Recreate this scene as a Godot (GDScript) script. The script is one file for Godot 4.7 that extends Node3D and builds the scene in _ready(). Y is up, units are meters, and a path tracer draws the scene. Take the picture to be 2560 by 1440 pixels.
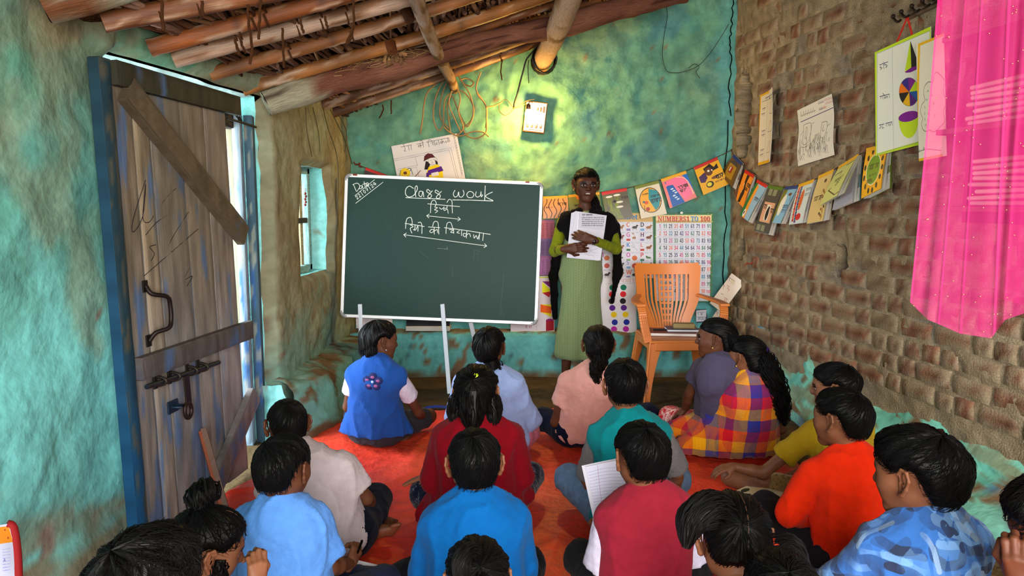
extends Node3D
const EYE := Vector3(0, 1.3, 0)
const FOC := 1800.0
var pitch := atan(210.0 / 1800.0)
var noise := FastNoiseLite.new()
var rng := RandomNumberGenerator.new()
var tex := {}
var used := {}
func _ready() -> void:
	noise.noise_type = FastNoiseLite.TYPE_SIMPLEX
	noise.fractal_type = FastNoiseLite.FRACTAL_NONE
	noise.frequency = 1.0
	noise.seed = 7
	rng.seed = 11
	setup_view()
	make_textures()
	build_shell()
	build_roof()
	build_door()
	build_window()
	build_lamp()
	build_board()
	build_posters()
	build_garland()
	build_chair()
	build_right_wall_things()
	build_curtain()
	build_floor_things()
	build_people()
func setup_view() -> void:
	var cam := Camera3D.new()
	cam.name = "camera"
	cam.fov = rad_to_deg(2.0 * atan(720.0 / FOC))
	cam.near = 0.05
	cam.far = 100.0
	cam.position = EYE
	cam.rotation = Vector3(-pitch, 0, 0)
	add_child(cam)
	cam.current = true
	var env := Environment.new()
	env.background_mode = Environment.BG_SKY
	var sky := Sky.new()
	var sm := ProceduralSkyMaterial.new()
	sm.sky_top_color = Color(0.72, 0.83, 0.98)
	sm.sky_horizon_color = Color(0.95, 0.97, 1.0)
	sm.ground_horizon_color = Color(0.8, 0.8, 0.78)
	sm.ground_bottom_color = Color(0.5, 0.48, 0.44)
	sm.sky_energy_multiplier = 1.0
	sky.sky_material = sm
	env.sky = sky
	env.background_energy_multiplier = 3.0
	env.tonemap_mode = Environment.TONE_MAPPER_LINEAR
	env.tonemap_exposure = 1.0
	env.sdfgi_enabled = true
	env.ssao_enabled = true
	env.ssil_enabled = true
	var we := WorldEnvironment.new()
	we.name = "environment"
	we.environment = env
	add_child(we)
	daylight("rear_daylight", Vector3(0.55, 1.45, 1.42), Vector3(0.3, 0.8, -4.0), Vector2(3.0, 2.0), 46.0, Color(1.0, 0.97, 0.94))
	daylight("door_daylight", Vector3(-2.3, 1.15, -3.3), Vector3(-1.0, 0.8, -3.35), Vector2(1.3, 1.7), 15.0, Color(0.92, 0.97, 1.0))
	daylight("window_daylight", Vector3(-1.85, 1.45, -4.72), Vector3(0.0, 0.9, -4.6), Vector2(0.55, 0.85), 3.5, Color(0.92, 0.97, 1.0))
func daylight(called: String, at: Vector3, to: Vector3, size: Vector2, energy: float, color: Color) -> void:
	var l := AreaLight3D.new()
	l.name = called
	l.area_size = size
	l.area_normalize_energy = true
	l.light_energy = energy
	l.light_color = color
	l.shadow_enabled = true
	l.set("area_range", 20.0)
	l.set("area_attenuation", 2.0)
	add_child(l)
	l.look_at_from_position(at, to, Vector3.UP)
func ray(x: float, y: float) -> Vector3:
	return Vector3((x - 1280.0) / FOC, (720.0 - y) / FOC, -1.0).rotated(Vector3.RIGHT, -pitch)
func at_z(x: float, y: float, d: float) -> Vector3:
	var r := ray(x, y)
	return EYE + r * (d / -r.z)
func on_floor(x: float, y: float, h := 0.0) -> Vector3:
	var r := ray(x, y)
	return EYE + r * ((h - EYE.y) / r.y)
func on_plane(x: float, y: float, p: Plane) -> Vector3:
	var hit = p.intersects_ray(EYE, ray(x, y))
	return hit if hit != null else EYE + ray(x, y) * 3.0
class MB:
	var v := PackedVector3Array()
	var n := PackedVector3Array()
	var u := PackedVector2Array()
	var c := PackedColorArray()
	var i := PackedInt32Array()
	var col := Color.WHITE
	func vert(p: Vector3, nn: Vector3, uv := Vector2.ZERO) -> int:
		v.append(p); n.append(nn); u.append(uv); c.append(col)
		return v.size() - 1
	func quad(a: Vector3, b: Vector3, cc: Vector3, d: Vector3, ua := Vector2(0, 1), ub := Vector2(1, 1), uc := Vector2(1, 0), ud := Vector2(0, 0)) -> void:
		var nn := (cc - a).cross(d - b).normalized()
		var k := v.size()
		vert(a, nn, ua); vert(b, nn, ub); vert(cc, nn, uc); vert(d, nn, ud)
		i.append_array([k, k + 2, k + 1, k, k + 3, k + 2])
	func tri(a: Vector3, b: Vector3, cc: Vector3) -> void:
		var nn := (b - a).cross(cc - a).normalized()
		var k := v.size()
		vert(a, nn); vert(b, nn); vert(cc, nn)
		i.append_array([k, k + 2, k + 1])
	func box(ctr: Vector3, size: Vector3, bas := Basis(), bev := 0.0) -> void:
		var h := size * 0.5
		if bev <= 0.0:
			bev = 0.0
		var start := v.size()
		var ax := [Vector3.RIGHT, Vector3.UP, Vector3.BACK]
		for a in 3:
			var b := (a + 1) % 3
			var d := (a + 2) % 3
			for s in [-1.0, 1.0]:
				var nn: Vector3 = bas * (ax[a] * s)
				for q in [[-1.0, -1.0], [1.0, -1.0], [1.0, 1.0], [-1.0, 1.0]]:
					var p := Vector3.ZERO
					p[a] = h[a] * s
					p[b] = (h[b] - bev) * q[0] * s
					p[d] = (h[d] - bev) * q[1]
					vert(ctr + bas * p, nn, Vector2(p[b], p[d]))
				var k := v.size() - 4
				i.append_array([k, k + 2, k + 1, k, k + 3, k + 2])
		if bev > 0.0:
			var find := func(a: int, sg: Vector3) -> int:
				var s: float = sg[a]
				var f := start + a * 8 + (4 if s > 0 else 0)
				var b := (a + 1) % 3
				var d := (a + 2) % 3
				var q0: float = sg[b] * s
				var q1: float = sg[d]
				var k := 0
				if q0 < 0 and q1 < 0: k = 0
				elif q0 > 0 and q1 < 0: k = 1
				elif q0 > 0 and q1 > 0: k = 2
				else: k = 3
				return f + k
			for a in 3:
				var b := (a + 1) % 3
				for s in [-1.0, 1.0]:
					for t in [-1.0, 1.0]:
						var lo := Vector3(1, 1, 1); var hi := Vector3(1, 1, 1)
						var d := (a + 2) % 3
						lo[a] = s; lo[b] = t; lo[d] = -1.0
						hi[a] = s; hi[b] = t; hi[d] = 1.0
						var q := [find.call(a, lo), find.call(a, hi), find.call(b, hi), find.call(b, lo)]
						_quad_out(q, ctr)
			for sx in [-1.0, 1.0]:
				for sy in [-1.0, 1.0]:
					for sz in [-1.0, 1.0]:
						var sg := Vector3(sx, sy, sz)
						_tri_out(find.call(0, sg), find.call(1, sg), find.call(2, sg), ctr)
	func _tri_out(a: int, b: int, d: int, ctr: Vector3) -> void:
		if (v[b] - v[a]).cross(v[d] - v[a]).dot(v[a] - ctr) > 0:
			i.append_array([a, d, b])
		else:
			i.append_array([a, b, d])
	func _quad_out(q: Array, ctr: Vector3) -> void:
		_tri_out(q[0], q[1], q[2], ctr)
		_tri_out(q[0], q[2], q[3], ctr)
	func tube(pts: Array, rad, sides := 8, caps := true, squash := 1.0) -> void:
		var m := pts.size()
		if m < 2: return
		var up := Vector3.UP
		var d0: Vector3 = (pts[1] - pts[0]).normalized()
		if absf(d0.dot(up)) > 0.9: up = Vector3.RIGHT
		var side := d0.cross(up).normalized()
		var first := v.size()
		var run := 0.0
		for k in m:
			var d: Vector3 = (pts[mini(k + 1, m - 1)] - pts[maxi(k - 1, 0)]).normalized()
			side = (side - d * side.dot(d)).normalized()
			var oth := d.cross(side)
			var r: float = rad[k] if rad is Array or rad is PackedFloat32Array else rad
			if k > 0: run += (pts[k] - pts[k - 1]).length()
			for s in sides + 1:
				var a := TAU * s / sides
				var nn := side * cos(a) + oth * sin(a) * squash
				vert(pts[k] + nn * r, nn.normalized(), Vector2(float(s) / sides, run))
		for k in m - 1:
			for s in sides:
				var a := first + k * (sides + 1) + s
				var b := a + sides + 1
				i.append_array([a, b, a + 1, a + 1, b, b + 1])
		if caps:
			for e in [0, m - 1]:
				var d: Vector3 = (pts[1] - pts[0]).normalized() * -1.0 if e == 0 else (pts[m - 1] - pts[m - 2]).normalized()
				var k := vert(pts[e], d)
				var ring := first + (0 if e == 0 else (m - 1) * (sides + 1))
				var k0 := v.size()
				for s in sides + 1:
					vert(v[ring + s], d, u[ring + s])
				for s in sides:
					if e == 0: i.append_array([k, k0 + s, k0 + s + 1])
					else: i.append_array([k, k0 + s + 1, k0 + s])
	func grid(nx: int, ny: int, fn: Callable, flip := false, colour = null) -> void:
		var first := v.size()
		for y in ny + 1:
			for x in nx + 1:
				var s := float(x) / nx
				var t := float(y) / ny
				var p: Vector3 = fn.call(s, t)
				if colour != null: col = colour.call(s, t, p)
				vert(p, Vector3.ZERO, Vector2(s, 1.0 - t))
		weave(first, nx, ny, flip)
	func weave(first: int, nx: int, ny: int, flip := false) -> void:
		var w := nx + 1
		for y in ny + 1:
			for x in nx + 1:
				var k := first + y * w + x
				var dx := v[first + y * w + mini(x + 1, nx)] - v[first + y * w + maxi(x - 1, 0)]
				var dy := v[first + mini(y + 1, ny) * w + x] - v[first + maxi(y - 1, 0) * w + x]
				var nn := dx.cross(dy).normalized()
				n[k] = -nn if flip else nn
		for y in ny:
			for x in nx:
				var a := first + y * w + x
				if flip: i.append_array([a, a + 1, a + w + 1, a, a + w + 1, a + w])
				else: i.append_array([a, a + w + 1, a + 1, a, a + w, a + w + 1])
	func lathe(prof: Array, seg: int, xf := Transform3D()) -> void:
		var first := v.size()
		var m := prof.size()
		for k in m:
			var t: Vector2 = prof[mini(k + 1, m - 1)] - prof[maxi(k - 1, 0)]
			var nr := Vector2(t.y, -t.x).normalized()
			for s in seg + 1:
				var a := TAU * s / seg
				vert(xf * Vector3(prof[k].x * cos(a), prof[k].y, prof[k].x * sin(a)), (xf.basis * Vector3(nr.x * cos(a), nr.y, nr.x * sin(a))).normalized(), Vector2(float(s) / seg, float(k) / (m - 1)))
		for k in m - 1:
			for s in seg:
				var a := first + k * (seg + 1) + s
				var b := a + seg + 1
				i.append_array([a, a + 1, b, a + 1, b + 1, b])
	func prism(poly: PackedVector2Array, depth: float, xf := Transform3D()) -> void:
		if Geometry2D.is_polygon_clockwise(poly): poly.reverse()
		var t := Geometry2D.triangulate_polygon(poly)
		var cc := Vector2.ZERO
		var b := Rect2(poly[0], Vector2.ZERO)
		for p in poly: b = b.expand(p)
		for f in 2:
			var z := depth if f == 0 else 0.0
			var nn := (xf.basis * Vector3(0, 0, 1.0 if f == 0 else -1.0)).normalized()
			var k := v.size()
			for p in poly:
				vert(xf * Vector3(p.x, p.y, z), nn, Vector2((p.x - b.position.x) / maxf(b.size.x, 1e-5), 1.0 - (p.y - b.position.y) / maxf(b.size.y, 1e-5)))
			for j in range(0, t.size(), 3):
				var A := poly[t[j]]; var B := poly[t[j + 1]]; var C := poly[t[j + 2]]
				var ccw := (B - A).cross(C - A) > 0
				if ccw == (f == 0): i.append_array([k + t[j], k + t[j + 2], k + t[j + 1]])
				else: i.append_array([k + t[j], k + t[j + 1], k + t[j + 2]])
		for j in poly.size():
			var A := poly[j]; var B := poly[(j + 1) % poly.size()]
			quad(xf * Vector3(A.x, A.y, 0), xf * Vector3(B.x, B.y, 0), xf * Vector3(B.x, B.y, depth), xf * Vector3(A.x, A.y, depth))
	func ball(ctr: Vector3, r, seg := 12, rows := 8, bas := Basis()) -> void:
		var rr: Vector3 = r if r is Vector3 else Vector3(r, r, r)
		var first := v.size()
		for y in rows + 1:
			var t := PI * y / rows
			for s in seg + 1:
				var a := TAU * s / seg
				var d := Vector3(sin(t) * cos(a), -cos(t), sin(t) * sin(a))
				vert(ctr + bas * (d * rr), (bas * (d / rr)).normalized(), Vector2(float(s) / seg, float(y) / rows))
		for y in rows:
			for s in seg:
				var a := first + y * (seg + 1) + s
				var b := a + seg + 1
				i.append_array([a, a + 1, b, a + 1, b + 1, b])
	func add(o: MB, xf := Transform3D(), mirror := false) -> void:
		var k := v.size()
		var nb := xf.basis.inverse().transposed()
		for j in o.v.size():
			v.append(xf * o.v[j]); n.append((nb * o.n[j]).normalized())
		u.append_array(o.u); c.append_array(o.c)
		var back := xf.basis.determinant() < 0
		for j in range(0, o.i.size(), 3):
			if back: i.append_array([k + o.i[j], k + o.i[j + 2], k + o.i[j + 1]])
			else: i.append_array([k + o.i[j], k + o.i[j + 1], k + o.i[j + 2]])
	func mesh() -> ArrayMesh:
		var m := ArrayMesh.new()
		if i.is_empty(): return m
		var a := []
		a.resize(Mesh.ARRAY_MAX)
		a[Mesh.ARRAY_VERTEX] = v; a[Mesh.ARRAY_NORMAL] = n; a[Mesh.ARRAY_TEX_UV] = u; a[Mesh.ARRAY_COLOR] = c; a[Mesh.ARRAY_INDEX] = i
		m.add_surface_from_arrays(Mesh.PRIMITIVE_TRIANGLES, a)
		return m
func numbered(called: String) -> String:
	var k: int = used.get(called, -1) + 1
	used[called] = k
	return called if k == 0 else "%s_%03d" % [called, k]
func obj(called: String, mb, m: Material, parent: Node = self) -> MeshInstance3D:
	var o := MeshInstance3D.new()
	o.mesh = mb.mesh() if mb is MB else mb
	o.material_override = null
	if o.mesh.get_surface_count(): o.set_surface_override_material(0, m)
	o.name = numbered(called) if parent == self else called
	parent.add_child(o, true)
	return o
func tag(o: Node, label: String, category: String, group := "", kind := "") -> Node:
	o.set_meta("label", label)
	o.set_meta("category", category)
	if group: o.set_meta("group", group)
	if kind: o.set_meta("kind", kind)
	return o
func thing(called: String, label: String, category: String, at := Vector3.ZERO, bas := Basis(), group := "") -> Node3D:
	var o := Node3D.new()
	o.name = numbered(called)
	add_child(o)
	o.transform = Transform3D(bas, at)
	tag(o, label, category, group)
	return o
func struct(called: String, mb, m: Material, label := "", parent: Node = self) -> MeshInstance3D:
	var o := obj(called, mb, m, parent)
	o.set_meta("kind", "structure")
	if label:
		o.set_meta("label", label)
		o.set_meta("category", called.split("_")[0])
	return o
func mat(color: Color, rough := 0.8, o := {}) -> StandardMaterial3D:
	var m := StandardMaterial3D.new()
	m.albedo_color = color
	m.roughness = rough
	m.metallic = o.get("metal", 0.0)
	m.metallic_specular = o.get("spec", 0.4)
	m.vertex_color_use_as_albedo = o.get("vc", true)
	m.vertex_color_is_srgb = true
	m.cull_mode = BaseMaterial3D.CULL_DISABLED if o.get("two", false) else BaseMaterial3D.CULL_BACK
	var s: float = o.get("scale", 1.0)
	if o.has("tri"):
		m.uv1_triplanar = true
		m.uv1_world_triplanar = o.tri == "world"
		m.uv1_scale = Vector3(s, s, s)
	else:
		m.uv1_scale = o.get("uvs", Vector3.ONE)
	if o.has("tex"): m.albedo_texture = o.tex if o.tex is Texture2D else tex[o.tex]
	if o.has("bump"):
		m.heightmap_enabled = true
		m.heightmap_texture = o.bump if o.bump is Texture2D else tex[o.bump]
		m.heightmap_scale = o.get("bs", 0.5)
	if o.has("rim"):
		m.rim_enabled = true
		m.rim = o.rim
		m.rim_tint = 0.5
	if o.has("coat"):
		m.clearcoat_enabled = true
		m.clearcoat = o.coat
		m.clearcoat_roughness = 0.3
	if o.has("sss"):
		m.subsurf_scatter_enabled = true
		m.subsurf_scatter_strength = o.sss
	return m
func rgb(r: float, g: float, b: float) -> Color:
	return Color(r / 255.0, g / 255.0, b / 255.0)
func noise_tex(size: int, freq: float, oct: int, lo: Color, hi: Color, sd := 1, mid := -1.0, kind := FastNoiseLite.TYPE_SIMPLEX_SMOOTH) -> NoiseTexture2D:
	var t := NoiseTexture2D.new()
	t.width = size
	t.height = size
	t.seamless = true
	t.generate_mipmaps = false
	var f := FastNoiseLite.new()
	f.noise_type = kind
	f.frequency = freq
	f.fractal_octaves = oct
	f.seed = sd
	t.noise = f
	var g := Gradient.new()
	g.set_color(0, lo)
	g.set_color(1, hi)
	if mid > 0.0:
		g.set_offset(0, mid - 0.12)
		g.set_offset(1, mid + 0.12)
	t.color_ramp = g
	return t
func make_textures() -> void:
	var W := Color.WHITE
	tex.mottle = noise_tex(512, 0.012, 5, Color(0.72, 0.72, 0.72), W, 3)
	tex.lumps = noise_tex(512, 0.014, 5, Color.BLACK, W, 5)
	tex.fine = noise_tex(512, 0.06, 4, Color.BLACK, W, 6)
	tex.grit = noise_tex(512, 0.11, 4, Color(0.62, 0.6, 0.58), W, 8)
	tex.soft = noise_tex(512, 0.03, 5, Color(0.86, 0.86, 0.86), W, 13)
	tex.cloth = noise_tex(256, 0.03, 3, Color(0.9, 0.9, 0.9), W, 9)
	tex.folds = noise_tex(512, 0.018, 3, Color.BLACK, W, 10)
	tex.grain = streaks(256, 512, 4, 0.62, 21)
	tex.grain_soft = streaks(256, 512, 4, 0.80, 22)
	tex.weave = weave_tex()
func streaks(w: int, h: int, along: float, low: float, sd: int) -> ImageTexture:
	var f := FastNoiseLite.new()
	f.seed = sd
	f.frequency = 1.0
	f.noise_type = FastNoiseLite.TYPE_SIMPLEX
	f.fractal_type = FastNoiseLite.FRACTAL_FBM
	f.fractal_octaves = 3
	var im := Image.create(w, h, false, Image.FORMAT_RGB8)
	var rad := 14.0
	for x in w:
		var a := TAU * x / w
		var cx := cos(a) * rad
		var cz := sin(a) * rad
		for y in h:
			var q := absf(fposmod(float(y) / h * 2.0 + 1.0, 2.0) - 1.0)
			var k := f.get_noise_3d(cx, q * along, cz) * 0.5 + 0.5
			k = low + (1.0 - low) * clampf(k * 1.5 - 0.2, 0, 1)
			im.set_pixel(x, y, Color(k, k, k))
	return ImageTexture.create_from_image(im)
func weave_tex() -> ImageTexture:
	var im := Image.create(64, 64, false, Image.FORMAT_RGB8)
	for x in 64:
		for y in 64:
			var k := 0.5 + 0.25 * sin(x * TAU / 4.0) * (1 if (y / 4) % 2 else -1) + 0.25 * sin(y * TAU / 4.0)
			im.set_pixel(x, y, Color(k, k, k))
	return ImageTexture.create_from_image(im)
func n3(p: Vector3, f: float, off := 0.0) -> float:
	return noise.get_noise_3d(p.x * f + off, p.y * f + off * 0.7, p.z * f - off)
func fbm(p: Vector3, f: float, off := 0.0) -> float:
	return n3(p, f, off) * 0.55 + n3(p, f * 2.1, off + 9.0) * 0.3 + n3(p, f * 4.3, off + 19.0) * 0.15
func basis_to(x: Vector3, y: Vector3) -> Basis:
	x = x.normalized()
	var z := x.cross(y).normalized()
	return Basis(x, z.cross(x), z)
func basis_up(y: Vector3, z: Vector3) -> Basis:
	y = y.normalized()
	var x := y.cross(z).normalized()
	return Basis(x, y, x.cross(y))
# ================================================================ flat print: a canvas that strokes, fills and letters into an Image
class Canvas:
	var im: Image
	var w: int
	var h: int
	var map = null
	func _init(ww: int, hh: int, back: Color) -> void:
		w = ww; h = hh
		im = Image.create(w, h, false, Image.FORMAT_RGB8)
		im.fill(back)
	func to(p: Vector2) -> Vector2:
		return map.call(p) if map != null else p
	func span(x0: float, x1: float, y: int, c: Color) -> void:
		var a := clampi(roundi(x0), 0, w)
		var b := clampi(roundi(x1), 0, w)
		if b > a and y >= 0 and y < h: im.fill_rect(Rect2i(a, y, b - a, 1), c)
	func disc(p: Vector2, r: float, c: Color) -> void:
		for y in range(floori(p.y - r), ceili(p.y + r) + 1):
			var dy := y + 0.5 - p.y
			var q := r * r - dy * dy
			if q > 0: span(p.x - sqrt(q), p.x + sqrt(q), y, c)
	func fill(pts: Array, c: Color) -> void:
		var q := []
		for p in pts: q.append(to(p))
		fill_px(q, c)
	func fill_px(q: Array, c: Color) -> void:
		var lo := INF; var hi := -INF
		for p in q: lo = minf(lo, p.y); hi = maxf(hi, p.y)
		for y in range(maxi(0, floori(lo)), mini(h, ceili(hi) + 1)):
			var yy := y + 0.5
			var xs := []
			for k in q.size():
				var a: Vector2 = q[k]; var b: Vector2 = q[(k + 1) % q.size()]
				if (a.y <= yy) != (b.y <= yy): xs.append(a.x + (yy - a.y) / (b.y - a.y) * (b.x - a.x))
			xs.sort()
			for k in range(0, xs.size() - 1, 2): span(xs[k], xs[k + 1], y, c)
	func line(pts: Array, width: float, c: Color, smooth := true) -> void:
		var q := []
		for p in pts: q.append(to(p))
		if smooth and q.size() > 2: q = Canvas.curve(q)
		for k in q.size() - 1:
			var m := maxi(1, ceili(q[k].distance_to(q[k + 1]) / maxf(0.7, width * 0.35)))
			for j in m: disc(q[k].lerp(q[k + 1], float(j) / m), width * 0.5, c)
		disc(q[-1], width * 0.5, c)
	static func curve(q: Array) -> Array:
		var out := []
		for k in q.size() - 1:
			var p0: Vector2 = q[maxi(k - 1, 0)]; var p1: Vector2 = q[k]; var p2: Vector2 = q[k + 1]; var p3: Vector2 = q[mini(k + 2, q.size() - 1)]
			for j in 6: out.append(p1.cubic_interpolate(p2, p0, p3, j / 6.0))
		out.append(q[-1])
		return out
	func ellipse(ctr: Vector2, rx: float, ry: float, c: Color, a0 := 0.0, a1 := TAU) -> void:
		var pts := []
		if a1 - a0 < TAU - 0.01: pts.append(ctr)
		for k in 29:
			var a := lerpf(a0, a1, k / 28.0)
			pts.append(ctr + Vector2(cos(a) * rx, sin(a) * ry))
		fill(pts, c)
	func ring(ctr: Vector2, rx: float, ry: float, width: float, c: Color) -> void:
		var pts := []
		for k in 33:
			var a := TAU * k / 32.0
			pts.append(ctr + Vector2(cos(a) * rx, sin(a) * ry))
		line(pts, width, c, false)
	func text(s: String, at: Vector2, high: float, c: Color, bold := false, turn := 0.0, wide := 1.0, serif := false) -> float:
		var t := TextMesh.new()
		var f := SystemFont.new()
		f.font_names = PackedStringArray(["Droid Serif" if serif else "Droid Sans"])
		f.font_weight = 700 if bold else 400
		t.font = f
		t.font_size = 40
		t.pixel_size = 1.0
		t.depth = 0.0
		t.text = s
		t.curve_step = 2.0
		t.horizontal_alignment = HORIZONTAL_ALIGNMENT_LEFT
		t.vertical_alignment = VERTICAL_ALIGNMENT_BOTTOM
		var a := t.get_mesh_arrays()
		var v: PackedVector3Array = a[Mesh.ARRAY_VERTEX]
		var ix: PackedInt32Array = a[Mesh.ARRAY_INDEX]
		var lo := INF
		for p in v: lo = minf(lo, p.y)
		var k := high / 29.0
		var cs := cos(turn); var sn := sin(turn)
		var q := PackedVector2Array()
		var far := 0.0
		var base := lo
		if s.contains("g") or s.contains("y") or s.contains("p") or s.contains("Q") or s.contains(","): base = lo + 9.0
		for p in v:
			var x := p.x * k * wide
			var y := -(p.y - base) * k
			far = maxf(far, x)
			q.append(to(at + Vector2(x * cs - y * sn, x * sn + y * cs)))
		for j in range(0, ix.size(), 3):
			fill_px([q[ix[j]], q[ix[j + 1]], q[ix[j + 2]]], c)
		return far
	func scrawl(x0: float, y: float, x1: float, high: float, width: float, c: Color, sd: int, bar := true) -> void:
		var r := RandomNumberGenerator.new()
		r.seed = sd
		var x := x0
		while x < x1 - high * 0.4:
			var e := minf(x + high * r.randf_range(1.6, 3.2), x1)
			if bar: line([Vector2(x, y), Vector2(e, y)], width, c, false)
			var g := x + high * 0.3
			while g < e:
				var p := []
				for j in 4: p.append(Vector2(g + r.randf_range(-0.25, 0.3) * high, y + high * (0.1 + 0.3 * j)))
				line(p, width, c)
				if r.randf() < 0.5: line([Vector2(g + high * 0.35, y), Vector2(g + high * 0.35, y + high)], width, c, false)
				g += high * r.randf_range(0.5, 0.9)
			x = e + high * 0.5
	func texture() -> ImageTexture:
		return ImageTexture.create_from_image(im)
func catmull(pts: Array, each := 6) -> Array:
	var out := []
	for k in pts.size() - 1:
		var p0: Vector3 = pts[maxi(k - 1, 0)]; var p1: Vector3 = pts[k]; var p2: Vector3 = pts[k + 1]; var p3: Vector3 = pts[mini(k + 2, pts.size() - 1)]
		for j in each: out.append(p1.cubic_interpolate(p2, p0, p3, float(j) / each))
	out.append(pts[-1])
	return out
func px_curve(pts: Array, d0: float, d1 := -1.0, each := 5) -> Array:
	var out := []
	for k in pts.size():
		out.append(at_z(pts[k].x, pts[k].y, d0 if d1 < 0 else lerpf(d0, d1, float(k) / (pts.size() - 1))))
	return catmull(out, each)
func flat(called: String, size: Vector2, thick: float, print: Material, edge: Material, parent: Node, cells := Vector2i(1, 1), bend = null) -> MeshInstance3D:
	var m := MB.new()
	var zo := func(s: float, t: float) -> float: return bend.call(s, t) if bend != null else 0.0
	m.grid(cells.x, cells.y, func(s, t): return Vector3((s - 0.5) * size.x, (t - 0.5) * size.y, thick + zo.call(s, t)))
	var b := MB.new()
	b.grid(cells.x, cells.y, func(s, t): return Vector3((s - 0.5) * size.x, (t - 0.5) * size.y, zo.call(s, t)), true)
	for e in 4:
		var a := [Vector2(0, 0), Vector2(1, 0), Vector2(1, 1), Vector2(0, 1)][e] as Vector2
		var z := [Vector2(1, 0), Vector2(1, 1), Vector2(0, 1), Vector2(0, 0)][e] as Vector2
		var k := cells.x if e % 2 == 0 else cells.y
		for j in k:
			var p := a.lerp(z, float(j) / k); var q := a.lerp(z, float(j + 1) / k)
			var P := Vector3((p.x - 0.5) * size.x, (p.y - 0.5) * size.y, zo.call(p.x, p.y))
			var Q := Vector3((q.x - 0.5) * size.x, (q.y - 0.5) * size.y, zo.call(q.x, q.y))
			b.quad(P, Q, Q + Vector3(0, 0, thick), P + Vector3(0, 0, thick))
	var mesh := m.mesh()
	var arr := []
	arr.resize(Mesh.ARRAY_MAX)
	arr[Mesh.ARRAY_VERTEX] = b.v; arr[Mesh.ARRAY_NORMAL] = b.n; arr[Mesh.ARRAY_TEX_UV] = b.u; arr[Mesh.ARRAY_COLOR] = b.c; arr[Mesh.ARRAY_INDEX] = b.i
	mesh.add_surface_from_arrays(Mesh.PRIMITIVE_TRIANGLES, arr)
	var o := obj(called, mesh, print, parent)
	o.set_surface_override_material(1, edge)
	return o
func frame_of(tl: Vector3, tr: Vector3, br: Vector3, bl: Vector3) -> Dictionary:
	var ctr := (tl + tr + br + bl) * 0.25
	var x := ((tr - tl) + (br - bl)).normalized()
	var y := ((tl - bl) + (tr - br)).normalized()
	var bas := basis_to(x, y)
	return {"at": Transform3D(bas, ctr), "size": Vector2(((tr - tl).length() + (br - bl).length()) * 0.5, ((tl - bl).length() + (tr - br).length()) * 0.5), "plane": Plane(bas.z, ctr)}
func to_canvas(f: Dictionary, cv: Canvas, off: Vector2, k: float) -> Callable:
	var inv: Transform3D = f.at.affine_inverse()
	var size: Vector2 = f.size
	var w := cv.w; var h := cv.h
	return func(p: Vector2) -> Vector2:
		var q := inv * on_plane(off.x + p.x / k, off.y + p.y / k, f.plane)
		return Vector2((q.x / size.x + 0.5) * w, (0.5 - q.y / size.y) * h)
# ================================================================ the room
const BACK := 5.45
const PAINT := Color(0.44, 0.76, 0.75)
const PAINT2 := Color(0.36, 0.66, 0.58)
const MUD := Color(0.52, 0.42, 0.31)
const DIRT := Color(0.50, 0.51, 0.40)
const DOOR_A := 2.74
const DOOR_B := 3.90
const DOOR_H := 1.865
func left_x(d: float) -> float:
	if d < DOOR_A: return -1.47 - 0.01 * (DOOR_A - d)
	if d > DOOR_B: return -1.217 - 0.048 * (BACK - d)
	return lerpf(-1.47, -1.291, (d - DOOR_A) / (DOOR_B - DOOR_A))
func right_x(d: float) -> float:
	return 1.64 + 0.1556 * (BACK - d)
func roof_y(x: float) -> float:
	return 1.92 + 0.37 * (x + 1.26)
func chips(p: Vector3, f: float, th: float, off := 0.0) -> float:
	return smoothstep(th, th + 0.07, n3(p, f, off) * 0.7 + n3(p, f * 2.7, off + 5.0) * 0.3)
func paint_near_left(p: Vector3) -> Color:
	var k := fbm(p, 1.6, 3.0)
	var c := PAINT.lerp(Color(0.35, 0.59, 0.55), smoothstep(0.85, 1.35, p.y + k * 0.35))  # olive towards the top: old stained coat, with some upper-wall shade painted in
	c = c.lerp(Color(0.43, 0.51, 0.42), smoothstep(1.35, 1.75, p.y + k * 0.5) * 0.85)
	var pale := smoothstep(0.0, 0.25, fbm(Vector3(p.x, p.y * 0.55, p.z), 1.9, 21.0) + (p.y - 1.55) * 0.45)
	c = c.lerp(Color(0.50, 0.56, 0.46), pale * 0.6)
	c = c.lerp(MUD, smoothstep(0.05, 0.4, fbm(p, 1.3, 41.0) + (p.y - 2.1) * 0.9) * 0.6)
	c = c.lerp(Color(0.33, 0.58, 0.47), smoothstep(0.12, 0.3, fbm(Vector3(p.x, p.y * 0.6, p.z), 2.6, 31.0)) * 0.5 * clampf(p.y - 0.7, 0, 1))
	c = c * (0.97 + 0.07 * n3(Vector3(p.x, p.y * 0.4, p.z), 14.0))
	var low := smoothstep(0.22, -0.02, p.y - 0.10 + 0.22 * fbm(Vector3(p.x, p.y * 5.0, p.z), 2.2, 8.0) - (p.z + 2.5) * 0.12)
	c = c.lerp(Color(0.48, 0.45, 0.36), low * 0.9)
	c = c.lerp(Color(0.55, 0.47, 0.40), chips(p, 7.0, 0.8, 2.0))
	for spot in [[Vector3(0, 0.93, -2.02), 0.03, 0.05], [Vector3(0, 0.25, -2.16), 0.035, 0.06]]:
		var q := Vector2((p.z - spot[0].z) / spot[1], (p.y - spot[0].y) / spot[2]).length() + n3(p, 40.0) * 0.35
		c = c.lerp(Color(0.50, 0.46, 0.42), smoothstep(1.05, 0.9, q))
	return c
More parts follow.
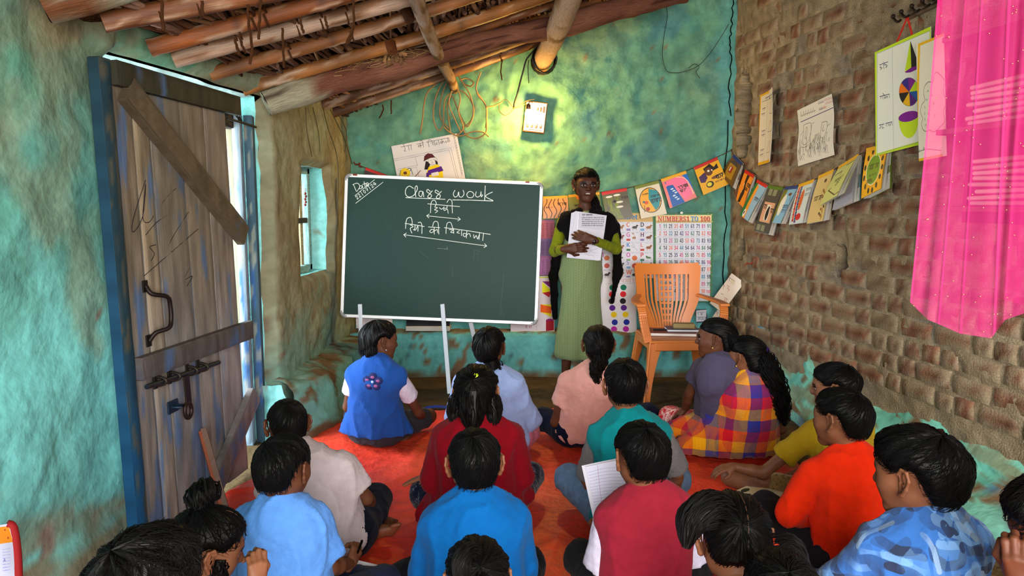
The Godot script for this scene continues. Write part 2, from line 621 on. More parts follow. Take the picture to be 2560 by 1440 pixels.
func paint_far_left(p: Vector3) -> Color:
	var k := fbm(p, 2.2, 13.0)
	var c := Color(0.50, 0.47, 0.37).lerp(Color(0.55, 0.58, 0.48), clampf(0.4 + k, 0, 1))
	c = c.lerp(Color(0.44, 0.62, 0.57), smoothstep(0.75, 0.35, p.y + k * 0.4) * 0.75)
	c = c.lerp(Color(0.63, 0.58, 0.40), smoothstep(-4.9, -5.4, p.z) * 0.5)
	c = c.lerp(Color(0.46, 0.41, 0.33), chips(p, 6.0, 0.45, 6.0) * smoothstep(1.0, 0.5, p.y))
	return c * (0.97 + 0.08 * n3(p, 11.0))
func paint_reveal(p: Vector3) -> Color:
	var c := PAINT.lerp(Color(0.62, 0.86, 0.84), 0.5 + 0.5 * n3(p, 3.0))
	return c.lerp(Color(0.52, 0.50, 0.42), chips(p, 8.0, 0.55, 7.0) * 0.7)
func paint_back(p: Vector3) -> Color:
	var k := fbm(p, 1.5, 53.0)
	var c := Color(0.42, 0.63, 0.52).lerp(Color(0.36, 0.57, 0.55), smoothstep(0.1, 0.4, k + (p.x - 0.9) * 0.25))
	c = c.lerp(Color(0.53, 0.67, 0.53), smoothstep(0.0, 0.5, fbm(p, 1.2, 61.0)) * 0.6)
	c = c.lerp(PAINT, smoothstep(0.9, 0.5, p.y + k * 0.3))
	c = c.lerp(Color(0.30, 0.56, 0.54), smoothstep(0.25, 0.5, fbm(p, 3.1, 71.0)) * 0.4)
	c = c.lerp(PAINT, smoothstep(1.45, 1.62, p.x) * 0.6)
	c = c.lerp(MUD, chips(p, 6.0, 0.72, 12.0) * 0.8)
	return c * (0.89 + 0.08 * n3(p, 9.0))
func paint_plinth(p: Vector3) -> Color:
	var k := fbm(p, 2.0, 33.0)
	var c := PAINT.lerp(Color(0.40, 0.68, 0.66), clampf(0.5 + k, 0, 1))
	c = c.lerp(MUD, smoothstep(0.325, 0.345, p.y + 0.012 * n3(p, 18.0)) * 0.85)
	c = c.lerp(MUD * 0.95, chips(p, 5.0, 0.40, 15.0))
	c = c.lerp(Color(0.27, 0.36, 0.36), chips(Vector3(p.x, p.y * 0.6, p.z), 20.0, 0.5, 4.0) * 0.6)
	c = c.lerp(MUD * 0.9, smoothstep(0.05, 0.0, p.y + 0.02 * n3(p, 6.0)))
	return c
func paint_dado(p: Vector3) -> Color:
	var k := fbm(p, 2.0, 83.0)
	var c := Color(0.46, 0.80, 0.72).lerp(Color(0.58, 0.86, 0.76), clampf(0.45 + k, 0, 1))
	c = c.lerp(Color(0.34, 0.46, 0.62), smoothstep(0.16, 0.4, fbm(p, 2.3, 91.0)) * 0.75)
	c = c.lerp(Color(0.56, 0.50, 0.36), smoothstep(0.1, 0.3, fbm(Vector3(p.x, p.y * 2.5, p.z), 3.0, 95.0)) * 0.6)
	c = c.lerp(MUD, chips(p, 6.5, 0.36, 19.0))
	return c * (0.96 + 0.08 * n3(p, 12.0))
func wall_sheet(mb: MB, zs: PackedFloat32Array, ys: PackedFloat32Array, at: Callable, keep: Callable, colour: Callable, flip: bool) -> void:
	var first := mb.v.size()
	var nx := zs.size() - 1
	var ny := ys.size() - 1
	for y in ys:
		for z in zs:
			var p: Vector3 = at.call(z, y)
			mb.col = colour.call(p)
			mb.vert(p, Vector3.ZERO, Vector2(z, y))
	var tmp := MB.new()
	tmp.v = mb.v; tmp.n = mb.n
	var i0 := mb.i.size()
	mb.weave(first, nx, ny, flip)
	var kept := mb.i.slice(0, i0)
	for y in ny:
		for x in nx:
			if keep.call((zs[x] + zs[x + 1]) * 0.5, (ys[y] + ys[y + 1]) * 0.5):
				var o := i0 + (y * nx + x) * 6
				kept.append_array(mb.i.slice(o, o + 6))
	mb.i = kept
func lines(stops: Array, step: float) -> PackedFloat32Array:
	var out := PackedFloat32Array()
	for k in stops.size() - 1:
		var m := maxi(1, roundi((stops[k + 1] - stops[k]) / step))
		for j in m: out.append(lerpf(stops[k], stops[k + 1], float(j) / m))
	out.append(stops[-1])
	return out
func edge_round(d: float, r: float) -> float:
	if d >= r or d < 0: return 0.0
	return r - sqrt(maxf(0.0, r * r - (r - d) * (r - d)))
func rect_dist(z: float, y: float, z0: float, z1: float, y0: float, y1: float) -> float:
	return Vector2(maxf(maxf(z0 - z, z - z1), 0.0), maxf(maxf(y0 - y, y - y1), 0.0)).length()
const WIN := [4.38, 4.98, 0.85, 1.54]
func build_shell() -> void:
	var plaster := mat(Color.WHITE, 0.82, {"tri": "world", "scale": 1.3, "tex": "soft", "bump": "lumps", "bs": 0.7, "spec": 0.25})
	var mudmat := mat(Color.WHITE, 0.95, {"tri": "world", "scale": 1.6, "tex": "grit", "bump": "lumps", "bs": 0.6, "spec": 0.15})
	var mb := MB.new()
	mb.grid(90, 110, func(s, t):
		var x := lerpf(-1.75, 2.9, s); var d := lerpf(-1.6, 5.6, t)
		var p := Vector3(x, 0, -d)
		p.y = 0.006 * n3(p, 3.0) + 0.003 * n3(p, 9.0) - 0.004
		return p, false, func(_s, _t, p):
		return Color(0.47, 0.38, 0.25).lerp(Color(0.40, 0.34, 0.26), clampf(0.5 + fbm(p, 2.0), 0, 1)) * (0.95 + 0.1 * n3(p, 7.0)))
	mb.col = Color(0.4, 0.33, 0.25)
	mb.box(Vector3(0.55, -0.16, -2.0), Vector3(4.8, 0.24, 7.4))
	struct("floor", mb, mudmat, "beaten brown mud floor of the classroom, bare near the front wall")
	mb = MB.new()
	mb.grid(30, 30, func(s, t):
		return Vector3(lerpf(-9.0, -1.5, s), -0.02 + 0.01 * sin(s * 40.0 + t * 17.0), -lerpf(-3.0, 9.0, t)), false, func(_s, _t, p):
		return Color(0.80, 0.79, 0.74).lerp(Color(0.62, 0.58, 0.50), smoothstep(0.0, 0.2, n3(p, 1.5))))
	struct("ground_outside", mb, mat(Color.WHITE, 0.95, {"tri": "world", "tex": "grit", "bump": "fine", "bs": 0.4}), "pale sunlit ground outside the open doorway")
	var keep := func(d: float, y: float) -> bool:
		return not (d > DOOR_A and d < DOOR_B and y < DOOR_H) and not (d > WIN[0] and d < WIN[1] and y > WIN[2] and y < WIN[3])
	var base := func(d: float, y: float) -> Vector3:
		var p := Vector3(left_x(d), y, -d)
		var off := 0.018 * n3(p, 1.7, 4.0) + 0.008 * n3(p, 5.0, 6.0)
		off -= edge_round(rect_dist(d, y, DOOR_A, DOOR_B, -1.0, DOOR_H), 0.07) + edge_round(rect_dist(d, y, WIN[0], WIN[1], WIN[2], WIN[3]), 0.05)
		if y > DOOR_H and d > DOOR_A - 0.15 and d < DOOR_B + 0.15:
			off += 0.04 * smoothstep(2.02, 1.95, y) * smoothstep(0.0, 0.1, d - DOOR_A + 0.15) * smoothstep(0.0, 0.1, DOOR_B + 0.15 - d)
		if d < DOOR_A: off += 0.07 * smoothstep(0.24, 0.0, y) * (1.0 + 0.3 * n3(p, 2.0, 8.0))
		p.x += off
		return p
	mb = MB.new()
	var zs := lines([-1.6, 1.4, DOOR_A, DOOR_B, WIN[0], WIN[1], BACK + 0.1], 0.03)
	var ys := lines([-0.05, WIN[2], WIN[3], DOOR_H, 2.16], 0.03)
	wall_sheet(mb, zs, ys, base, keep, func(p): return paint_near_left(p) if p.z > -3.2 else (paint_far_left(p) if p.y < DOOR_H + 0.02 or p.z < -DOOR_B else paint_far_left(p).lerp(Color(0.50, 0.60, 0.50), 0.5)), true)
	var outer := func(d: float, y: float) -> Vector3: return Vector3(left_x(d) - 0.36, y, -d)
	for hole in [[DOOR_A, DOOR_B, -0.05, DOOR_H, 0.07], [WIN[0], WIN[1], WIN[2], WIN[3], 0.05]]:
		for e in 4:
			if e == 2 and hole[2] < 0: continue
			mb.grid(12, 24, func(s, t):
				var d: float = [hole[0], hole[1], lerpf(hole[0], hole[1], t), lerpf(hole[0], hole[1], t)][e]
				var y: float = [lerpf(hole[2], hole[3], t), lerpf(hole[2], hole[3], t), hole[2], hole[3]][e]
				var a: Vector3 = base.call(d, y)
				var p := a.lerp(outer.call(d, y), s)
				var w := 0.012 * n3(p, 6.0, 3.0) * sin(PI * minf(s * 2.0, 1.0))
				if e < 2: p.z += w
				else: p.y += w
				if e == 3 and hole[2] < 0: p.y -= 0.07 * s
				return p, e == 1 or e == 2, func(_s, _t, p): return paint_reveal(p) if e != 3 else Color(0.64, 0.73, 0.71))
	wall_sheet(mb, lines([-1.6, DOOR_A, DOOR_B, WIN[0], WIN[1], BACK + 0.1], 0.5), lines([-0.05, WIN[2], WIN[3], DOOR_H, 2.16], 0.5), outer, keep, func(_p): return PAINT, false)
	mb.col = PAINT
	mb.box(Vector3(-1.765, DOOR_H - 0.03, -3.32), Vector3(0.03, 0.12, 1.25), Basis(Vector3.UP, -0.15))
	mb.col = MUD
	mb.quad(Vector3(-1.86, 2.16, 1.6), Vector3(-1.3, 2.16, 1.6), Vector3(-1.2, 2.16, -5.55), Vector3(-1.6, 2.16, -5.55))
	struct("wall_left", mb, plaster, "lumpy clay side wall in worn turquoise limewash, with the doorway")
	mb = MB.new()
	mb.grid(60, 26, func(s, t):
		var d := lerpf(DOOR_B - 0.05, BACK, s)
		var w := lerpf(0.10, 0.17, smoothstep(0.0, 0.25, s))
		var prof := [Vector2(-0.02, 0.335), Vector2(w * 0.55, 0.315), Vector2(w, 0.28), Vector2(w + 0.035, 0.2), Vector2(w + 0.07, 0.06), Vector2(w + 0.09, -0.03)]
		var f: float = t * 5.0
		var k := mini(int(f), 4)
		var q: Vector2 = prof[k].lerp(prof[k + 1], f - k)
		var p := Vector3(left_x(d) + q.x, q.y, -d)
		var w2 := 0.02 * n3(p, 4.0, 12.0) + 0.008 * n3(p, 12.0, 2.0)
		return p + Vector3(w2, w2 * 0.6, 0), true, func(_s, t, p):
		var c := paint_far_left(p).lerp(Color(0.42, 0.68, 0.66), smoothstep(0.3, 0.5, t) * 0.8)
		c = c.lerp(MUD * 0.85, smoothstep(0.10, 0.4, fbm(p, 3.5, 25.0) + 0.22 - absf(t - 0.25)))
		return c.lerp(MUD * 0.8, smoothstep(0.80, 0.9, t + 0.1 * n3(p, 5.0))))
	mb.grid(8, 8, func(s, t):
		return Vector3(left_x(DOOR_B) - 0.1 + lerpf(0.0, lerpf(0.22, 0.13, t), s), lerpf(-0.03, 0.315, t), -DOOR_B + 0.05 - 0.02 * n3(Vector3(s, t, 0), 3.0)), true, func(_s, _t, p): return paint_reveal(p))
	struct("trim_1", mb, plaster, "low clay bench along the foot of the far left wall, brown where worn")
	mb = MB.new()
	mb.grid(120, 120, func(s, t):
		var x := lerpf(-1.36, 1.72, s)
		var y := lerpf(-0.05, maxf(roof_y(x) + 0.14, 2.0), t)
		var p := Vector3(x, y, -BACK)
		p.z += 0.020 * n3(p, 2.1, 44.0) + 0.013 * n3(p, 5.5, 47.0) + 0.006 * n3(p, 13.0, 48.0)
		return p, false, func(_s, _t, p): return paint_back(p))
	mb.col = PAINT2
	mb.quad(Vector3(1.9, -0.05, -5.75), Vector3(-1.7, -0.05, -5.75), Vector3(-1.7, 2.1, -5.75), Vector3(1.9, 3.3, -5.75))
	mb.quad(Vector3(-1.7, 2.1, -5.75), Vector3(-1.36, 2.1, -5.45), Vector3(1.72, 3.2, -5.45), Vector3(1.9, 3.3, -5.75))
	struct("wall_back", mb, plaster, "front wall of dented clay plaster in green and turquoise, lit by the bulb")
	mb = MB.new()
	mb.grid(110, 16, func(s, t):
		var x := lerpf(-1.3, 1.66, s)
		var prof := [Vector2(5.34, -0.03), Vector2(5.335, 0.16), Vector2(5.335, 0.315), Vector2(5.36, 0.342), Vector2(5.47, 0.35)]
		var f: float = t * 4.0
		var k := mini(int(f), 3)
		var q: Vector2 = prof[k].lerp(prof[k + 1], f - k)
		var p := Vector3(x, q.y, -q.x)
		p.z += 0.014 * n3(p, 3.0, 14.0) + 0.005 * n3(p, 11.0, 17.0)
		p.y += 0.006 * n3(p, 8.0, 19.0)
		return p, false, func(_s, _t, p): return paint_plinth(p))
	struct("trim_2", mb, plaster, "knee-high turquoise plinth with a brown ledge along the front wall")
	mb = MB.new()
	mb.col = PAINT
	mb.box(Vector3(-1.3, 1.2, 1.65), Vector3(1.0, 2.6, 0.3))
	mb.box(Vector3(2.7, 1.2, 1.65), Vector3(0.7, 2.6, 0.3))
	mb.box(Vector3(0.75, 3.0, 1.65), Vector3(5.2, 1.1, 0.3))
	struct("wall_rear", mb, plaster, "clay rear wall around the wide opening of the room")
	brick_wall(plaster)
func brick_wall(plaster: Material) -> void:
	var mortar := mat(Color.WHITE, 0.95, {"tri": "world", "scale": 2.2, "tex": "grit", "bump": "fine", "bs": 0.3, "spec": 0.15})
	var holes := [[5.28, 1.95, 0.10, 0.28], [4.06, 0.985, 0.05, 0.085], [5.25, 0.98, 0.06, 0.07]]
	var mcol := func(p: Vector3) -> Color:
		var c := Color(0.63, 0.57, 0.46).lerp(Color(0.70, 0.64, 0.53), clampf(0.5 + fbm(p, 2.0, 5.0), 0, 1))
		c = c.lerp(Color(0.54, 0.52, 0.48), smoothstep(0.1, 0.4, fbm(p, 1.5, 15.0) + (p.y - 1.8) * 0.12) * 0.7)
		c = c.lerp(Color(0.62, 0.58, 0.50), chips(Vector3(p.x * 3.0, p.y * 0.7, p.z * 3.0), 9.0, 0.5, 3.0) * 0.5)
		return c * (0.93 + 0.14 * n3(p, 15.0))
	var mb := MB.new()
	var zs := lines([-1.6, 1.8, 3.98], 0.03)
	for e in [[3.99, 4.14, 0.008], [4.15, 5.14, 0.03], [5.15, 5.40, 0.010], [5.41, BACK + 0.08, 0.03]]: zs.append_array(lines([e[0], e[1]], e[2]))
	var ys := lines([0.0, 0.88], 0.03)
	for e in [[0.885, 1.09, 0.010], [1.10, 1.62, 0.03], [1.63, 2.28, 0.015], [2.30, 3.6, 0.03]]: ys.append_array(lines([e[0], e[1]], e[2]))
	wall_sheet(mb, zs, ys, func(d, y):
		var p := Vector3(right_x(d), y, -d)
		var off := 0.008 * n3(p, 6.0, 2.0) + 0.005 * n3(p, 16.0, 3.0)
		for h in holes:
			var q := Vector2((d - h[0]) / h[2], (y - h[1]) / h[3]).length() + 0.25 * n3(p, 14.0)
			off += 0.20 * smoothstep(1.08, 0.96, q)
		p.x += off
		return p, func(_d, _y): return true, mcol, false)
	mb.col = MUD
	mb.quad(Vector3(3.05, 0, 1.6), Vector3(1.95, 0, -5.6), Vector3(1.95, 3.6, -5.6), Vector3(3.05, 3.6, 1.6))
	mb.quad(Vector3(2.75, 3.6, 1.6), Vector3(3.05, 3.6, 1.6), Vector3(1.95, 3.6, -5.6), Vector3(1.6, 3.6, -5.6))
	var wall := struct("wall_right", mb, mortar, "bare side wall of red bricks in rough grey mortar")
	var shapes := []
	for k in 14:
		var b := MB.new()
		var full := k % 2 == 0
		var L := 0.214 if full else 0.106
		var red: Color = [Color(0.56, 0.38, 0.30), Color(0.53, 0.39, 0.31), Color(0.58, 0.42, 0.33), Color(0.52, 0.36, 0.30), Color(0.54, 0.42, 0.34), Color(0.57, 0.39, 0.31), Color(0.55, 0.46, 0.37)][k / 2]
		var sm: float = [0.2, 0.4, 0.1, 0.35, 0.6, 0.25, 0.8][k / 2]
		var snap := func(q: float, n: float) -> float: return q if q < 0.001 or q > 0.999 else lerpf(0.035, 0.965, (q - 1.0 / n) / (1.0 - 2.0 / n))
		b.grid(7 if full else 5, 4, func(s, t):
			s = snap.call(s, 7.0 if full else 5.0)
			t = snap.call(t, 4.0)
			var e := minf(minf(s, 1.0 - s) * L, minf(t, 1.0 - t) * 0.086)
			var q := Vector3((s - 0.5) * L, (t - 0.5) * 0.086, k * 3.7)
			var w := 0.004 * n3(q, 30.0)
			return Vector3(-0.004 - 0.006 * smoothstep(0.0, 0.006, e) + w * 0.6 + (0.02 if e < 0.0005 else 0.0), q.y + (n3(q, 25.0, 2.0) * 0.004), q.x + n3(q, 22.0, 7.0) * 0.004), false, func(s, t, p):
			s = snap.call(s, 7.0 if full else 5.0)
			t = snap.call(t, 4.0)
			var e := minf(minf(s, 1.0 - s) * L, minf(t, 1.0 - t) * 0.086)
			var q := Vector3((s - 0.5) * L, (t - 0.5) * 0.086, k * 3.7)
			var m := smoothstep(0.011, 0.002, e + 0.010 * n3(q, 40.0, 5.0)) + sm * smoothstep(-0.2, 0.5, n3(q, 24.0, 11.0))
			var c := red * (0.92 + 0.2 * n3(q, 33.0, 1.0))
			c = c.lerp(Color(0.66, 0.60, 0.49), clampf(m, 0, 0.95))
			return c.lerp(Color(0.66, 0.60, 0.52), 0.6 * smoothstep(0.45, 0.6, n3(Vector3(q.x * 3.0, q.y * 0.5, q.z), 30.0, 9.0))))
		shapes.append(b.mesh())
	var yaw := atan(0.1556)
	var spots := []
	var r2 := RandomNumberGenerator.new()
	r2.seed = 5
	for row in 32:
		var y := 0.40 + row * 0.0985
		var d := 1.2 + r2.randf() * 0.2
		while d < BACK - 0.06:
			var full := r2.randf() < 0.55
			var L := 0.228 if full else 0.12
			var mid := d + L * 0.5
			d += L
			var hit := false
			for h in holes:
				if absf(mid - h[0]) < h[2] + L * 0.35 and absf(y - h[1]) < h[3] + 0.02: hit = true
			if hit or mid + L * 0.5 > BACK - 0.02: continue
			var thick := row > 13 and r2.randf() < clampf((y - 1.7) * 0.7, 0.0, 0.6)
			var p := Vector3(right_x(mid) + (0.013 if thick else 0.0) + r2.randf_range(-0.002, 0.003), y + r2.randf_range(-0.005, 0.005), -mid)
			var v := (r2.randi() % 7) * 2 + (0 if full else 1)
			spots.append([p, v, r2.randf_range(-0.03, 0.03)])
	var near := []
	for s in spots:
		var p: Vector3 = s[0]
		var q := (p - EYE).rotated(Vector3.RIGHT, pitch)
		var x := 1280.0 + FOC * q.x / -q.z
		var y := 720.0 - FOC * q.y / -q.z
		if p.y < 0.36: continue
		near.append([q.z if q.z < -0.5 and x < 2580.0 and y > -20.0 and y < 1330.0 else q.z - 100.0, s])
	near.sort_custom(func(a, b): return a[0] > b[0])
	var rest := MB.new()
	var k := 0
	for e in near:
		var s = e[1]
		var xf := Transform3D(Basis(Vector3.UP, yaw) * Basis(Vector3.RIGHT, s[2]), s[0])
		if k < 300:
			var o := MeshInstance3D.new()
			o.mesh = shapes[s[1]]
			o.set_surface_override_material(0, mortar)
			o.name = "brick" if k == 0 else "brick_%03d" % k
			wall.add_child(o, true)
			o.transform = xf
		else:
			var arr: Array = shapes[s[1]].surface_get_arrays(0)
			var t := MB.new()
			t.v = arr[Mesh.ARRAY_VERTEX]; t.n = arr[Mesh.ARRAY_NORMAL]; t.u = arr[Mesh.ARRAY_TEX_UV]; t.c = arr[Mesh.ARRAY_COLOR]; t.i = arr[Mesh.ARRAY_INDEX]
			rest.add(t, xf)
		k += 1
	if rest.v.size():
		var o := obj("bricks", rest, mortar, wall)
		o.set_meta("kind", "stuff")
	mb = MB.new()
	mb.grid(150, 36, func(s, t):
		var d := lerpf(-1.6, BACK, s)
		var top := 0.47 - 0.05 * smoothstep(4.9, 4.2, d) - 0.13 * smoothstep(4.3, 3.2, d) + 0.022 * n3(Vector3(d, 0, 0), 3.0) + 0.012 * n3(Vector3(d, 3, 0), 14.0)
		var swell := 0.12 + 0.16 * smoothstep(4.6, 3.3, d)
		var y := lerpf(-0.03, top, t)
		var out := -0.012 + swell * smoothstep(top * 0.72, 0.05, y)
		out += 0.05 * smoothstep(0.08, 0.0, absf(y - 0.2 + 0.03 * n3(Vector3(d, 7, 0), 2.0))) * smoothstep(4.4, 3.4, d)
		var p := Vector3(right_x(d) - out, y, -d)
		p.x += 0.016 * n3(p, 3.2, 24.0) + 0.006 * n3(p, 10.0, 27.0)
		if t > 0.999: p.x += 0.035
		return p, false, func(_s, t, p): return paint_dado(p).lerp(Color(0.80, 0.80, 0.72), smoothstep(0.9, 1.0, t) * smoothstep(0.0, 0.3, n3(p, 9.0)) * 0.7))
	struct("trim_3", mb, plaster, "swelling clay skirt in mint limewash along the foot of the brick wall")
	mb = MB.new()
	for c in [[Vector2(1820, 300), Vector2(1812, 470), Vector2(1815, 560), Vector2(1808, 640), Vector2(1811, 775)], [Vector2(1833, 0), Vector2(1829, 60), Vector2(1824, 110)], [Vector2(1824, 110), Vector2(1829, 150), Vector2(1822, 220), Vector2(1826, 290)]]:
		var pts := []
		for j in 13:
			var f: float = float(j) / 12.0 * (c.size() - 1)
			var a := mini(int(f), c.size() - 2)
			var q: Vector2 = c[a].lerp(c[a + 1], f - a)
			pts.append(at_z(q.x + 2.5 * sin(j * 2.3), q.y, BACK - 0.022))
		mb.tube(pts, 0.004, 5)
	mb.col = Color(0.07, 0.07, 0.06)
	for j in mb.c.size(): mb.c[j] = mb.col
	struct("trim_4", mb, mudmat_dark(), "dark crack running down the corner of the front wall")
func mudmat_dark() -> StandardMaterial3D:
	return mat(Color.WHITE, 1.0, {"spec": 0.0})
# ================================================================ roof: slab, reeds, bamboo rafters, log beam, purlins
func roof_plane(down := 0.0) -> Plane:
	var n := Vector3(-0.37, 1, 0).normalized()
	return Plane(n, Vector3(-1.26, 1.92, -4.0) - n * down)
func bamboo(a: Vector3, b: Vector3, r: float, tone: Color, pale: float, sd: float, joint := 0.34, bow := 0.0) -> MB:
	var mb := MB.new()
	var L := a.distance_to(b)
	var m := maxi(8, int(L / 0.03))
	var d := (b - a).normalized()
	var side := d.cross(Vector3.UP).normalized()
	var pts := []
	var rad := []
	var at := fposmod(sd * 0.37, 1.0) * joint
	for k in m + 1:
		var s := float(k) / m * L
		pts.append(a + d * s + side * 0.012 * sin(s * 2.1 + sd) + Vector3(0, bow * sin(PI * s / L) + 0.008 * sin(s * 3.0 + sd * 2.0), 0))
		var q := absf(fposmod(s + at, joint) - joint * 0.5)
		rad.append(r * (1.0 + 0.10 * smoothstep(0.016, 0.0, q) - 0.05 * smoothstep(0.05, 0.02, absf(q - 0.02))))
	mb.tube(pts, rad, 14)
	for k in mb.v.size():
		var p := mb.v[k]
		var s := (p - a).dot(d)
		var q := absf(fposmod(s + at, joint) - joint * 0.5)
		var c := tone * (0.82 + 0.22 * n3(p, 4.0, sd))
		c = c.lerp(tone * 0.6, smoothstep(0.014, 0.003, q) * 0.8)
		var wear := smoothstep(0.15, 0.4, n3(Vector3(s * 2.0, mb.n[k].y * 0.8, sd), 1.7) + pale - 0.35 - 0.2 * mb.n[k].y)
		c = c.lerp(Color(0.72, 0.62, 0.54), wear * 0.85)
		mb.c[k] = Color(c.r, c.g, c.b)
	return mb
func build_roof() -> void:
	var wood := mat(Color.WHITE, 0.6, {"tex": "grain", "uvs": Vector3(2, 1.2, 1), "bump": "grain", "bs": 0.12, "spec": 0.4})
	var rough := mat(Color.WHITE, 0.9, {"tex": "grain", "uvs": Vector3(3, 1.5, 1), "bump": "grain", "bs": 0.35, "spec": 0.2})
	var straw := mat(Color.WHITE, 0.95, {"tex": "grain", "uvs": Vector3(1, 2, 1), "spec": 0.15})
	var mb := MB.new()
	mb.grid(60, 60, func(s, t):
		var x := lerpf(-1.75, 3.0, s)
		var p := Vector3(x, 0, -lerpf(-1.7, 5.7, t))
		p.y = roof_y(x) + 0.10 + 0.02 * n3(p, 5.0) + 0.02 * n3(p, 12.0)
		return p, true, func(_s, _t, p): return Color(0.36, 0.26, 0.19) * (0.8 + 0.5 * n3(p, 9.0)))
	mb.col = Color(0.3, 0.2, 0.15)
	for e in [[-1.75, -1.7, 5.7], [3.0, -1.7, 5.7]]: pass
	mb.quad(Vector3(-1.75, roof_y(-1.75) + 0.35, 1.7), Vector3(3.0, roof_y(3.0) + 0.35, 1.7), Vector3(3.0, roof_y(3.0) + 0.35, -5.8), Vector3(-1.75, roof_y(-1.75) + 0.35, -5.8))
	var ceil := struct("ceiling", mb, mat(Color.WHITE, 1.0, {"tri": "world", "scale": 3.0, "tex": "grit", "bump": "fine", "bs": 2.0, "spec": 0.1}), "underside of the sloping thatched roof, laid with brown reeds")
	var r := RandomNumberGenerator.new()
	r.seed = 17
	var kinds := []
	for k in 10:
		var t := MB.new()
		var tone: Color = [Color(0.56, 0.41, 0.33), Color(0.48, 0.35, 0.28), Color(0.62, 0.49, 0.41), Color(0.43, 0.30, 0.23), Color(0.62, 0.46, 0.32)][k % 5]
		var pts := []
		for j in 6: pts.append(Vector3(0.006 * sin(j * 1.7 + k), 0.006 * cos(j * 1.3 + k), -0.5 + j * 0.2))
		t.tube(pts, [0.8, 1.0, 0.95, 1.05, 0.9, 0.8].map(func(q): return q * 0.015), 6, true, 0.45 if k % 3 == 0 else 0.9)
		for j in t.c.size():
			var c := tone * (0.85 + 0.3 * n3(t.v[j], 9.0, k))
			t.c[j] = Color(c.r, c.g, c.b)
		kinds.append(t)
	var all := []
	for layer in 2:
		var x := -1.42
		while x < 1.5:
			var d := 1.5 + r.randf() * 0.5
			while d < 5.5 and x > -1.31:
				var L := r.randf_range(0.35, 0.95)
				var p := Vector3(x + r.randf_range(-0.02, 0.02), 0, -(d + L * 0.5))
				p.y = roof_y(p.x) + 0.035 + layer * 0.03 + r.randf_range(-0.012, 0.012)
				var bas := Basis(Vector3.BACK, atan(0.37)) * Basis(Vector3.UP, r.randf_range(-0.20, 0.16)) * Basis(Vector3.RIGHT, r.randf_range(-0.05, 0.05)) * Basis(Vector3.BACK, r.randf() * TAU)
				all.append([p, Transform3D(bas.scaled_local(Vector3(r.randf_range(0.6, 1.25), r.randf_range(0.6, 1.25), L)), p), r.randi() % 10, layer])
				d += L * 0.9
			x += 0.026
	var near := []
	for e in all:
		var q: Vector3 = (e[0] - EYE).rotated(Vector3.RIGHT, pitch)
		var px := 1280.0 + FOC * q.x / -q.z
		var py := 720.0 - FOC * q.y / -q.z
		near.append([-q.z + (50.0 if e[3] > 0 or px < 300 or px > 1650 or py < -20 else 0.0), e])
	near.sort_custom(func(a, b): return a[0] < b[0])
	var rest := MB.new()
	var meshes := kinds.map(func(t): return t.mesh())
	for k in near.size():
		var e = near[k][1]
		if k < 290:
			var o := MeshInstance3D.new()
			o.mesh = meshes[e[2]]
			o.set_surface_override_material(0, straw)
			o.name = "reed" if k == 0 else "reed_%03d" % k
			ceil.add_child(o, true)
			o.transform = e[1]
		else:
			rest.add(kinds[e[2]], e[1])
	obj("reeds", rest, straw, ceil).set_meta("kind", "stuff")
	var ORG := Color(0.62, 0.38, 0.19)
	var list := [
		[Vector2(352, 44), Vector2(640, -14), 0.036, Color(0.50, 0.30, 0.17), 0.05, "thick bamboo rafter nearest the eye, its clay-daubed foot above the top of the door"],
		[Vector2(452, 101), Vector2(830, -8), 0.034, Color(0.58, 0.33, 0.16), 0.10, "orange bamboo rafter second from the door end, with two ropes hanging off it"],
		[Vector2(508, 134), Vector2(1010, -6), 0.036, Color(0.56, 0.40, 0.28), 0.75, "whitened peeling bamboo rafter tied with many brown cords"],
		[Vector2(590, 170), Vector2(1180, -12), 0.033, Color(0.60, 0.38, 0.20), 0.25, "bamboo rafter with a sawn branch stub, between the whitened one and the cracked one"],
		[Vector2(664, 210), Vector2(1340, -2), 0.036, Color(0.66, 0.42, 0.20), 0.02, "clean yellow bamboo rafter with a long crack, just above the straw on the log beam"],
		[Vector2(700, 222), Vector2(1440, -4), 0.024, Color(0.55, 0.33, 0.16), 0.0, "thin bamboo rafter squeezed close above the log beam"],
		[Vector2(780, 212), Vector2(1500, 2), 0.024, Color(0.60, 0.36, 0.16), 0.0, "thin bamboo rafter just behind the log beam, lamplight on its edge"],
		[Vector2(806, 266), Vector2(1560, 12), 0.034, Color(0.52, 0.34, 0.22), 0.35, "flaking bamboo rafter first below the log beam"],
		[Vector2(832, 286), Vector2(1600, 14), 0.034, Color(0.54, 0.37, 0.24), 0.30, "grey bamboo rafter second from the front wall"],
		[Vector2(862, 306), Vector2(1660, 4), 0.036, Color(0.64, 0.36, 0.16), 0.0, "lamplit bamboo rafter lying along the top of the front wall"],
	]
	var ropes := {0: [[Vector2(404, 0), Vector2(408, 78)], [Vector2(505, 2), Vector2(507, 40)]], 1: [[Vector2(619, 12), Vector2(622, 60), Vector2(630, 120), Vector2(624, 160)], [Vector2(652, 0), Vector2(648, 60), Vector2(647, 98)]],
		2: [[Vector2(750, 45), Vector2(755, 70), Vector2(760, 82)], [Vector2(598, 80), Vector2(604, 110), Vector2(612, 128)], [Vector2(812, 40), Vector2(816, 60), Vector2(820, 70)], [Vector2(586, 90), Vector2(592, 118), Vector2(600, 136)], [Vector2(882, 0), Vector2(884, 60), Vector2(866, 108)]],
		3: [[Vector2(706, 70), Vector2(708, 120), Vector2(710, 170)], [Vector2(884, 66), Vector2(878, 96), Vector2(866, 112)]], 9: [[Vector2(956, 262), Vector2(958, 275), Vector2(948, 296)], [Vector2(978, 250), Vector2(978, 285)]], 8: [[Vector2(1256, 148), Vector2(1252, 176), Vector2(1255, 200)]]}
